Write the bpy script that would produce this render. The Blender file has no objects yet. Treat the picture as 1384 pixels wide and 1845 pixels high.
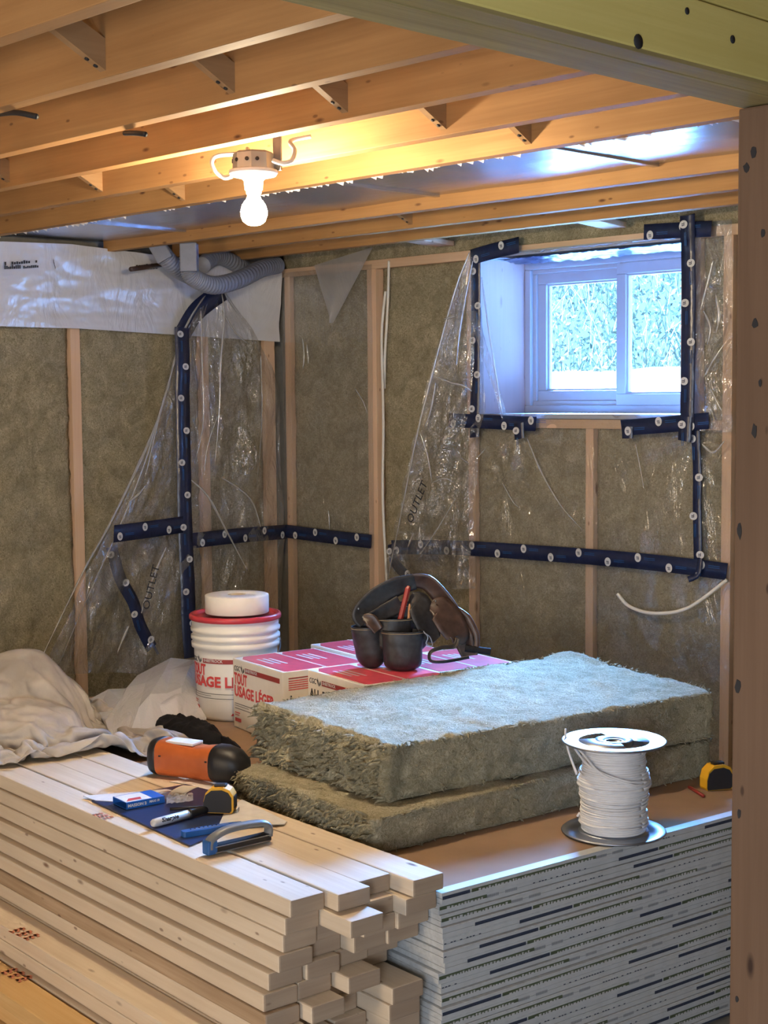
import bpy, bmesh, math, random
from mathutils import Vector, Matrix, noise
from math import radians, sin, cos, pi
random.seed(7)
SC = bpy.context.scene
COL = SC.collection
# ------------------------------------------------------------------ camera
YAW, PITCH, ROLL, FPX = radians(45.65), radians(4.48), radians(-0.47), 2690.0
EYE = Vector((0, 0, 1.6))
F_ = Vector((-sin(YAW)*cos(PITCH), cos(YAW)*cos(PITCH), -sin(PITCH)))
r0 = Vector((cos(YAW), sin(YAW), 0)); u0 = r0.cross(F_)
R_ = cos(ROLL)*r0 + sin(ROLL)*u0; U_ = -sin(ROLL)*r0 + cos(ROLL)*u0
cam = bpy.data.cameras.new('camera'); cob = bpy.data.objects.new('camera', cam); COL.objects.link(cob)
cob.matrix_world = Matrix(((R_.x, U_.x, -F_.x, EYE.x), (R_.y, U_.y, -F_.y, EYE.y), (R_.z, U_.z, -F_.z, EYE.z), (0, 0, 0, 1)))
cam.sensor_fit = 'VERTICAL'; cam.sensor_height = 24; cam.lens = 24*FPX/1845; cam.clip_start = .02
SC.camera = cob
SC.view_settings.view_transform = 'Standard'; SC.view_settings.look = 'None'
SC.view_settings.gamma = 1; SC.view_settings.use_curve_mapping = False
SC.view_settings.exposure = 0.75
# ------------------------------------------------------------------ light
W = bpy.data.worlds.new('sky'); SC.world = W; W.use_nodes = True
W.node_tree.nodes['Background'].inputs[0].default_value = (.20, .50, 1, 1)
W.node_tree.nodes['Background'].inputs[1].default_value = 2.2
def lamp(name, kind, loc, target, energy, color, size=1, size_y=None):
    l = bpy.data.lights.new(name, kind); l.energy = energy; l.color = color
    if kind == 'AREA':
        l.size = size
        if size_y: l.shape = 'RECTANGLE'; l.size_y = size_y
    o = bpy.data.objects.new(name, l); COL.objects.link(o); o.location = loc
    o.rotation_euler = (Vector(target)-Vector(loc)).to_track_quat('-Z', 'Y').to_euler()
    return o
s = lamp('sun', 'SUN', (0, 0, 8), (-3, 6, 0), 4, (1, .96, .9)); s.data.angle = .01
lamp('sky_light', 'AREA', (-5.3, 7.3, 3.9), (-3.4, 4.3, 1.7), 9000, (.18, .44, 1), 3.2, 2.0)
lamp('fill_light_warm', 'AREA', (-2.4, -2.0, .95), (-3.2, 2.8, .95), 29, (1, .78, .54), .9)  # warm fill added out of view, standing in for the room's other bulbs
lamp('fill_light_cool', 'AREA', (.15, -.8, 1.1), (-2.4, 2.6, .45), 35, (.80, .88, 1), .9)  # unseen cool fill, added low behind the view to brighten upright faces
# ------------------------------------------------------------------ pixel helpers -> real 3D points
def ray(x, y): return R_*(x-692)-U_*(y-922.5)+F_*FPX
def pl(x, y, ax, d):
    v = ray(x, y); return EYE+v*((d-EYE[ax])/v[ax])
def PX(x, y, d): return pl(x, y, 0, d)
def PY(x, y, d): return pl(x, y, 1, d)
def PZ(x, y, d): return pl(x, y, 2, d)
def PD(x, y, d): return EYE+ray(x, y)*(d/FPX)
O0 = Vector((-2.162, 2.276, 0)); AU = Vector((-.992, .125, 0)); AV = Vector((.125, .992, 0)); SROT = radians(-7.19)
def S(u, v, z): return O0+AU*u+AV*v+Vector((0, 0, z))
# ------------------------------------------------------------------ materials
class NT:
    def __init__(s, name):
        s.m = bpy.data.materials.new(name); s.m.use_nodes = True; s.t = s.m.node_tree; s.t.nodes.clear()
        s.out = s.n('ShaderNodeOutputMaterial')
    def n(s, k, **kw):
        n = s.t.nodes.new(k)
        for a, b in kw.items(): setattr(n, a, b)
        return n
    def l(s, a, b): s.t.links.new(a, b)
    def ramp(s, fac, stops):
        r = s.n('ShaderNodeValToRGB'); e = r.color_ramp.elements
        while len(e) < len(stops): e.new(.5)
        for k, (p, c) in zip(e, stops): k.position = p; k.color = (*c, 1)
        s.l(fac, r.inputs[0]); return r.outputs[0]
    def noise(s, vec, scale, detail=4, rough=.5, dist=0):
        n = s.n('ShaderNodeTexNoise'); n.inputs['Scale'].default_value = scale; n.inputs['Detail'].default_value = detail
        n.inputs['Roughness'].default_value = rough; n.inputs['Distortion'].default_value = dist
        if vec: s.l(vec, n.inputs['Vector'])
        return n.outputs['Fac']
    def coord(s, scale=(1, 1, 1), rnd=False, kind='Object'):
        tc = s.n('ShaderNodeTexCoord'); mp = s.n('ShaderNodeMapping'); s.l(tc.outputs[kind], mp.inputs[0]); mp.inputs['Scale'].default_value = scale
        if rnd:
            oi = s.n('ShaderNodeObjectInfo'); ml = s.n('ShaderNodeMath', operation='MULTIPLY'); ml.inputs[1].default_value = 37
            s.l(oi.outputs['Random'], ml.inputs[0]); s.l(ml.outputs[0], mp.inputs['Location'])
        return mp.outputs[0]
    def mix(s, f, a, b, mode='MIX'):
        m = s.n('ShaderNodeMix', data_type='RGBA', blend_type=mode)
        for i, x in ((0, f), (6, a), (7, b)):
            if hasattr(x, 'is_linked'): s.l(x, m.inputs[i])
            elif isinstance(x, (int, float)): m.inputs[i].default_value = x
            else: m.inputs[i].default_value = (*x, 1)
        return m.outputs[2]
    def bsdf(s, col, rough=.7, metal=0, spec=.5, bump=None, bstr=.3, bdist=.002, **kw):
        b = s.n('ShaderNodeBsdfPrincipled')
        if hasattr(col, 'is_linked'): s.l(col, b.inputs['Base Color'])
        else: b.inputs['Base Color'].default_value = (*col, 1)
        if hasattr(rough, 'is_linked'): s.l(rough, b.inputs['Roughness'])
        else: b.inputs['Roughness'].default_value = rough
        b.inputs['Metallic'].default_value = metal; b.inputs['Specular IOR Level'].default_value = spec
        for k, v in kw.items(): b.inputs[k.replace('_', ' ')].default_value = v
        if bump is not None:
            bp = s.n('ShaderNodeBump'); bp.inputs['Strength'].default_value = bstr; bp.inputs['Distance'].default_value = bdist
            s.l(bump, bp.inputs['Height']); s.l(bp.outputs[0], b.inputs['Normal'])
        return b
    def done(s, b): s.l(b.outputs[0], s.out.inputs[0]); return s.m
def plain(name, col, rough=.6, metal=0, spec=.5, var=.08, scale=30, **kw):
    t = NT(name); v = t.coord(); n = t.noise(v, scale, 3)
    d = tuple(max(0, c*(1-var)) for c in col); e = tuple(min(1, c*(1+var)) for c in col)
    return t.done(t.bsdf(t.ramp(n, [(.3, d), (.7, e)]), rough, metal, spec, **kw))
def wood(name, light, dark, knot, axis=0, grain=1.0, rough=.65, stain=.0, kscale=5):
    t = NT(name); sc = [26, 26, 26]; sc[axis] = 1.1
    v = t.coord(sc, True); g = t.noise(v, grain, 5, .6, .6)
    sc2 = [90, 90, 90]; sc2[axis] = 2.5
    v2 = t.coord(sc2, True); f = t.noise(v2, 1.5, 2)
    c = t.ramp(g, [(.3, dark), (.5, tuple((a+b)/2 for a, b in zip(light, dark))), (.68, light)])
    c = t.mix(.25, c, t.ramp(f, [(.35, dark), (.65, light)]))
    sc3 = [kscale*1.6]*3; sc3[axis] = kscale*.55
    vo = t.n('ShaderNodeTexVoronoi'); t.l(t.coord(sc3, True), vo.inputs['Vector']); vo.inputs['Scale'].default_value = 1
    k = t.ramp(vo.outputs['Distance'], [(.03, (1, 1, 1)), (.085, (0, 0, 0))])
    km = t.n('ShaderNodeRGBToBW'); t.l(k, km.inputs[0])
    c = t.mix(km.outputs[0], c, knot)
    vs_ = t.n('ShaderNodeTexVoronoi'); sc4 = [22]*3; sc4[axis] = 9; t.l(t.coord(sc4, True), vs_.inputs['Vector']); vs_.inputs['Scale'].default_value = 1
    c = t.mix(t.ramp(vs_.outputs['Distance'], [(.05, (.8,)*3), (.10, (0, 0, 0))]), c, knot)
    big = t.noise(t.coord((1, 1, 1), True), 3, 2)
    c = t.mix(t.ramp(big, [(.35, (0, 0, 0)), (.75, (.35+stain,)*3)]), c, tuple(a*.72 for a in dark))
    return t.done(t.bsdf(c, rough, 0, .25, f, .25, .001))
M = {}
M['joist'] = wood('joist_wood', (.54, .30, .12), (.40, .205, .078), (.14, .06, .03), 0, kscale=8, stain=.25)
M['bridging'] = wood('bridging_wood', (.45, .28, .14), (.33, .19, .09), (.1, .05, .03), 1)
M['stud'] = wood('stud_wood', (.82, .60, .42), (.72, .48, .32), (.28, .14, .08), 2)
M['plate'] = wood('plate_wood', (.76, .55, .38), (.62, .42, .27), (.22, .11, .06), 0)
M['lumber'] = wood('lumber_wood', (.80, .69, .54), (.68, .55, .40), (.20, .11, .07), 0, kscale=7)
M['lumber_rough'] = wood('lumber_rough_wood', (.58, .44, .30), (.36, .24, .14), (.12, .06, .04), 0, grain=1.6, kscale=9)
M['lumber_end'] = wood('lumber_end_grain', (.50, .39, .28), (.38, .28, .20), (.2, .12, .08), 1, grain=.6)
M['lumber_yellow'] = wood('lumber_yellow_wood', (.75, .53, .26), (.62, .38, .15), (.25, .13, .06), 0, grain=.7)
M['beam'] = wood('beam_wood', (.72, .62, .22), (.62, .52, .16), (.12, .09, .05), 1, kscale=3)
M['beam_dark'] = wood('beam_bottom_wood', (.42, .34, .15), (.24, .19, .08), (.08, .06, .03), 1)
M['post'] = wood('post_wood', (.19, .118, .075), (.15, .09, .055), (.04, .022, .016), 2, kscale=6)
M['jamb'] = wood('jamb_plywood', (.42, .30, .30), (.38, .27, .27), (.3, .2, .2), 2)
M['black'] = plain('black_plastic', (.012, .012, .014), .45)
M['rubber'] = plain('dark_rubber', (.02, .02, .023), .7)
M['mark'] = plain('marker_ink', (.03, .03, .035), .6)
M['white_ink'] = plain('white_ink', (.6, .61, .63), .6)
M['steel'] = plain('steel', (.36, .39, .44), .42, 1, var=.05)
M['galv'] = plain('galvanised_box', (.42, .42, .42), .5, .6)
M['concrete'] = plain('concrete', (.3, .29, .27), .9, bump=None)
M['vinyl'] = plain('white_vinyl', (.78, .80, .84), .4, var=.02)
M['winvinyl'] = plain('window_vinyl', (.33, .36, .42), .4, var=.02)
M['cable'] = plain('white_cable', (.80, .79, .75), .45, var=.03)
M['spool_wire'] = plain('white_wire', (.78, .79, .82), .42, var=.04)
M['hose'] = plain('grey_hose', (.22, .24, .30), .5)
M['red'] = plain('red_print', (.62, .06, .06), .45)
M['darkred'] = plain('dark_red_print', (.30, .03, .03), .5)
M['pinkred'] = plain('red_flap', (.66, .07, .11), .38)
M['carton'] = plain('white_carton', (.78, .74, .66), .55, var=.03)
M['bucket'] = plain('bucket_plastic', (.80, .79, .75), .35, var=.02)
M['redlid'] = plain('red_lid', (.55, .05, .07), .35)
M['paper'] = plain('paper_roll', (.82, .79, .74), .7, var=.03)
M['kraft'] = plain('kraft_paper', (.31, .20, .12), .85, var=.12, scale=6)
M['gypsum'] = plain('sheet_edge', (.55, .57, .58), .8, var=.1, scale=80)
M['endtape'] = plain('end_tape', (.52, .55, .57), .5, var=.06)
M['navyband'] = plain('navy_band', (.035, .05, .09), .5)
M['greenband'] = plain('olive_band', (.08, .11, .06), .5)
M['greyband'] = plain('grey_band', (.25, .27, .30), .5)
M['navy'] = plain('navy_card', (.015, .03, .10), .38)
M['blue'] = plain('blue_plastic', (.02, .11, .34), .4)
M['bluebox'] = plain('blue_print', (.02, .13, .48), .35)
M['beigecard'] = plain('beige_card', (.62, .50, .34), .7)
M['whitecard'] = plain('white_card', (.78, .76, .74), .5)
M['greyplastic'] = plain('grey_plastic', (.17, .18, .19), .4)
M['markerbody'] = plain('marker_body', (.58, .59, .60), .4)
M['yellow'] = plain('yellow_plastic', (.80, .42, .02), .42)
M['orange'] = plain('orange_plastic', (.50, .12, .03), .38)
M['leather'] = plain('black_leather', (.022, .021, .024), .42, scale=60, var=.4)
M['brownleather'] = plain('brown_leather', (.055, .032, .026), .38, scale=40, var=.4)
M['seam'] = plain('seam_thread', (.28, .22, .14), .7)
M['redpencil'] = plain('red_pencil', (.30, .025, .02), .4)
M['pencilwood'] = plain('brown_pencil', (.45, .22, .1), .6)
M['snow'] = plain('snow', (.9, .92, .95), .8, var=.02)
M['floor'] = plain('concrete_floor', (.34, .32, .29), .8, scale=4, var=.2)
M['subfloor'] = plain('subfloor_board', (.42, .28, .15), .8, scale=14, var=.25)
M['board_wall'] = plain('painted_board', (.55, .50, .44), .9)
def fabric(name, a, b, bd=.002):
    t = NT(name); v = t.coord(); n = t.noise(v, 7, 5); w = t.noise(v, 400, 2)
    m = t.n('ShaderNodeMath', operation='ADD'); t.l(w, m.inputs[0]); t.l(t.noise(v, 45, 3), m.inputs[1])
    return t.done(t.bsdf(t.ramp(n, [(.35, a), (.65, b)]), .85, 0, .2, m.outputs[0], .35, bd))
M['cloth'] = fabric('canvas_cloth', (.34, .31, .28), (.55, .51, .46))
M['blackcloth'] = fabric('black_cloth', (.008, .008, .010), (.02, .02, .025))
def wool(name, a, b, c, bd=.012):
    t = NT(name); v = t.coord((1, 1, 1)); n = t.noise(v, 9, 8, .65, 1.2); f = t.noise(v, 70, 5, .7, 2.5); g = t.noise(v, 240, 3, .7, 1)
    col = t.ramp(f, [(.28, a), (.5, b), (.72, c)])
    col = t.mix(t.ramp(n, [(.35, (0, 0, 0)), (.65, (.55,)*3)]), col, a)
    m = t.n('ShaderNodeMath', operation='MULTIPLY_ADD'); t.l(g, m.inputs[0]); m.inputs[1].default_value = .35; t.l(f, m.inputs[2])
    return t.done(t.bsdf(col, .95, 0, .1, m.outputs[0], .9, bd))
M['wool'] = wool('mineral_wool', (.28, .25, .15), (.62, .57, .40), (.90, .86, .68))
M['wallwool'] = wool('wall_mineral_wool', (.22, .19, .115), (.58, .51, .34), (.88, .80, .60), .012)
def film(name, tint=.93, haze=.10, gloss=.16, rough=.16, bscale=9, col=(.8, .82, .84), bd=.02):
    t = NT(name); v = t.coord((1, 1, .45)); n = t.noise(v, bscale, 4, .6, 1.5); n2 = t.n('ShaderNodeTexVoronoi', feature='DISTANCE_TO_EDGE')
    t.l(t.coord((1, 1, .6)), n2.inputs['Vector']); n2.inputs['Scale'].default_value = 6
    m = t.n('ShaderNodeMath', operation='MULTIPLY_ADD'); t.l(n2.outputs['Distance'], m.inputs[0]); m.inputs[1].default_value = .5; t.l(n, m.inputs[2])
    bp = t.n('ShaderNodeBump'); bp.inputs['Strength'].default_value = .8; bp.inputs['Distance'].default_value = bd; t.l(m.outputs[0], bp.inputs['Height'])
    tr = t.n('ShaderNodeBsdfTransparent'); tr.inputs[0].default_value = (tint, tint, tint*.99, 1)
    df = t.n('ShaderNodeBsdfDiffuse'); df.inputs[0].default_value = (*col, 1); t.l(bp.outputs[0], df.inputs['Normal'])
    gl = t.n('ShaderNodeBsdfGlossy'); gl.inputs['Roughness'].default_value = rough; t.l(bp.outputs[0], gl.inputs['Normal'])
    m1 = t.n('ShaderNodeMixShader'); m1.inputs[0].default_value = haze; t.l(tr.outputs[0], m1.inputs[1]); t.l(df.outputs[0], m1.inputs[2])
    m2 = t.n('ShaderNodeMixShader'); lw = t.n('ShaderNodeLayerWeight'); lw.inputs[0].default_value = .35; t.l(bp.outputs[0], lw.inputs['Normal'])
    mm = t.n('ShaderNodeMath', operation='MULTIPLY_ADD'); t.l(lw.outputs['Facing'], mm.inputs[0]); mm.inputs[1].default_value = .35; mm.inputs[2].default_value = gloss*.35
    t.l(mm.outputs[0], m2.inputs[0]); t.l(m1.outputs[0], m2.inputs[1]); t.l(gl.outputs[0], m2.inputs[2])
    t.l(m2.outputs[0], t.out.inputs[0]); return t.m
M['poly'] = film('clear_poly', haze=.07, gloss=.25, rough=.12)
M['polydrape'] = film('clear_poly_drape', haze=.10, gloss=.45, rough=.09, bscale=11, bd=.045)
M['milky'] = film('milky_film', .88, .32, .15, .3, 8, (.80, .80, .84), .01)
M['milkyheap'] = film('milky_film_heap', .9, .72, .4, .2, 14, (.92, .93, .97), .006)
M['whitefilm'] = film('white_film', .6, .93, .22, .22, 5, (.74, .76, .82), .012)
def tape_mat():
    t = NT('navy_tape'); v = t.coord(); n = t.noise(v, 18, 3, .5, 1)
    return t.done(t.bsdf(t.ramp(n, [(.3, (.010, .016, .05)), (.7, (.018, .028, .085))]), .28, 0, .6, n, .4, .006))
M['tape'] = tape_mat()
def glass():
    t = NT('window_glass'); tr = t.n('ShaderNodeBsdfTransparent'); tr.inputs[0].default_value = (.93, .97, .98, 1)
    gl = t.n('ShaderNodeBsdfGlossy'); gl.inputs['Roughness'].default_value = .02
    lw = t.n('ShaderNodeLayerWeight'); lw.inputs[0].default_value = .15; fr = t.n('ShaderNodeMath', operation='MULTIPLY_ADD'); fr.inputs[1].default_value = .4; fr.inputs[2].default_value = .03; t.l(lw.outputs['Facing'], fr.inputs[0])
    m = t.n('ShaderNodeMixShader'); t.l(fr.outputs[0], m.inputs[0]); t.l(tr.outputs[0], m.inputs[1]); t.l(gl.outputs[0], m.inputs[2])
    t.l(m.outputs[0], t.out.inputs[0]); return t.m
M['glass'] = glass()
def duct_mat():
    t = NT('duct_sheet_metal'); v = t.coord((1, 6, 1)); n = t.noise(v, 3, 4)
    return t.done(t.bsdf((.52, .56, .66), .27, .9, .5, n, .25, .01))
M['duct'] = duct_mat()
def emis(name, col, st):
    t = NT(name); e = t.n('ShaderNodeEmission'); e.inputs[0].default_value = (*col, 1); e.inputs[1].default_value = st; return t.done(e)
M['bulb'] = emis('lit_bulb', (1, .80, .54), 760)
M['leaf'] = plain('hedge_leaf', (.13, .22, .19), .6, var=.5, scale=9)
M['frost'] = plain('frosted_twig', (.75, .80, .80), .8)
# ------------------------------------------------------------------ mesh builder
class MB:
    def __init__(s): s.v = []; s.f = []; s.m = []; s.s = []
    def add(s, vs, fs, mi=0, sm=False, X=None):
        b = len(s.v)
        for p in vs:
            p = Vector(p); s.v.append(tuple(X @ p) if X is not None else tuple(p))
        for f in fs: s.f.append([i+b for i in f]); s.m.append(mi); s.s.append(sm)
        return s
    def box(s, x0, x1, y0, y1, z0, z1, mi=0, X=None, bev=0, endmi=None):
        if bev <= 0:
            vs = [(x, y, z) for x in (x0, x1) for y in (y0, y1) for z in (z0, z1)]
            fs = [(0, 1, 3, 2), (4, 6, 7, 5), (0, 4, 5, 1), (2, 3, 7, 6), (0, 2, 6, 4), (1, 5, 7, 3)]
            return s.add(vs, fs, mi, False, X)
        bm = bmesh.new(); bmesh.ops.create_cube(bm, size=1)
        for v in bm.verts: v.co = Vector(((x0+x1)/2+v.co.x*(x1-x0), (y0+y1)/2+v.co.y*(y1-y0), (z0+z1)/2+v.co.z*(z1-z0)))
        bmesh.ops.bevel(bm, geom=bm.edges[:], offset=bev, segments=2, profile=.6, affect='EDGES')
        bm.verts.index_update(); b = len(s.v)
        for v in bm.verts: s.v.append(tuple(X @ v.co if X is not None else v.co))
        for f in bm.faces:
            s.f.append([v.index+b for v in f.verts]); k = mi
            if endmi is not None and abs(f.normal.x) > .9: k = endmi
            s.m.append(k); s.s.append(f.calc_area() < 4*bev*max(x1-x0, y1-y0, z1-z0) and False)
        bm.free(); return s
    def tube(s, pts, r, seg=10, mi=0, cap=True, X=None, sm=True):
        pts = [Vector(p) for p in pts]; n = len(pts); rr = r if hasattr(r, '__len__') else [r]*n
        vs = []; up = None
        for i, p in enumerate(pts):
            t = (pts[min(i+1, n-1)]-pts[max(i-1, 0)]).normalized()
            if up is None: up = Vector((0, 0, 1)) if abs(t.z) < .9 else Vector((1, 0, 0))
            a = t.cross(up).normalized(); up = a.cross(t).normalized(); 
            for k in range(seg):
                q = 2*pi*k/seg; vs.append(p+(a*cos(q)+up*sin(q))*rr[i])
        fs = [(i*seg+k, i*seg+(k+1) % seg, (i+1)*seg+(k+1) % seg, (i+1)*seg+k) for i in range(n-1) for k in range(seg)]
        if cap: fs += [tuple(range(seg))[::-1], tuple(range((n-1)*seg, n*seg))]
        return s.add(vs, fs, mi, sm, X)
    def lathe(s, prof, seg=48, mi=0, X=None, sm=True, a0=0, a1=2*pi):
        full = abs(a1-a0-2*pi) < 1e-6; k = seg if full else seg+1; vs = []; fs = []
        for (r, z) in prof:
            for j in range(k): q = a0+(a1-a0)*j/seg; vs.append((r*cos(q), r*sin(q), z))
        for i in range(len(prof)-1):
            for j in range(seg): fs.append((i*k+j, i*k+(j+1) % k, (i+1)*k+(j+1) % k, (i+1)*k+j))
        return s.add(vs, fs, mi, sm, X)
    def grid(s, fn, nu, nv, mi=0, sm=True, X=None, thick=0):
        P = [[Vector(fn(i/nu, j/nv)) for j in range(nv+1)] for i in range(nu+1)]; w = nv+1
        vs = [p for r in P for p in r]
        fs = [(i*w+j, (i+1)*w+j, (i+1)*w+j+1, i*w+j+1) for i in range(nu) for j in range(nv)]
        if thick:
            N = len(vs); nb = []
            for i in range(nu+1):
                for j in range(nv+1):
                    a = P[min(i+1, nu)][j]-P[max(i-1, 0)][j]; b = P[i][min(j+1, nv)]-P[i][max(j-1, 0)]
                    nb.append(P[i][j]-a.cross(b).normalized()*thick)
            vs = vs+nb; fs += [tuple(k+N for k in f[::-1]) for f in fs[:]]
            for i in range(nu): fs += [(i*w, i*w+N, (i+1)*w+N, (i+1)*w), (i*w+nv, (i+1)*w+nv, (i+1)*w+nv+N, i*w+nv+N)]
            for j in range(nv): fs += [(j, j+1, j+1+N, j+N), (nu*w+j, nu*w+j+N, nu*w+j+1+N, nu*w+j+1)]
        return s.add(vs, fs, mi, sm, X)
    def prism(s, out, z0, z1, mi=0, X=None, sm=False):
        n = len(out); vs = [(x, y, z0) for x, y in out]+[(x, y, z1) for x, y in out]
        return s.add(vs, [tuple(range(n))[::-1], tuple(range(n, 2*n))]+[(i, (i+1) % n, (i+1) % n+n, i+n) for i in range(n)], mi, sm, X)
    def build(s, name, mats, parent=None, loc=None, rot=0):
        me = bpy.data.meshes.new(name); me.from_pydata(s.v, [], s.f)
        mats = mats if isinstance(mats, (list, tuple)) else [mats]
        for m in mats: me.materials.append(M[m] if isinstance(m, str) else m)
        me.polygons.foreach_set('material_index', s.m); me.polygons.foreach_set('use_smooth', s.s)
        me.validate(); me.update()
        bm = bmesh.new(); bm.from_mesh(me); bmesh.ops.recalc_face_normals(bm, faces=bm.faces); bm.to_mesh(me); bm.free()
        o = bpy.data.objects.new(name, me); COL.objects.link(o)
        if loc is not None: o.location = loc
        if rot is not None and rot: o.rotation_euler = rot if hasattr(rot, '__len__') else (0, 0, rot)
        if parent: o.parent = parent
        return o
def tag(o, label=None, cat=None, group=None, kind=None):
    if label: o['label'] = label
    if cat: o['category'] = cat
    if group: o['group'] = group
    if kind: o['kind'] = kind
    return o
def empty(name, loc=(0, 0, 0), rot=0):
    o = bpy.data.objects.new(name, None); COL.objects.link(o); o.location = loc; o.rotation_euler = rot if hasattr(rot, '__len__') else (0, 0, rot)
    o.empty_display_size = .05; return o
def center(mb, name, mats, label, cat, group=None, parent=None):
    """build with the origin moved to the mesh's own middle"""
    n = len(mb.v); c = Vector((sum(v[0] for v in mb.v)/n, sum(v[1] for v in mb.v)/n, min(v[2] for v in mb.v)))
    mb.v = [tuple(Vector(v)-c) for v in mb.v]
    return tag(mb.build(name, mats, parent, c), label, cat, group)
def text_mesh(txt, size, bold=0, shear=0, sx=1, ext=.0004):
    cu = bpy.data.curves.new('t', 'FONT'); cu.body = txt; cu.size = size; cu.extrude = ext; cu.offset = bold; cu.shear = shear; cu.resolution_u = 2
    o = bpy.data.objects.new('t', cu); COL.objects.link(o); bpy.context.view_layer.update()
    me = o.evaluated_get(bpy.context.evaluated_depsgraph_get()).to_mesh()
    vs = [(v.co.x*sx, v.co.y, v.co.z) for v in me.vertices]; fs = [tuple(p.vertices) for p in me.polygons]
    bpy.data.objects.remove(o); return vs, fs
def put_text(mb, txt, size, X, mi=0, bold=0, shear=0, width=None, warp=None):
    vs, fs = text_mesh(txt, size, bold, shear)
    if width:
        w = max(v[0] for v in vs)-min(v[0] for v in vs); vs = [(v[0]*width/w, v[1], v[2]) for v in vs]
    if warp: mb.add([warp(v) for v in vs], fs, mi)
    else: mb.add(vs, fs, mi, False, X)
def tn(p, o=4): return noise.fractal(Vector(p), 1.0, 2.1, o)
def rg(p): return 1-2*abs(noise.noise(Vector(p)))
ORD = ['topmost', 'second', 'third', 'fourth', 'fifth', 'sixth', 'seventh', 'eighth', 'ninth', 'tenth', 'eleventh', 'twelfth', 'thirteenth', 'fourteenth', 'fifteenth', 'sixteenth', 'seventeenth', 'eighteenth', 'nineteenth', 'twentieth',
 'twenty-first', 'twenty-second', 'twenty-third', 'twenty-fourth', 'twenty-fifth', 'twenty-sixth', 'twenty-seventh', 'twenty-eighth', 'twenty-ninth', 'thirtieth', 'thirty-first', 'thirty-second', 'thirty-third', 'thirty-fourth', 'thirty-fifth', 'thirty-sixth', 'thirty-seventh', 'thirty-eighth', 'thirty-ninth', 'fortieth', 'forty-first', 'forty-second']
# ------------------------------------------------------------------ room shell
XL, YB, HJ = -5.271, 4.5, 2.20       # left wall face, back wall stud face, joist underside
HT = HJ+.24
st = lambda mb, n, m: tag(mb.build(n, m), kind='structure')
st(MB().box(XL-.3, 2.4, -2.6, YB+.4, -.1, 0), 'floor', 'floor')
st(MB().box(XL-.3, 2.4, -2.6, YB+.4, HT, HT+.03), 'ceiling', 'subfloor')
st(MB().box(XL-.3, XL-.14, -2.6, YB+.3, 0, HT), 'wall_left', 'concrete')
st(MB().box(2.3, 2.4, -2.6, YB+.3, 0, HT), 'wall_right', 'board_wall')
st(MB().box(XL-.14, 2.3, -2.6, -2.5, 0, HT), 'wall_front', 'board_wall')
WX0, WX1, WZ0, WZ1 = -4.042, -3.075, 1.522, 2.138
b = MB()
for a in ((XL-.14, WX0-.03, 0, HT), (WX1+.03, 2.3, 0, HT), (WX0-.03, WX1+.03, 0, WZ0-.03), (WX0-.03, WX1+.03, WZ1+.03, HT)): b.box(a[0], a[1], YB+.14, YB+.34, a[2], a[3])
st(b, 'wall_back', 'concrete')
# ---- window: liner boards, vinyl frame, two sashes, panes
YW = 4.775
w = empty('window_1', ((WX0+WX1)/2, YW, WZ0)); tag(w, kind='structure')
wl = Vector(w.location)
def wpart(mb, name, mats, label=None):
    mb.v = [tuple(Vector(v)-wl) for v in mb.v]; o = mb.build(name, mats, w)
    if label: o['label'] = label
    return o
b = MB(); b.box(WX0-.018, WX0, YB-.012, YW+.07, WZ0-.018, WZ1+.018)
wpart(b, 'window_jamb', 'jamb', 'pale plywood jamb lining')
b = MB(); b.box(WX1, WX1+.018, YB-.012, YW+.07, WZ0-.018, WZ1+.018); wpart(b, 'window_jamb', 'jamb')
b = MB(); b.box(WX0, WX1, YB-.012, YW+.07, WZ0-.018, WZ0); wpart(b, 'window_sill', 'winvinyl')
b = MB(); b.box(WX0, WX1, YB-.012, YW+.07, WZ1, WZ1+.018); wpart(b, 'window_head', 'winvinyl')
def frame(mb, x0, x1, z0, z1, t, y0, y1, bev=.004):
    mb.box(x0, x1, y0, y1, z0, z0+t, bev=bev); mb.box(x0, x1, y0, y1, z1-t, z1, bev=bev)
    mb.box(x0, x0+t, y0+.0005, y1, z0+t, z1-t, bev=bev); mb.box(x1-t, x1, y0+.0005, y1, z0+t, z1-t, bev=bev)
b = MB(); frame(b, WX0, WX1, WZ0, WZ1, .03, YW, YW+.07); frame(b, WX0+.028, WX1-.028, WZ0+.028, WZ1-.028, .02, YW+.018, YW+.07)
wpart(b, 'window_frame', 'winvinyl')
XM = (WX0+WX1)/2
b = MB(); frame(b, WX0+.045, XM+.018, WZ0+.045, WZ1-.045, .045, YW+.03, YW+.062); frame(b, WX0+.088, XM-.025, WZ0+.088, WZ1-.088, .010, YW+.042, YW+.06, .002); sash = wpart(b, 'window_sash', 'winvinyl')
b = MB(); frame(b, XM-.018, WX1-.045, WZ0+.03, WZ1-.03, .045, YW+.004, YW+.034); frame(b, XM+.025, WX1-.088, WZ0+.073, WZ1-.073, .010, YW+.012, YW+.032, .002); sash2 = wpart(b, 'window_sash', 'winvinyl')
b = MB(); b.box(WX0+.088, XM-.025, YW+.048, YW+.052, WZ0+.088, WZ1-.088); wpart(b, 'window_pane', 'glass')
b = MB(); b.box(XM+.025, WX1-.088, YW+.018, YW+.022, WZ0+.073, WZ1-.073); wpart(b, 'window_pane', 'glass')
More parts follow.
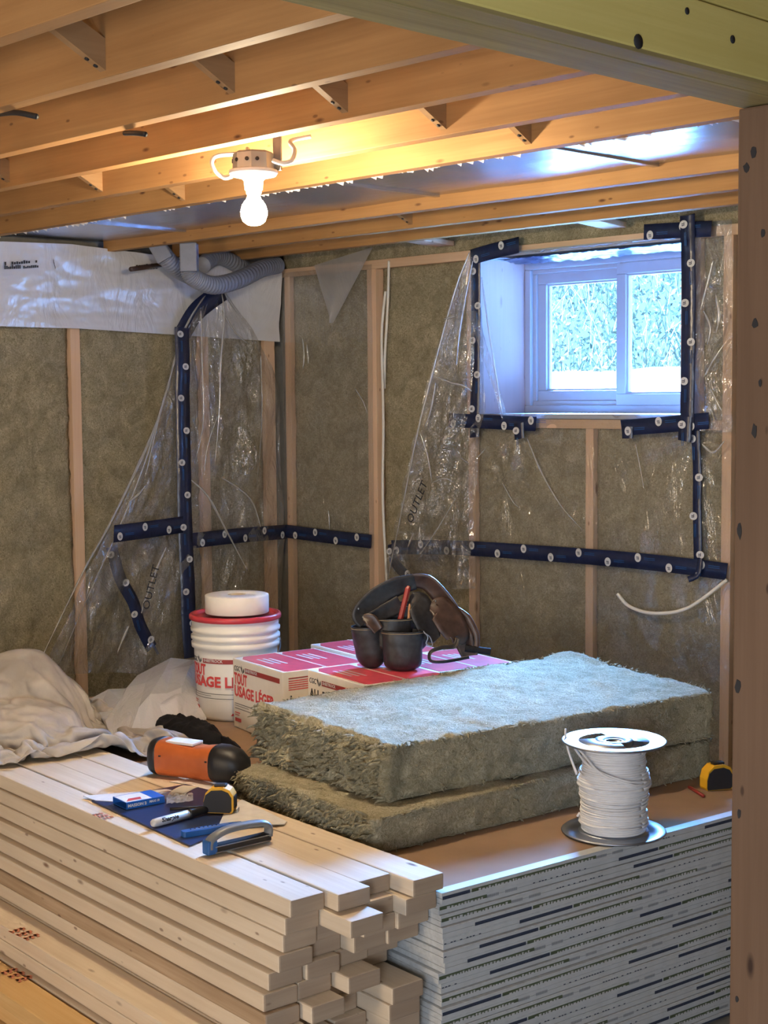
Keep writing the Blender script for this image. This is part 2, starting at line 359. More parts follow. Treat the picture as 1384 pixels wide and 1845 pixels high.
# ---- outside: snow bank and hedge
def snowf(a, c):
    x = -16+18*a; y = 4.9+9*c
    return (x, y, 1.42+.33*min(1, c*2.2)+.07*tn((x*.5, y*.6, 3))+(.09*tn((x*1.1, y*.3, 1)) if c > .3 else 0))
tag(MB().grid(snowf, 120, 60).build('snow_bank', 'snow'), 'bright snow bank heaped outside the basement window', 'snow', kind='stuff')
b = MB()
rnd = random.Random(3)
for i in range(4200):
    x = -13+10.5*rnd.random(); y = 9.6+.7*rnd.random(); z = 1.2+rnd.random()*2.4
    h = .12+.25*rnd.random(); dx = rnd.gauss(0, .10); dy = rnd.gauss(0, .05)
    b.tube([(x, y, z), (x+dx*.4+rnd.gauss(0, .02), y+dy*.5, z+h*.5), (x+dx, y+dy, z+h)], [.0055, .004, .002], 3, rnd.random() < .5 and 1 or 0, cap=False)
for i in range(30000):
    x = -13+10.5*rnd.random(); y = 9.75+.6*rnd.random(); z = 1.3+rnd.random()*2.3; s_ = .012+.022*rnd.random(); q = rnd.random()*6.28; e = rnd.random()-.5
    dv = Vector((cos(q), e, sin(q)))*s_; du_ = Vector((-sin(q), rnd.random()-.5, cos(q)))*s_*.4
    p = Vector((x, y, z)); b.add([p-dv, p+du_, p+dv, p-du_], [(0, 1, 2, 3)], 1 if rnd.random() < .25 else 0)
tag(b.build('hedge', ['leaf', 'frost']), 'dense frosted hedge of fine twigs beyond the snow outside', 'hedge')
# ------------------------------------------------------------------ joists, bridging, beam, post
JY = [1.03, 1.345, 1.653, 1.963, 2.276, 2.588, 2.893, 3.56, 3.91, 4.213]
XB = -1.335
names = ['tenth', 'ninth', 'eighth', 'seventh', 'sixth', 'fifth', 'fourth', 'third', 'second', 'first']
jm = MB().box(0, XB-XL, -.019, .019, 0, .235, bev=.002)
jo = None
for i, y in enumerate(JY):
    if jo is None: o = jm.build('ceiling_joist', 'joist', loc=(XL, y, HJ)); jo = o
    else: o = jo.copy(); COL.objects.link(o); o.location = (XL, y, HJ)
    o.rotation_euler = (0, 0, 0)
    tag(o, 'long orange-brown wooden ceiling joist, %s counting out from the window wall' % names[i] if i < 9 else 'wooden ceiling joist nearest the window wall, first of the row', 'joist', 'ceiling joists')
b = MB()
def bridge(x, k):
    y0, y1 = JY[k]+.019, JY[k+1]-.019; dy = y1-y0; z0, z1 = HJ+.015, HJ+.20
    a = math.atan2(z1-z0, dy); hw = .064
    mb = MB(); vs = []
    for xx in (-.0095, .0095):
        vs += [(xx, 0, z1-z0), (xx, 0, z1-z0-hw*.7), (xx, dy, -.002), (xx, dy, hw*.9)]
    mb.add(vs, [(0, 1, 2, 3), (4, 7, 6, 5), (0, 4, 5, 1), (1, 5, 6, 2), (2, 6, 7, 3), (3, 7, 4, 0)])
    o = mb.build('bridging_strut', 'bridging', loc=(x, y0, z0))
    nl = MB()
    for t in (.06, .13):
        p = Vector((0, dy*(1-t)-.0, (z1-z0-hw*.7)*t-.0015)); nl.tube([p, p+Vector((0, -.001, -.0025))], .0045, 8, 0)
    nl.build('nail_head', 'rubber', o)
    return o
for row, x, ks in (('lamp-side', -2.42, (1, 2, 3, 4, 5, 7)), ('left-wall', -3.83, (1, 2, 3, 4, 5, 7))):
    for k in ks:
        tag(bridge(x, k), 'slanting bridging strut in the %s row, between the %s and %s joists from the window' % (row, names[k], names[k+1]), 'bridging', 'bridging struts between joists')
bm_ = empty('support_beam', (-1.274, 0, 2.055)); tag(bm_, 'thick yellowish built-up wooden beam crossing the top right corner', 'beam')
MB().box(-.063, .063, -2.4, YB-.02, .003, .09, bev=.003).build('lower_ply', 'beam', bm_)
MB().box(-.063, .060, -2.4, YB-.02, .093, .38, bev=.003).build('upper_ply', 'beam', bm_)
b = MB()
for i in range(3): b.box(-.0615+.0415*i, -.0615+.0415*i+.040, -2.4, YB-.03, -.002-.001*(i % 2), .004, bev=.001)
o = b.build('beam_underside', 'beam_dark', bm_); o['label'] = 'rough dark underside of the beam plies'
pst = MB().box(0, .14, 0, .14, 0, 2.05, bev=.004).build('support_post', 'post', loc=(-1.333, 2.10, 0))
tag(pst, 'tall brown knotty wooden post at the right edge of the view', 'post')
b = MB()
rk = random.Random(5)
for px, py in ((1358, 275), (1345, 302), (1361, 583), (1360, 776), (1333, 957), (1330, 1236), (1332, 1466), (1328, 1800), (1370, 690), (1375, 420)):
    p = PY(px, py, 2.0995)-Vector(pst.location); n = 9; w_ = .003+.003*rk.random(); h_ = w_*(1.2+1.2*rk.random())
    b.prism([(w_*cos(2*pi*k/n)*(.7+.5*rk.random()), h_*sin(2*pi*k/n)*(.7+.5*rk.random())) for k in range(n)], 0, .0008, 0, Matrix.Translation(p) @ Matrix.Rotation(pi/2, 4, 'X'))
b.build('knot', 'rubber', pst)
b = MB()
for px, py, r in ((1150, 75, .010), (1320, 71, .006), (1238, 20, .005)):
    p = PX(px, py, -1.2105)-Vector(bm_.location); b.lathe([(0, 0), (r, 0), (r, .0008), (0, .0008)], 12, 0, Matrix.Translation(p) @ Matrix.Rotation(pi/2, 4, 'Y'))
b.build('knot', 'rubber', bm_)
for px, py, l in ((1085, 408, 'pale wood blocking above the window lit from below'), (775, 440, 'pale wood blocking above the cable stud')):
    p = PY(px, py, 4.36); mb = MB().box(-.045, .045, -.125, .12, 0, .02, bev=.002); o = mb.build('wood_blocking', 'plate', loc=(p.x, 4.36, HJ+.001), rot=.25); tag(o, l, 'blocking')
# ---- sheet metal duct between joists
d_ = empty('air_duct', (XL, (JY[6]+JY[7])/2, HJ+.04)); tag(d_, 'wide flat sheet-metal duct reflecting blue light above the lamp', 'duct')
hw = (JY[7]-JY[6])/2-.021
MB().grid(lambda a, c: (a*(XB-XL), -hw+2*hw*c, .0015*sin(a*60)*sin(c*3)+.004*tn((a*9, c*1.3, 2))), 160, 12, thick=-.15).build('duct_body', 'duct', d_)
b = MB()
for x in (.55, 1.9, 2.75): b.box(x, x+.02, -hw, hw, -.006, .004)
b.build('duct_seam', 'duct', d_)
b = MB(); rk = random.Random(9)
for i in range(150):
    x = .1+3.7*rk.random(); l = .02+.05*rk.random()
    b.add([(x, -hw-.002, -.004), (x+l, -hw-.001, -.004), (x+l*.8, -hw-.004, -.038-.012*rk.random()), (x+l*.2, -hw-.012, -.036)], [(0, 1, 2, 3)])
b.build('torn_foil_edge', 'whitefilm', d_)['label'] = 'torn shiny foil edge of the duct'
# ------------------------------------------------------------------ wall framing
def stud(x, y, facing, w=.038, z0=.04, z1=2.14, label=''):
    mb = MB().box(-w/2, w/2, 0, .089, 0, z1-z0, bev=.0015) if facing == 'b' else MB().box(-.089, 0, -w/2, w/2, 0, z1-z0, bev=.0015)
    return tag(mb.build('wall_stud', 'stud', loc=(x, y, z0)), label, 'stud', 'wall studs')
SX = [-5.225, -4.67, -4.09, -3.49, -2.89]
stud(SX[0], YB, 'b', label='wall stud of the window wall standing in the far corner')
stud(SX[1], YB, 'b', .055, label='bare wall stud beside the white cable, left of the window')
stud(SX[2], YB, 'b', .036, z1=WZ0-.055, label='short wall stud below the left side of the window')
stud(SX[3], YB, 'b', .036, z1=WZ0-.055, label='short wall stud under the middle of the window')
stud(SX[4], YB, 'b', label='wall stud right of the window, half hidden by the post')
stud(-2.28, YB, 'b', label='first wall stud hidden behind the support post'); stud(-1.67, YB, 'b', label='last wall stud of the window wall, far right')
stud(WX0-.055, YB, 'b', .036, WZ0-.055, label='stud framing the left side of the window opening')
stud(WX1+.055, YB, 'b', .036, WZ0-.055, label='stud framing the right side of the window opening')
for y, l in ((4.43, 'double stud of the left wall next to the far corner'), (4.055, 'left wall stud behind the hanging clear plastic'), (3.395, 'bare pinkish stud between the two open insulation bays on the left wall'), (2.79, 'left wall stud outside the left edge of view')):
    stud(XL, y, 'l', .06 if y > 4.4 else .045, label=l)
b = MB().box(XL, 1.2, YB, YB+.089, 0, .038); tag(b.build('bottom_plate', 'plate'), 'wooden bottom plate along the window wall', 'plate')
b = MB().box(XL, 1.2, YB, YB+.089, 2.14, 2.178, bev=.002); tag(b.build('top_plate', 'plate'), 'wooden top plate running above the window', 'plate')
b = MB().box(XL-.089, XL, .3, YB, 2.14, 2.178, bev=.002); tag(b.build('top_plate', 'plate'), 'wooden top plate along the left wall', 'plate')
b = MB().box(SX[2]-.018, -2.91, YB-.001, YB+.089, WZ0-.055, WZ0-.02, bev=.002); tag(b.build('window_rough_sill', 'plate'), 'horizontal wooden rail directly under the window', 'rail')
# ---- insulation bays
def bay(name, x0, x1, z0, z1, rec, label, wall='b', seed=0, amp=.008):
    amp *= .55
    W_, H_ = x1-x0, z1-z0; nu = max(8, int(W_/.014)); nv = int(H_/.014)
    def f(a, c):
        x = x0+W_*a; z = z0+H_*c; e = min(a, 1-a)*W_; q = (x*7+seed, seed, z*7)
        d = rec+amp*tn(q)+amp*.7*tn((x*30, seed, z*30), 2)-.012*max(0, 1-e/.03)*-1
        return (x, YB+max(d, .002), z) if wall == 'b' else (XL-max(d, .002), x, z)
    mb = MB().grid(f, nu, nv, thick=.05)
    return center(mb, name, 'wallwool', label, 'insulation', 'mineral wool batts in the walls')
bay('wall_insulation', SX[0]+.02, SX[1]-.03, .04, 2.14, .012, 'mineral wool bay left of the cable stud, behind flat clear plastic', seed=1)
bay('wall_insulation', SX[1]+.03, SX[2]-.02, .04, 2.14, .03, 'uncovered mineral wool bay right of the cable stud', seed=5, amp=.016)
bay('wall_insulation', SX[2]+.02, SX[3]-.02, .04, WZ0-.055, .012, 'mineral wool bay under the left half of the window', seed=8)
bay('wall_insulation', SX[3]+.02, SX[4]-.02, .04, WZ0-.055, .012, 'mineral wool bay under the right half of the window', seed=12)
bay('wall_insulation', WX1+.075, SX[4]-.02, WZ0-.055, 2.14, .012, 'narrow mineral wool strip right of the window', seed=14)
bay('wall_insulation', SX[4]+.02, -2.30, .04, 2.14, .015, 'mineral wool bay right of the post', seed=16)
bay('wall_insulation', -2.26, -1.69, .04, 2.14, .015, 'mineral wool bay beyond the support post', seed=17)
bay('wall_insulation', 4.08, 4.40, .04, 2.14, .012, 'mineral wool bay of the left wall nearest the corner', 'l', 21)
bay('wall_insulation', 3.42, 4.03, .04, 2.14, .010, 'uncovered mineral wool bay of the left wall, right of the bare stud', 'l', 25, .02)
bay('wall_insulation', 2.815, 3.37, .04, 2.14, .008, 'gouged mineral wool bay at the left edge of the view', 'l', 31, .022)
bay('wall_insulation', 2.2, 2.765, .04, 2.14, .010, 'mineral wool bay beyond the left edge of view', 'l', 33)
# wool packed above the top plate
def packf(a, c):
    x = XL+3.0*a; z = 2.17+.26*c; return (x, YB+.02+.02*tn((x*9, 3, z*9)), z)
center(MB().grid(packf, 200, 20, thick=.05), 'header_insulation', 'wallwool', 'grey-green insulation packed above the top plate by the window', 'insulation')
# ------------------------------------------------------------------ plastic sheeting
def sheet(mb, name, mat, label, cat='plastic sheet', group=None): return center(mb, name, mat, label, cat, group)
def lerp(a, b, t): return a+(b-a)*t
def poly(pts, t):
    n = len(pts)-1; t = min(max(t, 0), 1)*n; i = min(int(t), n-1); return Vector(pts[i]).lerp(Vector(pts[i+1]), t-i)
def smooth(pts, n=10):
    pts = [Vector(p) for p in pts]; out = []
    for i in range(len(pts)-1):
        p0, p1, p2, p3 = pts[max(i-1, 0)], pts[i], pts[i+1], pts[min(i+2, len(pts)-1)]
        for k in range(n):
            t = k/n; out.append(.5*((2*p1)+(p2-p0)*t+(2*p0-5*p1+4*p2-p3)*t*t+(3*p1-p0-3*p2+p3)*t**3))
    return out+[pts[-1]]
# flat clear sheet on the corner bay of the window wall
def f1(a, c):
    x = XL+.02+(SX[1]+.012-XL-.02)*a; z = .1+2.06*c
    return (x, YB-.008-.006*abs(tn((x*3, 1, z*2.2)))-.003*sin(x*40+z*3)*max(0, tn((x*2, 4, z))), z)
sheet(MB().grid(f1, 60, 120), 'vapor_barrier_sheet', 'poly', 'flat clear plastic sheet between the corner and the cable stud')
# clear sheet below and right of the window
def rad(x, z):
    s_ = 0
    for (cx, cz) in ((WX0+.2, WZ0-.06), (WX1+.06, WZ0-.07), (-3.9, 1.25)):
        dx, dz = x-cx, cz-z; r = math.hypot(dx, dz)+.02; th = math.atan2(dx, dz); s_ += .010*math.exp(-r*1.8)*sin(th*9+cx*5)
    return s_
def f2(a, c):
    z = .1+(WZ0-.10)*c; x = lerp(-4.10, -2.86, a)
    return (x, YB-.010-.006*abs(tn((x*3, 7, z*3)))+rad(x, z)*.8-.002*sin(x*50), z)
sheet(MB().grid(f2, 150, 150), 'vapor_barrier_sheet', 'poly', 'clear plastic sheet stretched across the studs below the window')
def f3(a, c):
    z = lerp(WZ0-.06, 2.19, c); x = lerp(WX1+.04, -2.86, a)
    return (x, YB-.012-.016*abs(tn((x*8+z*2, 9, z*4)))-.008*rg((x*14-z*6, 2, z*5)), z)
sheet(MB().grid(f3, 60, 120), 'vapor_barrier_sheet', 'polydrape', 'crumpled clear plastic between the window tape and the post')
# loose flap hanging from the top left window corner
def f4(a, c):
    L = poly([PY(846, 455, YB-.03), PY(815, 540, YB-.06), PY(757, 760, YB-.10), PY(722, 930, YB-.10), PY(695, 1060, YB-.06)], 1-c)
    Rr = poly([PY(856, 455, YB-.03), PY(872, 560, YB-.02), PY(880, 740, YB-.016), PY(865, 800, YB-.014), PY(858, 930, YB-.014), PY(858, 1060, YB-.014)], 1-c)
    p = L.lerp(Rr, a); k = (1-c)
    p.y -= (.012+.03*k)*(sin(a*13+k*3)*.5+.6*tn((a*5, k*7, 3)))+.018*rg((a*4, k*9, 8))*k
    p.y = min(p.y, YB-.012); return p
sheet(MB().grid(f4, 70, 160), 'hanging_vapor_barrier', 'polydrape', 'loose clear plastic flap fanning down left of the window')
# strip folded over the window jamb
cen = [PY(850, 560, YB-.04), PY(875, 640, YB-.05), PY(895, 700, YB-.05), PY(909, 755, YB-.03)]
def f4b(a, c): p = poly(cen, c); return p+Vector((.05*(a-.5)*(1-c*.6), -.01*sin(a*6), 0))
sheet(MB().grid(f4b, 10, 40), 'plastic_strip', 'polydrape', 'narrow twisted plastic strip crossing the left window jamb')
# triangular milky flap at top, left of the cable stud
def f5(a, c):
    A_, B_, C_ = PY(566, 478, YB-.03), PY(672, 445, YB-.05), PY(597, 582, YB-.02)
    p = A_.lerp(B_, a); q = p.lerp(C_, c**1.1); q.y -= .012*sin(a*5)*c; return q
sheet(MB().grid(f5, 24, 40), 'milky_plastic_flap', 'milky', 'milky triangular plastic flap hanging point-down from the joists')
# corner drape on the left wall
def f6(a, c):
    k = 1-c
    L = poly([PX(378, 520, XL+.05), PX(330, 600, XL+.06), PX(283, 760, XL+.10), PX(205, 930, XL+.16), PX(150, 1030, XL+.22), PX(62, 1212, XL+.28)], k)
    Rr = poly([PX(402, 522, XL+.06), PX(452, 590, XL+.04), PX(505, 700, XL+.02), PX(508, 870, XL+.02), PX(507, 1030, XL+.02), PX(505, 1212, XL+.02)], k)
    p = L.lerp(Rr, a)
    p.x += (.004+.03*k)*(sin(a*17)*.5+.9*tn((a*6, k*5, 13)))+.03*k*rg((a*5+k*2, k*3, 4))+.01*rg((a*14-k*5, k*9, 6))
    p.x = max(p.x, XL+.014); p.y = min(p.y, YB-.012); return p
sheet(MB().grid(f6, 110, 190), 'hanging_vapor_barrier', 'polydrape', 'big loose clear plastic curtain hanging in the far left corner')
# white printed band along the top of the left wall
def f7(a, c):
    top = poly([PX(-140, 428, XL+.03), PX(0, 435, XL+.03), PX(130, 440, XL+.03), PX(300, 462, XL+.02), PX(506, 480, XL+.02)], a)
    bot = poly([PX(-140, 588, XL+.035), PX(0, 588, XL+.035), PX(140, 592, XL+.03), PX(310, 603, XL+.02), PX(503, 616, XL+.014)], a)
    p = bot.lerp(top, c); p.x += .010*tn((p.y*2.2, 5, p.z*6))+.008*rg((p.y*.9, 8, p.z*7)); p.x = max(p.x, XL+.008); p.y = min(p.y, YB-.004); return p
wf = sheet(MB().grid(f7, 150, 50), 'house_wrap_band', 'whitefilm', 'white shiny printed sheeting stapled along the top of the left wall')
b = MB(); rk = random.Random(2)
def dash(mb, x0, y0, x1, y1, h, wall=XL+.052, n=14, mi=0):
    for i in range(n):
        if rk.random() < .12: continue
        t0, t1 = i/n, (i+.72)/n; a = PX(lerp(x0, x1, t0), lerp(y0, y1, t0), wall); c = PX(lerp(x0, x1, t1), lerp(y0, y1, t1), wall); k = h*(.6+.5*rk.random())
        mb.add([a, c, c+Vector((0, 0, k)), a+Vector((0, 0, k)), a+Vector((.001, 0, 0)), c+Vector((.001, 0, 0)), c+Vector((.001, 0, k)), a+Vector((.001, 0, k))], [(0, 1, 2, 3), (4, 5, 6, 7), (0, 1, 5, 4), (2, 3, 7, 6)], mi)
dash(b, 8, 478, 68, 473, .012); dash(b, 8, 485, 38, 484, .014, n=9); dash(b, 42, 484, 70, 482, .010, n=8); dash(b, 96, 472, 100, 486, .012, n=3)
dash(b, 242, 487, 285, 484, .012, n=9); dash(b, 245, 480, 290, 476, .006, n=10)
dm = b.build('printed_marking', 'mark'); dm.parent = wf; dm.matrix_parent_inverse = wf.matrix_world.inverted(); dm.location = -Vector(wf.location); dm.matrix_parent_inverse = Matrix()
# milky right end of the band around the flexible hoses
M['crease'] = film('plastic_crease_film', .9, .35, .5, .10, 20, (.85, .85, .85), .004)
def crease(par, pts, r, n=10):
    P_ = [p-Vector(par.location) for p in smooth(pts, n)]; m_ = len(P_)
    MB().tube(P_, [r*(.35+.65*sin(pi*min(1, i/m_+.08)))*(1+.4*noise.noise(p*30)) for i, p in enumerate(P_)], 6).build('plastic_crease', 'crease', par)
dr = [o for o in bpy.data.objects if o.name.startswith('hanging_vapor_barrier')]
CB, CL = dr[0], dr[1]
for pts, r in (
  ([(378, 520, .06), (330, 600, .07), (283, 760, .11), (205, 930, .17), (150, 1030, .23), (62, 1212, .29)], .007),
  ([(300, 700, .14), (262, 830, .17), (215, 950, .2), (165, 1060, .24), (105, 1200, .29)], .004),
  ([(318, 640, .10), (285, 760, .14), (262, 860, .17)], .004),
  ([(400, 530, .08), (404, 570, .09), (398, 650, .10), (395, 740, .11), (388, 830, .12)], .005),
  ([(362, 560, .09), (364, 640, .10), (366, 760, .12), (352, 830, .14)], .004),
  ([(400, 560, .08), (425, 600, .07), (448, 620, .06)], .003),
  ([(345, 865, .16), (375, 895, .16), (410, 960, .15), (446, 1028, .14)], .006),
  ([(392, 750, .12), (375, 800, .13), (368, 850, .13)], .004),
  ([(398, 860, .13), (430, 880, .12), (455, 905, .11), (470, 950, .10)], .006),
  ([(300, 985, .2), (280, 1030, .22), (262, 1080, .24), (255, 1105, .25)], .006),
  ([(232, 1128, .27), (222, 1150, .27), (212, 1175, .28)], .006),
  ([(470, 640, .05), (472, 760, .05), (462, 880, .06)], .003),
  ([(232, 905, .2), (250, 890, .2), (262, 875, .2)], .006)):
    crease(CL, [PX(x, y, XL+d) for x, y, d in pts], r)
for pts, r in (
  ([(846, 455, .04), (815, 540, .07), (757, 760, .12), (722, 930, .12), (695, 1060, .08)], .005),
  ([(852, 470, .05), (838, 540, .07), (828, 600, .09), (822, 660, .10)], .004),
  ([(790, 680, .12), (815, 690, .12), (835, 695, .11), (850, 705, .09)], .006),
  ([(785, 690, .12), (776, 740, .12), (765, 770, .12)], .005),
  ([(757, 780, .13), (770, 820, .12), (778, 868, .12)], .004),
  ([(778, 870, .12), (800, 862, .12), (816, 868, .11)], .004),
  ([(820, 900, .11), (790, 950, .12), (760, 995, .12)], .003),
  ([(800, 575, .08), (820, 570, .08)], .005), ([(868, 500, .04), (885, 620, .05), (905, 745, .05)], .004),
  ([(745, 960, .13), (735, 985, .13)], .004)):
    crease(CB, [PY(x, y, YB-d) for x, y, d in pts], r)
others = [o for o in bpy.data.objects if o.name.startswith('vapor_barrier_sheet')]
for pts, r in (
  ([(950, 790, .03), (975, 850, .035), (1010, 910, .035), (1050, 955, .03)], .004),
  ([(1145, 800, .03), (1155, 850, .03), (1160, 880, .03)], .003),
  ([(905, 870, .03), (925, 905, .03), (937, 915, .03)], .003),
  ([(860, 825, .03), (875, 808, .03)], .003), ([(830, 825, .03), (845, 835, .03)], .004)):
    crease(others[1], [PY(x, y, YB-d) for x, y, d in pts], r)
for pts, r in (
  ([(1285, 470, .05), (1275, 510, .05), (1262, 560, .05)], .005), ([(1290, 530, .05), (1296, 570, .05), (1290, 600, .05)], .006),
  ([(1268, 560, .05), (1280, 590, .05), (1275, 620, .05)], .005), ([(1305, 620, .04), (1285, 650, .05), (1268, 680, .05)], .004),
  ([(1280, 700, .04), (1300, 740, .04)], .004), ([(1265, 800, .04), (1285, 815, .04), (1305, 795, .04)], .005)):
    crease(others[2], [PY(x, y, YB-d) for x, y, d in pts], r)
for pts, r in (([(545, 610, .02), (548, 640, .02), (546, 665, .02)], .005), ([(553, 620, .02), (556, 655, .02)], .004), ([(640, 700, .02), (655, 725, .02), (662, 745, .02)], .004), ([(592, 920, .02), (594, 955, .02)], .003)):
    crease(others[0], [PY(x, y, YB-d) for x, y, d in pts], r)
# ------------------------------------------------------------------ handwriting on the plastic (marker)
def wall_write(txt, size, X, name, label, cat, parent):
    b = MB(); put_text(b, txt, size, X, 0, .0001); o = b.build(name, 'mark', parent); o.location = -Vector(parent.location); return o
hv = [o for o in bpy.data.objects if o.name.startswith('hanging_vapor_barrier')]
p = PY(742, 945, YB-.16)
wall_write('OUTLET', .052, Matrix.Translation(p) @ Matrix.Rotation(radians(62), 4, 'Y').inverted() @ Matrix.Rotation(pi/2, 4, 'X'), 'handwritten_word', '', '', hv[0])
p = PX(268, 1100, XL+.30)
wall_write('OUTLET', .050, Matrix.Translation(p) @ Matrix.Rotation(radians(-72), 4, 'X').inverted() @ Matrix.Rotation(pi/2, 4, 'Z') @ Matrix.Rotation(pi/2, 4, 'X') if False else Matrix.Translation(p) @ Matrix.Rotation(radians(72), 4, 'X') @ Matrix.Rotation(pi/2, 4, 'Z') @ Matrix.Rotation(pi/2, 4, 'X'), 'handwritten_word', '', '', hv[1])
# ------------------------------------------------------------------ sheathing tape with round printed marks
def tape(pts, nrm, label, width=.06, phase=0, mat='tape', sag=.002, group='navy sheathing tape strips', logos=True):
    path = smooth(pts, 12) if len(pts) > 2 else [Vector(pts[0]).lerp(Vector(pts[1]), i/20) for i in range(21)]
    L = [0]
    for i in range(1, len(path)): L.append(L[-1]+(path[i]-path[i-1]).length)
    N = Vector(nrm)
    def at(s_):
        s_ = min(max(s_, 0), L[-1]-1e-5); i = 0
        while L[i+1] < s_: i += 1
        t = (path[i+1]-path[i]).normalized(); return path[i].lerp(path[i+1], (s_-L[i])/(L[i+1]-L[i])), t
    mb = MB(); n = max(6, int(L[-1]/.02)); V = []
    for i in range(n+1):
        p, t = at(L[-1]*i/n); w_ = N.cross(t).normalized()*width/2
        e = N*(sag*tn((p.x*6, p.y*6, p.z*6), 2))
        jag = (random.uniform(-.004, .004) if i in (0, n) else 0)
        V.append((p-w_+e+t*jag, p+e+N*.0004, p+w_+e-t*jag))
    vs = [q for tr in V for q in tr]; k = len(vs); vs += [q-N*.0006 for q in vs]
    fs = [(3*i+j, 3*i+3+j, 3*i+4+j, 3*i+1+j) for i in range(n) for j in (0, 1)]
    fs += [tuple(x+k for x in f[::-1]) for f in fs]+[(3*i, 3*i+k, 3*i+3+k, 3*i+3) for i in range(n)]+[(3*i+2, 3*i+5, 3*i+5+k, 3*i+2+k) for i in range(n)]
    mb.add(vs, fs, 0, True)
    if logos:
        s_ = .03+phase; j = 0
        while s_ < L[-1]-.015:
            p, t = at(s_); w_ = N.cross(t).normalized(); off = w_*(.013 if j % 2 else -.013); c = p+off+N*(.0022+sag*.6)
            X = Matrix((( t.x, w_.x, N.x, c.x), (t.y, w_.y, N.y, c.y), (t.z, w_.z, N.z, c.z), (0, 0, 0, 1)))
            R0, R1 = .0165, .0125; q = 20
            ring = [(R0*cos(2*pi*i/q)*.86, R0*sin(2*pi*i/q)) for i in range(q)]
            mb.prism(ring, 0, .0004, 1, X)
            for (bx, by, bw, bh) in ((-.007, .003, .012, .0026), (-.0035, -.003, .003, .0075), (.002, -.003, .003, .0075)):
                mb.box(bx, bx+bw, by-bh/2-.001, by+bh/2-.001, .0003, .0007, 0, X)
            for dy in (.004, -.002):
                mb.box(.028, .075, dy-w_.length*0+(-1 if j % 2 else 1)*.004, dy+(-1 if j % 2 else 1)*.004+.0018, 0, .0003, 2, X)
            s_ += .137; j += 1
    return center(mb, 'sheathing_tape', [mat, 'white_ink', 'blue'], label, 'tape', group)
BN = (0, -1, 0); LN = (1, 0, 0)
yb = YB-.024
tape([PY(515, 957, yb), PY(592, 967, yb), PY(669, 976, yb)], BN, 'short horizontal navy tape strip between the corner and the cable stud', phase=.04)
tape([PY(706, 986, YB-.05), PY(760, 986, YB-.04), PY(845, 988, yb), PY(1060, 1003, yb), PY(1190, 1015, yb), PY(1310, 1030, yb)], BN, 'long horizontal navy tape strip across the studs below the window')
tape([PY(706, 980, YB-.05), PY(712, 1015, YB-.055), PY(752, 1055, YB-.04)], BN, 'curled end of navy tape hanging under the loose flap by the cable stud', .05)
tape([PY(1254, 775, yb), PY(1256, 880, yb), PY(1258, 1008, yb)], BN, 'thin vertical navy tape strip dropping from the lower right window corner', .036, sag=.006)
tape([PY(1262, 1005, YB-.03), PY(1257, 1035, YB-.045), PY(1240, 1044, YB-.055)], BN, 'short torn tape tail below the right end of the long strip', .022, logos=False)
yt = YB-.036
tape([PY(848, 464, yt), PY(890, 452, yt), PY(935, 441, yt)], BN, 'tape piece above the top left window corner', .062)
tape([PY(858, 452, yt+.006), PY(857, 600, yt+.006), PY(855, 788, yt+.006)], BN, 'vertical tape strip along the left edge of the window', .05, phase=.05)
tape([PY(808, 757, yt), PY(880, 760, yt), PY(966, 764, yt)], BN, 'horizontal tape strip at the lower left window corner', .056)
tape([PY(935, 762, yt-.004), PY(936, 791, yt-.004)], BN, 'small tape tab below the lower left window corner', .05)
tape([PY(1160, 418, yt), PY(1220, 415, yt), PY(1282, 412, yt)], BN, 'horizontal tape strip at the top right window corner', .055)
tape([PY(1239, 388, yt-.004), PY(1241, 560, yt-.004), PY(1238, 760, yt-.004)], BN, 'vertical tape strip along the right edge of the window', .058)
tape([PY(1120, 771, yt), PY(1200, 765, yt), PY(1277, 758, yt)], BN, 'horizontal tape strip at the lower right window corner', .058)
tape([PY(1236, 750, yt-.008), PY(1234, 795, yt-.008)], BN, 'small crossing tape tab on the lower right window corner', .056)
tape([PY(1238, 388, yt-.009), PY(1239, 432, yt-.009)], BN, 'small crossing tape tab on the top right window corner', .06)
tape([PY(1131, 768, yt-.003), PY(1131, 790, yt-.003)], BN, 'small tape tab at the left end of the lower right strip', .05, logos=False)
b = MB()
def rim(a, c):
    x = lerp(WX0+.10, WX1, a); return (x, YB-.012+.16*c, WZ1-.006-.012*abs(tn((x*14, c*5, 1)))-.01*c)
center(MB().grid(rim, 60, 10, thick=.001), 'window_head_tape', 'tape', 'crinkled navy tape folded along the head of the window', 'tape')
def rim2(a, c):
    x = lerp(WX0+.02, WX1, a); return (x, YB-.03+.10*c, WZ1+.012-.010*abs(tn((x*16, c*5, 7)))-.006*c)
center(MB().grid(rim2, 60, 10, thick=.001), 'window_head_film', 'milky', 'pale plastic film folded over the head of the window', 'plastic sheet')
xl = XL+.05
tape([PX(328, 590, XL+.09), PX(330, 760, XL+.13), PX(333, 930, XL+.16), PX(340, 1100, XL+.18), PX(345, 1185, XL+.19)], LN, 'long vertical navy tape strip in the far left corner', .075, sag=.006)
tape([PX(330, 600, xl), PX(355, 560, xl+.01), PX(402, 524, xl+.02)], LN, 'slanting navy tape end under the grey hoses', .085, logos=False)
tape([PX(205, 962, XL+.22), PX(260, 955, XL+.20), PX(330, 945, XL+.165)], LN, 'horizontal navy tape strip on the left part of the plastic curtain', .07)
tape([PX(340, 975, XL+.165), PX(430, 965, XL+.12), PX(517, 958, XL+.045)], LN, 'horizontal navy tape strip right of the vertical one on the curtain', .066, phase=.05)
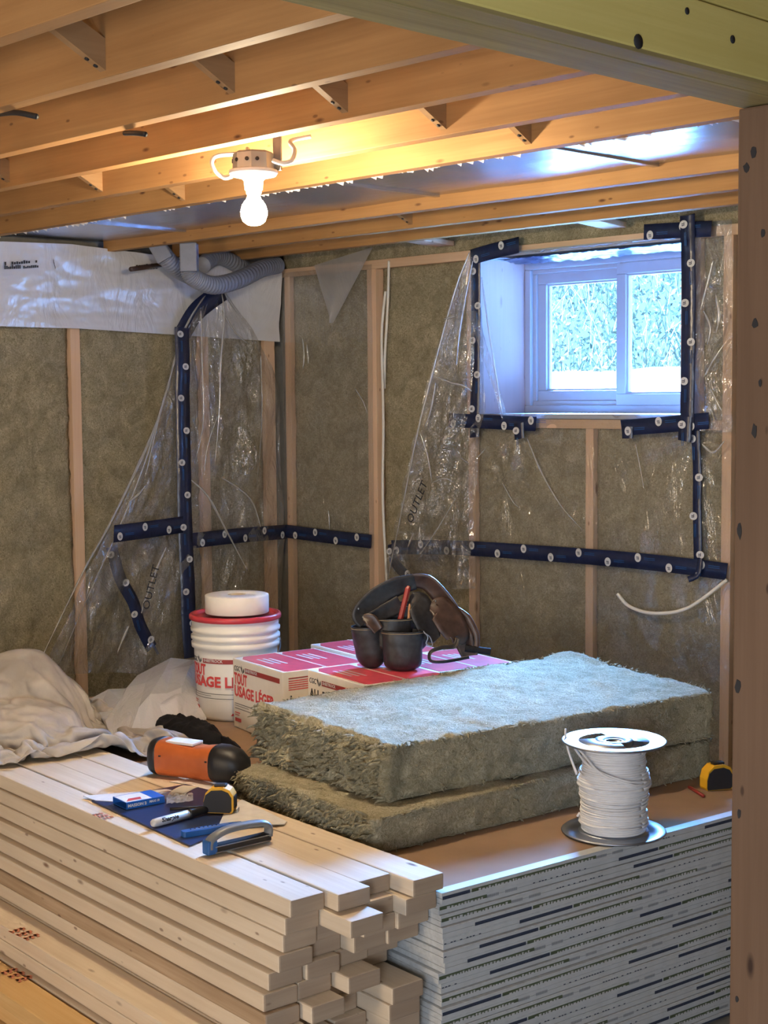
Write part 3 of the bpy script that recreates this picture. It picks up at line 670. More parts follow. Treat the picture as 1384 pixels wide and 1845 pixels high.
tape([PX(201, 985, XL+.19), PX(216, 1040, XL+.19), PX(240, 1085, XL+.2), PX(252, 1125, XL+.2), PX(274, 1168, XL+.2)], LN, 'twisted loose navy tape hanging diagonally on the plastic curtain', .055)
# ------------------------------------------------------------------ cables on the wall
def cable(pts, r, name, mat, label, cat='cable', n=12): return center(MB().tube(smooth(pts, n), r, 8), name, mat, label, cat)
cable([PY(695, 525, YB-.005), PY(690, 570, YB-.016), PY(688, 620, YB-.01), PY(691, 760, YB-.006), PY(690, 900, YB-.008), PY(697, 1060, YB-.01), PY(695, 1200, YB-.01)], .006, 'wall_cable', 'cable', 'white cable running down the side of the stud left of the window')
cable([PY(701, 470, YB-.0), PY(699, 545, YB-.01), PY(694, 640, YB+.0), PY(693, 700, YB+.02)], .006, 'wall_cable', 'cable', 'second white cable at the top of the cable stud')
cable([PY(1113, 1070, YB-.03), PY(1135, 1093, YB-.035), PY(1180, 1105, YB-.045), PY(1240, 1095, YB-.045), PY(1310, 1045, YB-.03)], .007, 'loose_cable', 'cable', 'white cable end sagging below the long tape strip at the right')
# ------------------------------------------------------------------ lamp
L0 = Vector((-2.945, 2.43, 2.165))
lm = empty('ceiling_lamp', L0); tag(lm, 'bare lit bulb in a white lampholder under a metal junction box', 'lamp')
MB().lathe([(0, 0), (.052, 0), (.052, .04), (.046, .045), (0, .045)], 8, sm=False).build('junction_box', 'galv', lm)
b = MB(); b.box(.020, .050, .048, .052, .0, .10); b.build('mounting_bracket', 'galv', lm)
b = MB()
for q in (-2.2, -1.6, -1.0, -.5): b.tube([(.0515*cos(q), .0515*sin(q), .022), (.0535*cos(q), .0535*sin(q), .022)], .005, 10)
b.build('knockout', 'rubber', lm)
MB().lathe([(0, 0), (.060, 0), (.062, -.006), (.056, -.014), (.03, -.020), (.0245, -.026), (.0225, -.048), (.02, -.05), (0, -.05)], 32).build('lampholder', 'vinyl', lm)
MB().lathe([(.019, -.044), (.0195, -.056), (.016, -.062), (.022, -.078)], 24).build('bulb_neck', 'whitecard', lm)
MB().lathe([(.0225, -.076), (.030, -.088), (.0335, -.102), (.033, -.112), (.028, -.126), (.016, -.135), (0, -.138)], 24).build('bulb', 'bulb', lm)
def lcable(pts, label):
    mb = MB().tube([q-L0 for q in smooth(pts, 12)], .0055, 8); return mb.build('supply_cable', 'cable', lm)
lcable([PY(417, 318, 2.41), PY(404, 320, 2.41), PY(388, 308, 2.40), PY(382, 290, 2.40), PY(395, 280, 2.42), PY(440, 276, 2.47), PY(446, 268, 2.5)], '')
lcable([PY(492, 289, 2.40), PY(510, 294, 2.41), PY(526, 288, 2.43), PY(531, 270, 2.46), PY(524, 254, 2.5), PY(560, 246, 2.55)], '')
# ------------------------------------------------------------------ hoses and pipes
def hose(pts, r, label):
    path = smooth(pts, 40); mb = MB(); mb.tube(path, [r*(1+.06*sin(i*1.25)) for i in range(len(path))], 18)
    return center(mb, 'flexible_hose', 'hose', label, 'hose', 'grey flexible hoses under the ceiling')
hose([PD(340, 452, 6.0), PD(341, 488, 6.0), PD(352, 502, 6.02), PD(385, 514, 6.1), PD(430, 504, 6.25), PD(470, 485, 6.45), PD(500, 478, 6.6)], .036, 'grey ribbed hose curving from the square boot towards the corner')
hose([PD(292, 455, 6.15), PD(312, 478, 6.2), PD(338, 495, 6.3), PD(355, 497, 6.4)], .036, 'left-hand grey hose rising under the last joists')
hose([PD(365, 478, 6.25), PD(392, 462, 6.45), PD(430, 478, 6.6), PD(452, 490, 6.75)], .034, 'short grey hose behind the curving one')
b = MB()
c_ = PD(341, 465, 5.97)
X_ = Matrix.Translation(c_) @ Matrix.Rotation(YAW, 4, 'Z'); b.box(-.034, .034, -.034, .034, -.055, .06, 0, X_, bev=.006); center(b, 'hose_boot', 'hose', 'square grey-blue boot above the curving hose', 'duct boot')
c_ = PD(293, 458, 6.15)
b = MB(); X_ = Matrix.Translation(c_) @ Matrix.Rotation(YAW, 4, 'Z') @ Matrix.Rotation(-.5, 4, 'Y'); b.box(-.034, .034, -.034, .034, -.03, .05, 0, X_, bev=.006); center(b, 'hose_boot', 'hose', 'grey boot at the top of the left-hand hose', 'duct boot')
center(MB().tube([PD(236, 485, 6.0), PD(300, 476, 6.3)], .010, 10), 'copper_pipe', 'brownleather', 'thin brown pipe passing behind the grey hoses', 'pipe')
# cables through holes in the joists at the left
cable([PY(0, 205, 1.75), PY(30, 203, 1.68), PY(66, 210, 1.685)], .006, 'joist_cable', 'rubber', 'dark cable passing through a joist at the upper left')
cable([PY(225, 240, 2.08), PY(245, 240, 2.0), PY(262, 242, 1.99)], .006, 'joist_cable', 'rubber', 'grey cable through a joist above the bulb')
# ------------------------------------------------------------------ drywall stack
NSH, TH = 41, .0127
z = .53; rk = random.Random(11)
ph = 0
for i in range(NSH):
    z1 = .53-TH*i; z0 = z1-TH+.0006; top = i == 0
    if i % 2 == 0: du, dv = rk.uniform(-.006, .006)+.004*sin(i*.5), rk.uniform(-.006, .006)
    L_, W2 = 2.42, 1.22
    e = empty('drywall_sheet', S(0, 0, z0), SROT)
    tag(e, ('topmost drywall sheet with a brown kraft paper face, under the spool and insulation' if top else 'white-edged drywall sheet, %s from the top of the stack' % ORD[i]), 'drywall', 'stacked drywall sheets')
    MB().box(-L_-du, -du, dv, dv+W2, 0, z1-z0, bev=.0015).build('sheet_core', 'gypsum', e)
    if top:
        MB().box(-L_-du+.004, -du-.006, dv+.004, dv+W2-.004, z1-z0-.0003, z1-z0+.0006).build('paper_face', 'kraft', e)['label'] = 'brown paper face'
    x0 = -du; ph = (i//2)*7919+5; mb = MB(); hi = i % 2 == 0; rt_ = random.Random(ph)
    def zb(a0, a1):      # clip a height range (measured from the seam) to this sheet's half of the folded tape
        if hi: a0, a1 = max(a0, 0), a1
        else: a0, a1 = a0+TH, min(a1, 0)+TH-.0006
        return (a0, a1) if a1 > a0 else None
    def tb(xa, xb, ya, yb_, a0, a1, mi):
        r_ = zb(a0, a1)
        if r_: mb.box(xa, xb, ya, yb_, r_[0], r_[1], mi)
    tb(x0, x0+.0009, dv, dv+W2, -TH+.0015, TH-.003, 0)
    if top: mb.box(x0-.028, x0+.0009, dv, dv+W2, TH-.0005, TH+.0002, 0)
    y = dv-.3*rt_.random(); seq = [(.16, 1, 'n'), (.004, 0, ''), (.36, 2, 't'), (.12, 0, 'b'), (.14, 0, 'd'), (.10, 0, '')]; k = rt_.randrange(6)
    while y < dv+W2:
        l, mt, kd = seq[k % 6]; k += 1; l *= rt_.uniform(.8, 1.2); a, c = max(y, dv+.002), min(y+l, dv+W2-.002); y += l
        if c <= a: continue
        X1 = x0+.0013
        if mt: tb(x0, X1, a, c, -.0026, .0050, mt)
        if kd == 't':
            q = a+.02
            while q < c-.015:
                wd = rt_.uniform(.005, .011); tb(X1, X1+.0003, q, q+wd*.8, -.0026, .0002+.0026*rt_.random(), 4); q += wd+.002
        if kd == 'b':
            for s0 in (0, .055):
                q = a+s0
                while q < min(c, a+s0+.035): tb(x0, X1, q, q+.0022, -.004, .003, 3); q += .0036
        if kd == 'd':
            q = a
            while q < c: tb(x0, X1, q, q+.006, .0, .0022, 1); q += rt_.choice((.009, .018))
    mb.build('end_tape', ['endtape', 'navyband', 'greenband', 'greyband', 'white_ink'], e)
# ------------------------------------------------------------------ lumber pile
LROT = radians(-4.84)
rows = [
 [(-.350, .057), (-.257, .026), (-.168, .068), (-.079, .000)],
 [(-.359, .066), (-.2705, -.032), (-.182, .041), (-.0935, .003)],
 [(-.355, .073), (-.270, .085), (-.182, .039), (-.094, .033)],
 [(-.373, .068), (-.281, .098), (-.189, .060), (-.098, .057)],
 [(-.389, .083), (-.297, .080), (-.205, .100), (-.112, .110)],
 [(-.403, .076), (-.311, .085), (-.215, .042), (-.120, .140)],
 [(-.405, .067), (-.314, .039), (-.215, .130), (-.124, .013)],
 [(-.403, .055), (-.311, .127), (-.219, .120), (-.127, .020)]]
for k in range(8, 15):
    v0 = -.498 if k < 10 else -.603 if k < 12 else -.66
    n = 4 if k < 10 else 5 if k < 12 else 6; rk2 = random.Random(k)
    rows.append([(v0+.094*j, rk2.uniform(.02, .13)) for j in range(n+1 if k < 12 else n)])
rowname = ['top', 'second', 'third', 'fourth', 'fifth', 'sixth', 'seventh', 'eighth', 'ninth', 'tenth', 'eleventh', 'twelfth', 'thirteenth', 'fourteenth', 'fifteenth']
colname = ['first', 'second', 'third', 'fourth', 'fifth', 'sixth', 'seventh']
protos = []
for k in range(3):
    pm = MB().box(-2.44, 0, .0006, .0875, 0, .0366, bev=.0042, endmi=1); protos.append(pm)
first = {}
for r, row in enumerate(rows):
    ztop = .575-.038*r
    for c, (v0, u0_) in enumerate(row):
        yel = 1 if (r >= 10 and c == 0) else 2 if (r == 6 and c == 0) else 0
        # v0 is measured at u=.06; the pile is turned a little against the drywall
        loc = S(u0_, v0-.041*(u0_-.06), max(.001, ztop-.038))
        if yel not in first: o = protos[0].build('lumber_board', [('lumber', 'lumber_yellow', 'lumber_rough')[yel], 'lumber_end']); first[yel] = o
        else: o = first[yel].copy(); COL.objects.link(o)
        o.location = loc+AV*random.uniform(-.004, .003); o.rotation_euler = (0, 0, LROT+random.uniform(-.0012, .0018))
        tag(o, 'pale softwood board in the pile, %s row down, %s from the left end' % (rowname[r], colname[c]) if r else 'pale softwood board on top of the pile, %s from the left' % colname[c], 'lumber', 'boards stacked in the lumber pile')
# red stamps on boards
def stamp(u_, v_, z_, par, s_=.02):
    b = MB(); rk3 = random.Random(int(u_*100))
    X = Matrix.Translation(S(u_, v_, z_)) @ Matrix.Rotation(LROT+.1, 4, 'Z')
    for i in range(9):
        a, c = (i % 3)*s_*1.1, (i//3)*s_*.5
        b.box(a, a+s_*.8, c, c+s_*.22, 0, .0003, 0, X)
        b.box(a+s_*.2*rk3.random(), a+s_*.45, c, c+s_*.42, 0, .0003, 0, X)
    o = b.build('grade_stamp', 'stampink', None); o.parent = par; o.matrix_parent_inverse = (Matrix.Translation(par.location) @ par.rotation_euler.to_matrix().to_4x4()).inverted(); o['label'] = 'faded red grade stamp'
M['stampink'] = plain('stamp_ink', (.62, .22, .12), .8, var=.25, scale=120)
lb = sorted([o for o in bpy.data.objects if o.name.startswith('lumber_board')], key=lambda o: o.name)
byl = {o['label']: o for o in lb}
p = PZ(165, 1468, .5755)-O0; stamp(p.dot(AU), p.dot(AV), .5755, [o for l, o in byl.items() if 'on top' in l and 'first' in l][0])
p = PZ(14, 1678, .2715)-O0; stamp(p.dot(AU), p.dot(AV), .2715, byl['pale softwood board in the pile, ninth row down, first from the left end'], .03)
p = PZ(0, 1752, .1955)-O0; stamp(p.dot(AU), p.dot(AV), .1955, byl['pale softwood board in the pile, eleventh row down, first from the left end'], .03)
# ------------------------------------------------------------------ loose mineral wool batts on the drywall
def batt(corn, za, zb_, label, seed, amp=.006, torn=.0, edge=.012, res=.010):
    c = [S(u_, v_, 0) for u_, v_ in corn]   # near-left, far-left, far-right, near-right
    def pos(a, b_, k):
        p = c[0].lerp(c[3], a).lerp(c[1].lerp(c[2], a), b_); z0 = lerp(za[0], za[1], b_); z1 = lerp(zb_[0], zb_[1], b_)
        return Vector((p.x, p.y, lerp(z0, z1, k)))
    ax = (c[3]-c[0]).normalized(); ay = (c[1]-c[0]).normalized()
    nu = int((c[3]-c[0]).length/res); nv = int((c[1]-c[0]).length/res); nw = 14
    mid = pos(.5, .5, .5)
    def disp(a, b_, k):
        p = pos(a, b_, k); n = Vector((0, 0, 0)); q = (p.x*9+seed, p.y*9, p.z*14)
        if a < .001: n -= ax
        if a > .999: n += ax
        if b_ < .001: n -= ay
        if b_ > .999: n += ay
        if k > .999: n += Vector((0, 0, 1))
        d = amp*(tn(q, 3)+.5*tn((p.x*34, p.y*34, p.z*50+seed), 2))
        if 1e-3 < k < .999: d += amp*.9*noise.noise(Vector((p.x*5, p.y*5, p.z*90+seed)))
        if b_ < .04 and torn:
            wgt = 1-b_/.04; d += torn*wgt*(1.1*tn((p.x*11, p.y*8, p.z*20+seed), 5)+.6*rg((p.x*26, p.y*20, p.z*34)))*(1 if b_ < .001 else .5)
        if n.length: n.normalize(); p += n*(d-edge*(.3 if n.length and sum(1 for t in (a, b_, k) if t < .001 or t > .999) > 1 else 0))
        if k < .001: p.z = max(p.z, za[0]+.0005)
        if k > .999: p.z += .004*tn((p.x*3, p.y*3, seed), 2)
        return p
    mb = MB()
    mb.grid(lambda s_, t_: disp(s_, t_, 1), nu, nv); mb.grid(lambda s_, t_: disp(s_, t_, 0), nu//2, nv//2)
    mb.grid(lambda s_, t_: disp(s_, 0, t_), nu, nw); mb.grid(lambda s_, t_: disp(s_, 1, t_), nu, nw)
    mb.grid(lambda s_, t_: disp(0, s_, t_), nv, nw); mb.grid(lambda s_, t_: disp(1, s_, t_), nv, nw)
    rk = random.Random(seed+1)
    for i in range(900):    # short fibres sticking out along the edges
        t_ = rk.random(); sd = rk.randrange(4); a_, b2, dr = ((t_, 0, -ay), (t_, 1, ay), (0, t_, -ax), (1, t_, ax))[sd]
        p = disp(a_, b2, rk.choice((.97, .985, .96, .05)) if rk.random() < .8 else rk.random()); dr = (dr+ax*rk.gauss(0, .6)+ay*rk.gauss(0, .6)+Vector((0, 0, rk.gauss(0, .5)))).normalized(); L_ = .006+.014*rk.random()
        mb.tube([p-dr*.004, p+dr*L_*.5, p+dr*L_+Vector((0, 0, rk.gauss(0, .002)))], [.0028, .002, .0006], 4, cap=False)
    if torn:    # loose tufts of fibre on the torn end
        rk = random.Random(seed)
        for i in range(420):
            a, k = rk.random(), rk.random(); p = disp(a, 0, max(.02, min(.98, k))) ; L_ = .010+.022*rk.random()
            dr = (-ay*(.5+rk.random())+ax*rk.uniform(-.8, .8)+Vector((0, 0, rk.uniform(-.9, .6)))).normalized()
            mb.tube([p+ay*.006, p+dr*L_*.5+Vector((0, 0, .003)), p+dr*L_], [.005, .0035, .0008], 5, cap=False)
    n_ = len(mb.v); cc = Vector((mid.x, mid.y, za[0])); mb.v = [tuple(Vector(v)-cc) for v in mb.v]
    o = mb.build('insulation_batt', 'wool', loc=cc)
    bm = bmesh.new(); bm.from_mesh(o.data); bmesh.ops.remove_doubles(bm, verts=bm.verts, dist=.0012); bmesh.ops.recalc_face_normals(bm, faces=bm.faces); bm.to_mesh(o.data); bm.free()
    return tag(o, label, 'insulation', 'loose insulation batts')
batt([(.92, .035), (.93, 1.24), (.305, 1.235), (.300, .045)], (.5315, .5315), (.618, .632), 'lower mineral wool batt lying on the brown drywall paper', 3, .007, .010)
batt([(1.00, .175), (1.02, 1.37), (.295, 1.225), (.385, .155)], (.622, .636), (.757, .768), 'upper mineral wool batt with a torn near end and bluish lit top', 21, .009, .034)
# ------------------------------------------------------------------ cartons of joint compound
ST = Matrix.Rotation(SROT, 4, 'Z')
def jag(mb, X, w_, h_, mi):
    """red sawtooth mountain print"""
    pts = [(w_, 0)]; n = 8
    pts.append((w_, h_))
    for i in range(n):
        t = (i+1)/n; pts += [(w_*(1-t)+.004, h_*(1-t)**1.0+.007), (w_*(1-t)-.002, h_*(1-t)-.001 if i < n-1 else 0)]
    pts = [(x, max(0, y)) for x, y in pts]
    mb.add([(x, y, .0004) for x, y in pts], [tuple(range(len(pts)))], mi, False, X)
def leafmark(mb, X, s_, mi):
    mb.add([(0, .8*s_, .0004), (.25*s_, .35*s_, .0004), (.45*s_, 0, .0004), (.5*s_, .3*s_, .0004), (.35*s_, .75*s_, .0004), (.22*s_, 1.0*s_, .0004), (.25*s_, .7*s_, .0004)], [tuple(range(7))], mi, False, X)
    mb.add([(.5*s_, 0, .0004), (.9*s_, .25*s_, .0004), (.85*s_, .7*s_, .0004), (.65*s_, .45*s_, .0004)], [(0, 1, 2, 3)], mi, False, X)
def front_print(mb, X, w_, h_, words, warp=None):
    """mats: 0 dark ink, 1 red, 2 dark red, 3 white"""
    T = lambda x, y, z=.0003: X @ Matrix.Translation((x, y, z))
    def pt(txt, size, x, y, mi, width=None, bold=0):
        if warp: put_text(mb, txt, size, None, mi, bold, 0, width, lambda v: warp((v[0]+x, v[1]+y, v[2]+.0005)))
        else: put_text(mb, txt, size, T(x, y), mi, bold, 0, width)
    def bx(x0, x1, y0, y1, mi):
        if warp:
            n = max(1, int((x1-x0)/.01)); vs = []
            for i in range(n+1): vs += [warp((lerp(x0, x1, i/n), y0, .0006)), warp((lerp(x0, x1, i/n), y1, .0006))]
            mb.add(vs, [(2*i, 2*i+2, 2*i+3, 2*i+1) for i in range(n)], mi)
        else: mb.box(x0, x1, y0, y1, 0, .0004, mi, X)
    pt('CGC', .024*h_/.23, .01, h_*.83, 0, .038)
    if warp:
        sub = MB(); leafmark(sub, Matrix.Identity(4), .026, 0); mb.add([warp((v[0]+.052, v[1]+h_*.82, .0007)) for v in sub.v], sub.f, 0)
    else: leafmark(mb, T(.052, h_*.81), .028, 0)
    bx(.082, w_*.94, h_*.83, h_*.90, 2); pt('SHEETROCK', .013, .086, h_*.85, 3, .075, .0003)
    if words[0] == 'T':
        pt('TOUT', .050, .010, h_*.645, 1, .085, .0016); pt('USAGE LÉGER', .048, .010, h_*.47, 1, w_*.80, .0016)
        bx(w_*.52, w_*.86, h_*.43, h_*.438, 1)
    else: pt('ALL PURPOSE', .044, .012, h_*.62, 0, w_*.72, .001)
    bx(.012, w_*.60, h_*.355, h_*.363, 0); bx(.012, w_*.32, h_*.325, h_*.331, 0); bx(.012, w_*.70, h_*.285, h_*.293, 0)
    bx(.012, .045, h_*.22, h_*.235, 1); bx(.012, .04, h_*.19, h_*.20, 1); bx(.012, .052, h_*.10, h_*.15, 1)
    sub = MB(); jag(sub, Matrix.Identity(4), w_*.40, h_*.36, 0)
    if warp:
        o_ = [(v[0]+w_*.52, v[1]+h_*.03, .0007) for v in sub.v]; base = o_[0]; n = 24; vs = []
        x0 = min(v[0] for v in o_); x1 = max(v[0] for v in o_)
        for i in range(n+1):
            x = lerp(x0, x1, i/n); hh = h_*.36*(i/n)+(.006 if i % 3 == 1 else -.004 if i % 3 == 2 else 0); vs += [warp((x, h_*.03, .0007)), warp((x, h_*.03+max(.001, hh), .0007))]
        mb.add(vs, [(2*i, 2*i+2, 2*i+3, 2*i+1) for i in range(n)], 1)
    else: mb.add(sub.v, sub.f, 1, False, T(w_*.56, h_*.04))
PR = ['mark', 'red', 'darkred', 'white_ink']
def carton(u_, v_, w_, d_, h_, rot, label, words='T'):
    e = empty('compound_carton', S(u_, v_, .5315), SROT+rot); tag(e, label, 'box', 'cartons of joint compound')
    MB().box(-w_/2, w_/2, -d_/2, d_/2, 0, h_, bev=.003).build('carton_body', 'carton', e)
    for sy in (0, 1):
        y0, y1 = (-d_/2+.012, -.004) if sy == 0 else (.004, d_/2-.012)
        b = MB(); b.prism([(-w_/2+.045, y0), (w_/2-.012, y0), (w_/2-.004, y0+.01), (w_/2-.004, y1-.01), (w_/2-.012, y1), (-w_/2+.012, y1), (-w_/2+.012, y0+.02)], h_, h_+.0012, 0)
        for k in range(3): b.box(-.08+.004*k, .02+.01*k, y0+.03+.02*k, y0+.038+.02*k, h_+.001, h_+.0016, 1)
        b.build('top_flap', ['pinkred', 'white_ink'], e)
    b = MB(); b.box(-w_/2+.002, w_/2-.002, -.003, .003, h_, h_+.0016, 0); b.build('flap_seam', 'carton', e)
    X = Matrix.Translation((-w_/2, -d_/2-.0003, 0)) @ Matrix.Rotation(pi/2, 4, 'X')
    b = MB(); front_print(b, X, w_, h_, words); b.build('front_print', PR, e)
    X = Matrix.Translation((w_/2+.0003, -d_/2, 0)) @ Matrix.Rotation(pi/2, 4, 'Z') @ Matrix.Rotation(pi/2, 4, 'X')
    b = MB()
    for k in range(5): b.box(.02, d_*.62-.02*(k % 2), h_*(.86-.03*k), h_*(.86-.03*k)+.003, 0, .0004, 1, X)
    b.box(.02, d_*.66, h_*.895, h_*.91, 0, .0004, 2, X)
    put_text(b, '1', .034, X @ Matrix.Translation((.02, h_*.56, .0002)), 0, .001)
    b.box(.02, .055, h_*.52, h_*.535, 0, .0004, 0, X); b.box(.02, d_*.7, h_*.49, h_*.50, 0, .0004, 0, X)
    b.build('side_print', PR, e)
    return e
CH = .226
carton(1.505, .650, .32, .31, CH, radians(-3), 'front left carton printed TOUT USAGE LÉGER, right beside the bucket')
carton(1.180, .715, .315, .30, CH, radians(-3), 'carton carrying the front of the tool belt, partly hidden behind the batts', 'A')
carton(1.215, 1.025, .315, .30, CH-.004, radians(-4), 'carton under the right end of the tool belt')
carton(1.560, 1.000, .36, .30, CH-.004, radians(-3), 'back carton seen between the bucket and the tool belt')
# ------------------------------------------------------------------ bucket, lid, roll
bl = S(1.835, .615, .5315); bk = empty('compound_bucket', bl); tag(bk, 'white plastic bucket with red lid rim and TOUT USAGE LÉGER print', 'bucket')
prof = [(0, 0), (.124, 0), (.128, .004), (.130, .012), (.1335, .10), (.139, .215), (.1395, .235), (.147, .237), (.148, .252), (.142, .256), (.142, .262), (.149, .265), (.149, .275), (.143, .279), (.143, .287), (.149, .290), (.150, .299), (.145, .303), (.145, .322), (.148, .326), (.146, .331)]
MB().lathe(prof, 72).build('bucket_body', 'bucket', bk)
MB().lathe([(0, .334), (.135, .334), (.1375, .337), (.140, .345), (.150, .346), (.154, .341), (.154, .330), (.150, .327), (.146, .328)], 72).build('red_lid', 'redlid', bk)
vd = Vector((EYE.x-bl.x, EYE.y-bl.y, 0)); ang0 = math.atan2(vd.y, vd.x)
def bwarp(v): r = .1345+.0045*(v[1]/.22)+v[2]+.0006; q = ang0+radians(-86)+v[0]/.136; return (r*cos(q), r*sin(q), v[1]+.015)
b = MB(); front_print(b, None, .36, .215, 'T', bwarp); b.build('label_print', PR, bk)
b = MB(); q0 = ang0+radians(78)
b.tube([(.151*cos(q0+t), .151*sin(q0+t), .262-.16*sin(max(0, t)/1.1*pi/2)*.6) for t in [i*.11 for i in range(11)]], .0022, 6); b.build('wire_handle', 'steel', bk)
rl = bl+Vector((0, 0, .3475)) + Vector((.01, -.0, 0))
t = empty('joint_tape_roll', rl); tag(t, 'roll of white paper joint tape lying on the bucket lid', 'tape roll')
MB().lathe([(.030, 0), (.105, 0), (.1065, .002), (.1065, .058), (.105, .060), (.030, .060), (.030, 0)], 64).build('paper_winding', 'paper', t)
b = MB().lathe([(.022, .002), (.030, .002), (.030, .0605), (.022, .0605), (.022, .002)], 32); b.build('cardboard_core', 'beigecard', t)
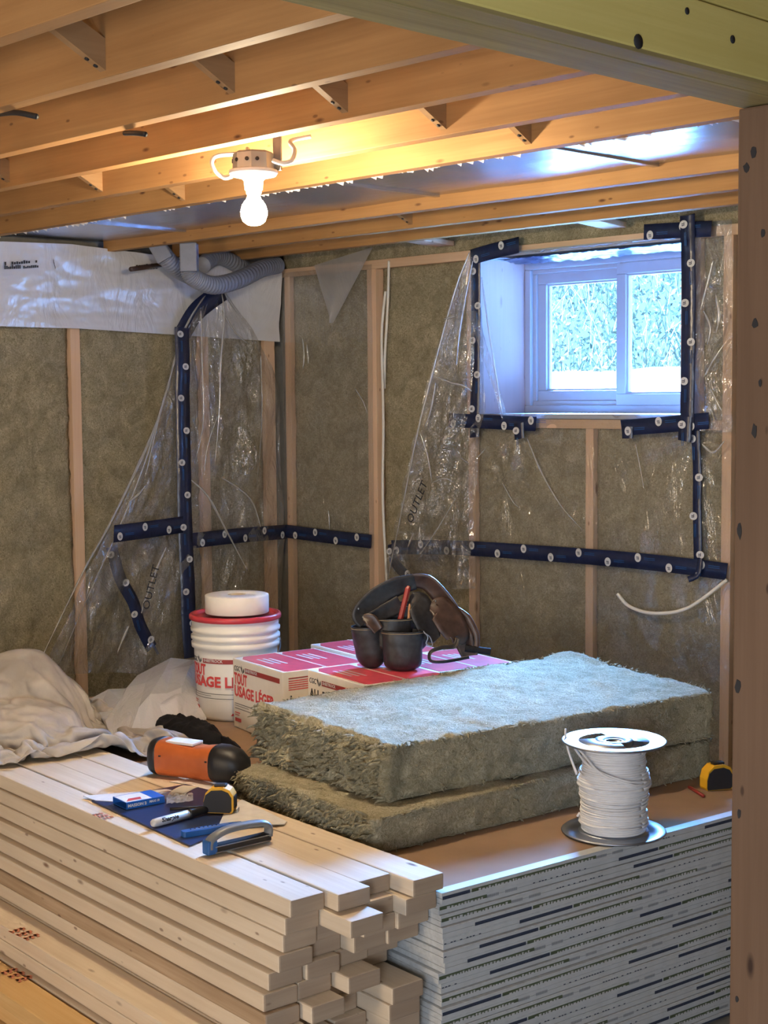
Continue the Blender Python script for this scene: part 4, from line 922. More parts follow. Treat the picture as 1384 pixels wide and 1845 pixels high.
# ------------------------------------------------------------------ cloth heaps (folded shapes)
CLOTH_SHAPE = (84, 74, [
-437,-312,12,5,11,6,-12,6,0,-11,-2,8,-3,7,12,9,9,5,6,-4,-12,2,14,-4,-6,4,12,-3,10,8,2,13,-1,-6,-7,-12,1,15,-2,-7,11,-4,4,13,2,4,12,4,7,9,-9,-12,6,3,1,14,-4,-2,11,-10,
2,15,1,2,14,1,2,14,1,3,13,2,-2,12,-7,1,9,8,4,-8,12,-10,9,3,0,8,-12,3,12,-6,9,9,-3,1,13,-2,-7,11,6,-1,13,-4,-3,13,2,-2,13,-1,2,14,-1,1,14,0,13,5,1,11,1,9,
10,5,-6,12,7,2,-8,10,-6,-3,13,1,0,13,0,0,13,3,-2,13,-2,-3,14,-4,4,10,10,-12,4,-7,2,15,-3,9,11,0,3,14,1,3,13,2,1,13,-3,-7,12,4,-4,6,13,-5,14,-1,6,4,-12,4,13,-2,
8,1,12,-11,8,0,-4,13,0,-8,8,-10,-2,15,-2,-1,14,-1,0,13,-1,4,7,12,6,4,12,-3,10,-12,5,13,-3,12,8,3,1,10,-9,4,2,13,7,1,11,1,-1,15,-6,-1,-12,-10,5,10,8,4,10,-6,4,11,
9,8,-6,4,12,5,8,6,-9,-7,4,11,1,14,-2,0,12,-5,-8,2,-12,-10,3,-11,0,14,-1,6,12,3,7,6,9,-12,5,-7,2,14,-5,3,14,-2,3,15,4,4,14,-6,1,14,0,1,14,0,3,13,2,-2,13,1,
0,13,2,-8,2,11,-1,3,13,-12,6,-5,2,12,-6,13,5,-2,7,10,-4,0,13,-3,-4,13,2,-1,14,-2,-6,11,5,-5,13,3,-2,14,0,5,13,-6,13,7,1,12,-1,5,13,4,4,7,8,-8,1,12,-7,0,13,-4,
-1,13,-2,-2,14,0,-3,14,0,-2,14,1,-10,6,9,-11,11,5,-3,11,-11,3,13,-1,3,13,3,5,12,4,11,8,7,3,15,-2,-7,10,10,6,0,-14,5,7,-11,-1,14,0,-1,4,13,-9,4,-9,-1,15,-1,-2,15,-1,
-2,13,0,0,14,0,0,13,3,7,-6,12,-5,13,6,6,5,-13,7,8,-8,6,12,-2,5,10,8,6,-4,11,-2,-13,-12,-14,-3,1,3,5,15,3,5,12,7,9,6,6,12,2,7,11,0,9,7,-7,-6,14,-2,-9,3,-11,
6,12,-3,-9,1,-11,-3,12,-4,-5,6,11,-4,11,8,10,1,-12,0,14,-5,1,14,-1,3,15,2,2,14,4,1,15,1,0,14,2,0,14,2,-1,13,2,-7,11,1,10,8,-3,-3,14,1,-9,9,4,-6,3,12,-10,9,2,
7,11,-5,13,4,-1,4,12,-4,4,12,-4,-2,14,1,-4,13,1,-7,11,6,-4,14,2,-1,14,-2,5,13,-4,12,5,-2,12,1,7,13,3,-1,7,10,-7,4,10,-7,-1,14,-2,-2,14,0,-2,15,2,-4,15,1,-8,12,1,
-10,10,-4,-13,2,9,-7,11,-3,4,13,3,7,12,5,6,12,4,10,12,1,9,10,3,0,10,-10,5,6,-11,8,6,-11,-4,11,6,-11,6,6,-12,4,7,1,15,-1,2,13,-2,3,13,-2,2,6,-12,1,13,4,4,0,14,
-1,14,1,10,3,-9,8,4,-10,3,14,-2,6,4,11,3,-18,3,-1,16,2,-4,-6,14,6,8,10,8,11,0,5,12,2,3,12,-6,-7,8,-10,11,10,1,-2,13,-2,-5,2,-15,-1,13,5,-3,13,-3,-5,7,11,-5,-3,12,
-3,13,-4,10,7,-8,1,15,-1,-8,12,4,-5,15,1,-1,14,1,-1,14,1,0,14,2,0,13,3,11,9,1,4,13,1,1,14,-1,-1,13,-3,-9,9,4,-8,-4,12,-4,13,1,5,12,-4,5,12,-3,12,8,-1,3,12,-2,
-1,14,-1,-3,14,-2,-7,11,8,-6,14,3,1,14,-2,8,11,-5,10,8,-3,13,-1,6,11,6,-3,5,11,-7,-12,6,-3,-4,14,-1,1,15,4,-1,15,2,-12,6,-4,-5,13,1,5,13,1,-5,4,-12,2,6,12,2,10,9,
9,12,-3,10,10,-2,7,11,-3,-6,6,-11,9,7,-8,4,11,7,-2,11,6,-12,5,6,-1,14,0,0,7,-13,0,13,-5,5,12,4,1,13,-2,3,12,-6,1,8,12,0,7,13,5,11,-7,9,-5,-9,3,3,-13,8,9,7,
18,1,4,-10,-1,-7,-1,14,11,6,6,11,-4,12,-9,12,2,8,-2,11,-7,0,11,-11,2,14,-3,3,13,-1,2,9,10,2,10,-8,-5,12,5,-5,6,11,-10,8,4,-7,3,12,0,13,-8,13,6,0,-4,13,2,-7,13,2,
-5,13,3,-3,13,2,-3,13,2,0,14,2,2,14,-2,3,14,0,4,13,1,11,9,-3,-1,13,0,-9,-3,11,-5,12,4,8,7,-9,-1,13,4,1,13,0,8,11,-1,-5,13,-1,5,13,-3,2,15,-3,-6,15,1,-6,10,9,
3,13,-3,6,12,-4,11,6,-1,14,1,3,6,11,-6,-10,8,-5,-14,4,1,-2,15,1,-3,14,0,-1,14,1,8,11,-4,3,-2,-13,2,12,-7,2,11,9,2,9,10,-2,4,-14,8,12,-3,11,6,4,-4,6,-12,6,8,12,
-2,10,8,1,11,6,0,14,-2,-1,14,0,0,6,-14,0,10,-10,2,13,-4,2,14,0,-1,6,12,6,11,6,1,9,11,4,13,-2,5,7,-10,4,-10,-9,9,3,-10,-6,0,17,1,9,-12,5,8,-11,8,6,13,-11,4,-13,
9,11,4,9,8,9,-1,13,-6,3,7,-11,2,13,3,2,8,10,-6,11,5,-12,5,3,-13,5,1,8,9,8,1,13,5,-11,8,6,1,13,1,10,9,2,-2,14,0,-3,14,0,-4,12,4,-7,11,4,4,14,-2,-3,15,2,
-4,14,1,9,11,-1,8,12,0,8,8,-9,-7,7,10,-7,7,9,8,7,-9,1,14,0,-2,13,4,-3,12,5,7,9,-7,1,14,1,1,15,-2,-1,16,-4,-3,14,2,-5,11,7,1,13,-3,6,12,-4,13,2,3,10,9,-5,
-8,10,-5,-14,2,3,8,11,-6,0,13,-4,-4,12,5,8,1,-11,4,13,-3,6,3,-12,0,8,9,-1,11,-6,1,13,5,6,0,-13,5,10,-7,4,13,-3,0,12,8,3,4,13,2,10,9,-2,13,3,0,12,-8,0,13,-7,
1,3,-13,1,14,0,2,13,-2,-2,2,14,4,10,7,0,12,-8,7,11,7,4,12,5,4,0,-13,-2,10,-10,4,-9,-9,10,13,1,-2,3,-18,10,10,3,-6,11,9,7,4,-12,2,13,0,5,12,-1,7,11,5,-5,8,12,
-15,1,1,0,9,10,-12,6,2,-1,12,5,-6,9,9,10,10,4,-3,13,4,-10,8,3,1,13,2,4,13,2,6,13,0,-4,12,4,-5,12,4,-10,12,-3,-2,16,2,11,11,-6,10,11,-3,9,11,-3,6,13,0,-6,8,8,
-6,8,10,7,9,-8,-1,13,1,1,14,2,-1,13,1,0,13,0,-12,7,3,0,14,-2,9,13,-3,5,14,-3,0,14,-5,-4,12,7,-1,14,2,6,12,-1,12,8,-3,-5,12,-7,-14,-2,6,-3,10,-9,9,12,-1,9,10,0,
6,7,-10,8,-4,-12,7,7,-10,1,14,0,-5,8,10,1,13,2,5,4,-12,6,5,-11,4,14,-3,1,13,2,0,11,7,5,7,12,-3,14,2,-6,3,-13,6,13,0,1,13,-4,0,7,-12,0,7,12,1,13,-1,6,8,11,
-1,14,0,2,9,-10,8,7,10,5,13,2,0,2,-14,4,-3,13,3,0,-13,8,5,-15,3,14,11,7,14,-4,0,14,4,8,4,-9,5,15,1,-2,8,13,-13,1,0,-7,5,11,-6,8,8,-7,10,6,4,12,4,-8,7,8,
3,13,4,0,12,5,-7,11,4,2,13,2,9,10,-1,-8,11,2,-8,11,3,-5,12,3,1,16,1,4,17,-3,5,16,-2,14,6,-6,11,11,-3,7,12,-1,-8,7,9,0,13,1,1,13,2,-10,9,4,-1,13,1,0,14,1,
5,12,0,-10,9,3,-3,13,0,2,15,-2,5,14,-4,9,10,-5,8,13,-4,-2,15,-1,-4,10,11,-4,13,-7,8,12,-2,-13,5,2,3,7,-10,12,-4,-9,9,9,-7,8,12,2,8,7,-11,9,2,-10,0,14,0,-7,6,10,
2,11,-6,3,13,-4,7,-1,-12,4,12,-5,1,14,-2,-1,14,1,1,11,6,3,12,8,-7,-3,-13,-2,11,-7,6,12,-1,5,12,-1,-3,13,3,3,8,10,0,14,-5,6,8,11,-1,3,-14,4,13,1,7,2,12,0,12,3,
13,-6,4,4,6,-13,5,-2,-15,4,17,0,7,13,9,-1,11,-7,4,9,10,-10,8,-4,-4,8,9,-3,9,10,7,11,3,-8,10,7,-9,-2,9,-6,9,7,-2,11,8,-2,12,6,-2,13,4,0,12,3,0,14,3,3,13,0,
2,13,0,-12,5,4,2,15,-1,3,11,-10,5,17,-2,1,17,7,7,16,0,16,3,-6,8,11,-2,-4,12,5,-3,12,5,-4,12,5,-7,11,3,-7,11,3,-1,13,1,8,12,0,-1,13,-2,-3,13,-2,-7,11,6,5,14,-2,
5,13,-5,5,14,-5,10,11,-4,2,15,-3,-6,15,0,-12,7,5,-1,14,-2,9,3,-9,11,-7,-6,11,0,-11,8,8,-10,9,11,-2,6,11,-4,4,12,-6,-7,6,11,-6,14,0,9,6,-10,-4,12,-7,12,4,-6,-6,11,1,
3,13,0,8,11,-2,3,13,-4,-7,-3,-12,-1,12,-4,3,10,9,-2,13,6,5,9,-10,4,13,2,-4,7,11,10,10,1,-2,14,-4,4,-1,-14,1,14,4,7,8,9,12,-6,0,5,10,-9,4,-4,-14,3,13,-8,3,16,-1,
4,14,-1,1,13,4,-5,8,12,-5,5,12,-6,0,11,-6,10,7,5,13,4,-6,9,8,-9,5,10,2,13,0,-2,13,3,-2,9,10,0,13,5,-1,13,4,-2,12,4,-3,13,3,-5,13,-1,6,6,-11,-1,16,0,8,13,-8,
2,18,2,-1,13,13,14,7,-4,10,11,-3,-11,8,5,-4,11,6,-4,13,4,-2,13,4,0,13,0,-2,13,2,-3,13,2,1,14,-1,7,11,-6,-8,9,7,6,12,-4,7,13,-4,-4,15,0,3,15,-4,2,16,-4,7,14,-2,
-12,7,5,2,13,-5,8,7,-9,10,0,-9,12,-5,-8,9,7,-10,-5,14,2,5,11,-5,12,3,-6,1,14,-3,-8,10,10,-6,12,-7,4,12,-6,9,7,-7,7,7,-11,-4,0,-12,2,12,-5,9,6,12,1,10,-9,-2,13,-5,
-1,12,-3,0,0,14,5,14,-1,-2,12,6,5,13,-3,-2,7,-12,7,7,11,1,12,-3,6,6,-11,-2,14,-1,12,-9,-4,5,13,0,5,0,-14,4,11,-11,3,15,-1,3,16,-1,-4,9,11,-3,8,11,-3,8,10,-6,6,11,
-9,1,9,-4,11,8,-2,11,8,-2,11,8,0,14,2,4,12,-4,-1,14,2,-1,14,1,-3,13,1,-2,13,4,-3,12,4,-3,5,13,-2,13,-2,6,10,-9,6,15,-5,4,17,-1,-3,9,14,4,14,4,11,10,-3,-3,13,-1,
-11,2,11,-1,14,4,2,14,1,1,13,1,-2,13,2,-4,14,3,-2,14,-1,8,10,-6,-4,13,2,-5,12,4,3,13,-4,11,8,-5,3,14,-6,2,16,-4,-6,14,5,-2,14,2,5,10,-6,7,-1,-12,9,9,-6,9,5,-9,
10,1,-9,-6,12,2,1,12,-3,13,4,-5,7,12,-7,-6,14,-6,-8,13,7,8,7,-10,6,-5,-11,4,5,-12,0,7,-13,2,12,-8,3,13,4,7,10,9,-3,13,-2,1,8,-12,-1,9,10,3,4,14,1,15,0,3,8,-11,
0,7,-12,6,8,11,1,12,5,2,13,-4,2,5,-13,10,0,-11,9,7,8,-5,14,0,1,11,-8,14,4,-6,-13,8,0,0,8,11,-1,9,10,-1,8,10,-2,8,10,-4,11,7,-3,11,6,-2,11,7,-1,11,8,-1,13,7,
-3,14,3,-2,13,3,2,14,0,3,13,-4,-7,8,8,4,12,-4,-4,13,1,-3,9,9,6,12,-7,2,15,-1,7,13,-6,-2,12,10,-2,8,13,-6,12,-1,8,12,0,-1,14,0,-6,4,14,1,14,2,4,14,-1,-1,13,1,
-3,14,2,-4,14,2,6,11,-7,-6,11,4,2,13,-3,-3,14,2,4,13,-4,7,12,-6,9,10,-8,-6,13,6,0,15,0,6,10,-7,7,-2,-12,8,6,-9,7,11,-3,9,4,-10,-8,11,4,-1,13,-2,5,12,-7,5,13,-8,
10,11,-8,-7,12,7,9,0,-12,-5,7,-9,1,6,-12,-1,7,-13,13,-5,-7,4,10,-9,3,14,0,2,14,2,3,13,-1,-2,12,5,5,-1,15,0,15,0,-1,-2,-14,4,13,-6,4,13,2,3,8,11,2,13,-1,-3,13,-4,
11,-4,-8,1,13,2,5,8,11,-1,13,4,7,14,-3,-3,5,-13,0,5,13,0,9,9,-2,9,9,-7,12,2,-3,11,6,-2,12,7,-2,11,7,0,12,9,0,12,8,-1,11,10,-3,9,12,4,10,-9,-3,11,8,-3,11,6,
-2,14,0,3,12,-6,-2,10,8,0,14,-2,6,12,-7,4,14,-3,1,14,3,-4,12,8,-4,10,8,-7,8,10,10,10,-6,-2,12,8,-5,9,11,5,13,-1,-4,13,3,-1,14,1,-3,15,1,7,11,-7,-6,12,3,1,14,-3,
-3,13,2,3,13,-3,7,11,-6,10,9,-8,-5,13,4,3,14,-2,5,10,-7,7,-3,-11,7,9,-7,7,9,-7,7,9,-6,-3,13,-5,-5,12,6,3,13,-6,4,15,-7,12,7,-9,-4,15,4,0,7,-13,1,6,-12,5,-1,-13,
-4,-8,-12,10,13,1,2,11,-9,11,5,-8,-1,12,7,0,13,3,3,9,-11,6,6,13,3,15,3,-2,-6,-13,4,12,-5,2,12,8,-3,11,-8,3,13,0,2,9,10,15,1,-1,0,13,-2,3,11,8,1,9,13,2,7,-13,
2,13,-7,-3,11,9,-1,10,9,-2,9,10,-3,5,12,-3,13,4,-2,9,10,-3,8,10,1,12,7,-1,12,9,-4,6,12,3,14,1,3,14,-1,-3,12,6,-3,12,4,-4,11,7,4,10,-9,-1,13,0,0,13,7,5,11,-8,
1,14,1,1,14,2,-5,10,8,-9,4,8,4,13,0,-4,10,10,8,14,2,-2,14,5,-3,10,9,-1,13,1,2,13,-3,-3,14,3,0,15,-1,2,12,-6,-5,11,5,1,14,-3,3,13,-2,8,8,-8,7,12,-6,-5,13,5,
4,13,-5,7,9,-7,5,4,-11,-5,13,-4,3,10,-8,13,4,-3,8,7,-9,-4,8,-11,2,13,-3,1,14,7,9,14,-5,4,13,-9,0,8,-12,1,4,-13,-2,-10,-10,1,-5,-14,3,11,-9,7,11,6,5,12,0,6,12,1,
1,10,-10,4,11,-9,6,12,8,-2,2,15,2,11,-9,7,4,-12,-1,13,-3,-2,11,9,4,11,-7,-2,12,-2,9,2,-11,4,6,12,3,10,10,3,13,6,1,8,-12,2,14,-2,-3,10,9,-1,10,9,-2,9,9,-3,9,10,
-8,2,11,-2,9,10,0,12,8,1,13,6,-2,8,11,-2,11,9,0,14,6,4,14,0,-5,11,7,1,14,1,-1,13,-4,-3,11,8,5,10,-7,1,13,-1,0,13,4,3,13,-5,-2,12,6,-7,5,10,-5,10,8,4,13,-2,
-2,11,8,-2,12,10,6,13,-1,0,14,4,-4,11,6,2,13,-3,-1,14,3,0,13,-2,2,14,-3,-5,12,4,3,12,-5,1,14,-1,6,8,-8,4,13,-3,-3,14,3,6,9,-9,6,8,-9,-1,13,-4,4,8,-10,-1,13,-3,
0,13,-4,7,8,-10,9,0,-10,7,6,-11,-9,9,-7,6,13,-5,10,11,-3,6,12,-7,2,6,-11,-2,-9,-10,-1,-6,-14,2,9,-12,4,13,-2,5,12,1,9,9,5,-2,8,-11,3,12,8,5,12,9,6,13,8,-1,13,-5,
8,2,-12,2,12,-7,-3,9,10,1,13,-2,1,9,-10,15,-3,2,1,14,3,5,6,12,3,9,10,1,9,-12,-8,7,9,-4,9,9,-2,9,9,-1,9,10,-2,10,9,3,13,3,-3,11,7,-1,5,13,1,13,7,-2,9,10,
0,14,4,-1,12,9,0,13,7,0,13,-5,0,14,0,-1,13,6,-3,10,8,0,14,0,6,10,-8,1,13,0,1,13,0,-4,10,8,-6,6,10,-5,10,9,5,13,-1,-1,13,4,-3,9,11,0,14,4,0,13,3,2,13,2,
2,13,-3,-1,13,3,1,14,-2,0,13,1,-2,13,1,3,12,-6,0,13,0,5,11,-7,-1,13,0,2,13,-3,3,12,-6,4,10,-8,5,6,-11,1,13,-5,1,12,-4,0,13,-3,5,9,-9,4,7,-11,4,7,-11,2,1,-15,
0,-1,-14,-1,13,-8,8,10,-6,12,5,-3,3,8,-11,0,-12,-9,0,5,-14,3,13,6,5,8,-8,4,13,-3,4,13,-3,-1,16,1,8,9,11,7,10,10,0,13,8,4,10,-8,7,6,-12,-3,10,9,1,12,-6,0,4,-13,
15,0,-1,1,11,7,3,14,2,4,1,14,-3,14,2,-6,12,-3,-2,0,13,-3,7,11,-2,9,11,-1,9,9,-1,13,7,3,13,-2,-1,9,11,-1,8,12,0,12,7,-1,14,2,0,13,6,0,11,10,-2,14,3,1,14,-3,
-3,10,9,0,14,-1,-1,13,-5,2,10,9,-2,13,3,5,12,-5,-4,10,9,-4,10,9,-7,6,11,1,14,3,5,12,-2,-1,13,6,-3,10,9,0,13,3,3,13,-2,1,14,1,0,13,2,1,14,-1,1,13,2,-1,13,0,
3,12,-6,-1,14,1,1,12,-4,3,12,-6,1,13,-3,3,12,-5,5,7,-11,3,12,-6,1,13,-4,0,13,-4,4,6,-11,3,4,-13,3,8,-10,5,10,-9,2,2,-13,2,4,-13,-1,12,-6,4,-5,-12,4,6,-12,10,10,2,
2,8,-11,2,-8,-11,0,12,-6,5,11,6,1,13,1,3,15,-1,5,13,-8,4,17,-4,5,13,10,5,-2,15,5,13,1,7,8,-10,-1,12,7,1,5,-12,0,8,-12,15,0,-1,2,9,10,2,12,6,2,13,6,-7,8,-9,
-1,7,12,-2,5,13,-2,5,12,-2,8,11,-2,9,10,-1,11,8,-1,13,2,3,15,0,0,5,13,-1,11,9,0,14,0,0,13,5,-1,13,5,-1,9,11,-3,13,6,-1,13,-8,0,14,-1,0,14,-1,0,13,4,0,12,7,
2,10,9,-9,4,10,1,14,6,-5,8,11,-3,13,6,2,13,1,5,12,-2,0,13,4,-2,11,8,0,13,3,3,13,-2,1,14,1,1,13,0,2,14,0,-1,14,2,3,12,-6,-1,13,0,2,12,-6,2,12,-5,1,13,-3,
2,12,-6,5,9,-9,0,14,-3,2,13,-4,4,8,-11,2,2,-13,4,8,-10,3,10,-8,4,3,-14,4,6,-11,-1,12,-7,1,11,-8,4,-8,-12,4,0,-13,6,5,-11,5,13,1,2,1,-13,1,5,-13,2,14,1,4,10,8,
3,14,3,4,13,-8,5,16,-7,4,16,6,5,-4,15,4,11,9,5,14,-2,4,14,-2,0,8,-11,0,-2,-14,17,4,4,-3,13,-3,-3,13,3,9,7,9,-6,10,6,-6,13,2,-4,6,12,2,-1,14,0,5,13,-5,12,3,
2,6,13,-1,10,10,0,14,4,1,13,-2,2,6,13,-1,11,7,0,13,5,0,14,1,-1,13,5,-2,8,11,-4,14,2,1,14,-5,1,14,-5,-1,14,4,-4,5,12,-2,9,11,-3,11,8,-2,11,9,0,14,3,-4,9,10,
1,13,3,0,13,3,6,13,-2,0,13,3,0,12,4,0,13,4,2,13,-2,1,14,0,1,14,1,1,14,1,2,12,-5,0,14,-1,2,11,-6,1,14,-4,1,12,-4,3,10,-8,1,14,-3,2,13,-5,4,10,-8,4,3,-13,
-1,12,-6,5,5,-12,4,9,-11,-1,11,-10,8,3,-11,3,5,-13,-1,14,-3,-2,3,-13,8,-8,-10,6,-1,-12,5,7,-11,4,11,-7,1,1,-13,2,13,-4,0,14,1,6,10,9,4,15,4,5,14,-10,4,17,-4,5,-4,15,
5,10,10,2,13,-8,4,14,-1,3,13,0,0,-7,-13,14,7,7,-1,12,-7,-2,13,-4,-3,14,2,4,4,12,-5,11,6,-7,9,9,3,-2,14,-1,4,13,-5,12,3,0,8,11,3,3,14,0,13,8,1,13,-6,-1,11,7,
1,8,11,0,10,10,-1,12,6,1,13,0,-1,13,6,-4,9,11,1,13,-8,0,15,-3,-2,14,6,-3,10,8,-3,11,8,-2,10,10,-3,7,11,-3,11,8,-1,12,7,1,13,-1,1,13,4,1,11,7,1,13,2,1,13,2,
2,14,-1,0,13,2,3,14,-2,1,14,0,1,14,2,1,13,-2,2,13,-5,1,12,-4,1,13,-4,2,12,-6,0,13,-3,2,13,-5,3,11,-7,4,7,-12,-2,13,-4,4,7,-11,1,11,-8,1,11,-10,3,9,-12,3,8,-12,
3,5,-12,8,1,-11,-4,11,-9,8,-9,-8,7,-4,-12,5,2,-13,4,6,-11,3,6,-12,0,14,1,1,12,-7,2,14,0,4,14,5,6,14,9,5,10,-14,3,12,10,8,-3,14,1,13,-10,5,14,-2,-4,6,12,5,8,-11,
15,8,7,-3,13,-5,1,9,-11,-3,13,3,-4,13,2,3,3,13,-9,11,4,-4,4,13,6,-3,12,-2,5,12,1,8,11,1,8,11,1,11,10,-1,14,1,-1,12,-5,1,8,11,-1,8,11,0,8,11,-2,12,7,1,13,3,
-3,9,9,2,13,-8,-1,15,-2,-4,12,8,-3,13,6,-3,9,10,-1,13,5,-3,11,8,-2,8,12,-2,9,9,0,13,2,3,14,0,0,13,3,0,11,7,1,14,2,2,13,-1,1,14,2,2,14,-1,2,14,-1,0,14,0,
2,13,-1,1,13,-4,1,13,-4,2,12,-5,0,13,-4,1,13,-3,3,10,-9,3,11,-8,-1,14,-3,2,11,-7,2,10,-10,2,10,-10,3,4,-14,3,8,-13,3,8,-12,3,9,-9,3,11,-7,0,-5,-14,6,7,-12,9,-9,-6,
6,-2,-13,4,4,-12,3,6,-12,1,12,-5,-1,13,3,2,14,0,5,13,-6,4,11,12,6,12,-10,2,16,-2,8,-5,13,-1,13,10,7,11,-7,-2,9,10,3,11,-7,12,8,7,0,8,-11,0,12,-7,-3,11,-7,-4,13,2,
-1,8,12,-6,10,7,0,-2,14,-2,9,9,4,0,12,2,7,12,3,8,12,2,8,12,-2,13,5,-3,13,0,-4,12,-6,-4,9,11,4,3,14,0,5,14,-1,9,10,0,12,6,3,11,-8,0,16,-1,-4,15,4,-5,11,10,
-4,11,9,-4,10,9,1,13,3,-3,12,7,-1,7,11,-2,11,8,1,13,2,3,14,-1,1,13,2,0,12,6,1,14,1,2,14,0,1,15,0,2,13,-1,1,14,-1,2,14,-2,1,13,-3,1,13,-4,1,12,-4,1,13,-3,
2,11,-8,0,13,-3,2,13,-6,2,11,-9,2,9,-10,2,8,-10,2,10,-9,0,14,-7,2,9,-12,3,8,-11,5,6,-10,-1,-5,-13,5,10,-10,5,9,-11,7,-3,-13,9,-8,-8,5,1,-12,4,4,-13,1,12,-7,0,13,3,
1,13,1,4,11,-10,0,15,1,10,11,8,1,12,-10,4,10,10,1,-8,14,0,14,5,7,10,-3,4,12,-8,12,8,5,-11,8,-4,2,11,-7,0,11,-7,4,11,-9,-4,12,5,-4,-4,14,1,6,12,0,7,11,-3,13,5,
0,8,11,4,8,12,9,1,11,-1,11,9,-7,10,-6,-1,13,7,-8,13,2,0,6,15,6,-1,14,2,4,15,-1,9,11,-1,13,0,4,13,-7,-2,16,2,-6,13,8,-6,10,10,-3,13,7,-4,8,11,-1,13,5,0,13,0,
-1,12,7,0,8,11,1,13,2,4,14,-2,1,13,2,1,14,3,1,14,1,2,14,0,1,14,0,1,14,-1,2,13,-3,1,13,-3,1,13,-3,1,13,-4,1,12,-4,1,13,-5,1,11,-8,2,12,-7,2,11,-7,2,9,-10,
2,10,-9,1,12,-5,0,4,-14,1,6,-12,1,6,-12,4,5,-12,6,5,-12,2,7,-11,5,13,-2,6,6,-12,-2,1,-14,8,1,-11,11,-5,-5,5,7,-10,2,12,-5,0,14,-2,-2,12,6,3,5,-13,6,14,-1,6,13,0,
4,12,8,2,-5,13,1,11,9,-1,3,-13,-4,10,-10,0,6,-13,1,10,10,-7,11,4,7,6,-10,6,8,-9,-2,14,-1,-6,2,13,-7,11,2,6,4,12,3,8,11,-4,13,6,3,8,11,9,-2,10,2,8,12,-7,12,-4,
-7,13,-1,-4,14,8,-1,8,15,6,-1,15,4,0,15,1,4,14,-3,10,8,-3,14,0,6,14,-4,-4,16,3,-6,10,11,-4,14,6,-5,7,12,0,14,1,-4,9,9,2,14,-1,1,12,7,1,11,9,2,14,3,3,14,-2,
2,14,1,1,14,1,1,13,1,1,14,0,1,13,-2,1,13,-2,1,14,-3,2,12,-4,1,13,-4,1,13,-4,0,12,-6,1,12,-6,2,11,-8,2,11,-8,2,11,-7,1,11,-8,2,6,-12,1,9,-10,0,9,-10,1,9,-10,
2,7,-11,1,8,-12,8,-6,-10,0,2,-14,4,4,-13,4,14,-2,3,10,-9,7,2,-11,14,-4,-2,4,11,-6,2,12,-6,-1,13,-2,-9,10,2,12,2,-7,7,11,-4,5,13,0,3,1,14,1,13,6,-3,12,-3,-1,6,-13,
6,9,-10,3,10,10,-1,2,14,1,13,1,8,5,-10,1,12,-6,-6,6,11,-7,10,-8,4,7,12,-2,11,10,3,8,10,4,1,13,-7,11,4,8,6,9,1,9,11,-12,6,8,3,15,-2,-3,14,9,0,5,15,7,-3,14,
4,0,14,0,7,12,-5,11,7,-2,14,3,5,14,-4,-4,14,5,-5,10,11,-4,13,4,-3,7,12,-2,11,6,3,14,-2,2,14,3,2,13,6,1,12,9,2,14,2,2,14,1,1,13,-1,1,13,-2,0,14,1,1,13,-2,
1,13,-2,1,13,-4,1,13,-3,2,12,-5,1,13,-5,0,13,-5,1,11,-7,1,12,-6,2,11,-8,2,11,-8,1,9,-10,2,10,-9,1,8,-11,2,5,-12,1,7,-12,2,8,-10,1,10,-9,2,7,-12,4,-7,-11,4,-1,-13,
-1,8,-12,6,13,3,-1,15,-4,10,5,-9,14,0,1,2,13,-5,-4,12,-1,-9,11,0,10,4,-8,12,0,-6,7,8,-8,1,14,1,4,10,9,-6,9,-8,4,12,6,14,-2,-1,3,9,11,0,4,13,1,13,4,0,14,-1,
5,7,-10,-6,11,6,-5,8,-11,-6,13,4,8,3,12,3,6,12,1,8,11,-3,9,9,-7,12,1,-3,8,10,7,0,13,2,8,12,-2,15,2,-1,10,10,0,6,14,8,-3,12,1,5,12,-2,6,12,-3,9,10,0,14,2,
2,15,-2,-3,12,6,-4,11,8,-3,12,6,-1,6,12,-1,13,5,5,14,0,4,14,1,2,15,3,2,13,3,0,14,2,0,12,6,1,12,-4,-1,14,2,1,13,-3,1,13,-3,1,12,-3,1,13,-4,2,13,-5,1,12,-4,
0,12,-7,0,13,-5,1,12,-7,2,11,-8,2,9,-10,2,10,-9,1,11,-8,2,6,-13,2,9,-11,-1,10,-8,3,5,-12,2,7,-11,1,10,-10,1,1,-13,5,-5,-12,1,0,-14,3,14,-7,1,11,12,-4,14,-1,11,10,-3,
12,6,0,-10,9,0,-2,13,-4,8,6,-9,13,-2,-6,10,1,-9,5,8,-9,-4,12,-6,4,12,6,3,13,2,14,-4,2,2,6,14,2,9,10,0,14,0,0,14,1,1,14,0,-5,13,-3,-7,10,-6,-5,9,-9,0,8,11,
3,8,11,2,8,11,4,8,10,-1,10,10,-7,10,5,5,0,13,6,-1,13,-4,6,12,-2,9,10,5,12,4,1,11,8,-2,6,12,-1,6,12,1,4,13,1,4,13,-1,13,3,2,14,0,-1,12,5,-2,12,6,-2,11,8,
0,9,10,1,13,8,3,15,2,5,14,-1,2,13,2,-2,13,5,2,12,-5,0,13,1,-1,13,1,1,13,-2,0,13,-3,2,13,-4,1,13,-5,2,12,-5,1,12,-6,-1,14,-1,1,11,-8,1,12,-9,1,9,-10,2,12,-6,
1,11,-9,2,7,-12,1,12,-7,0,11,-10,2,8,-11,2,6,-11,2,6,-12,2,2,-13,1,6,-12,3,4,-13,3,-8,-12,4,12,-9,-2,16,5,-5,5,15,2,15,4,11,8,-1,-7,12,-2,2,12,-5,7,8,-10,10,3,-10,
13,-1,-6,0,11,-10,7,-2,-12,4,12,-5,5,11,7,-4,13,-6,11,3,10,7,6,11,-11,7,-5,-1,15,0,7,13,1,2,14,0,-4,13,3,-7,12,0,-5,12,-4,6,5,12,1,11,9,3,10,10,2,9,11,0,0,13,
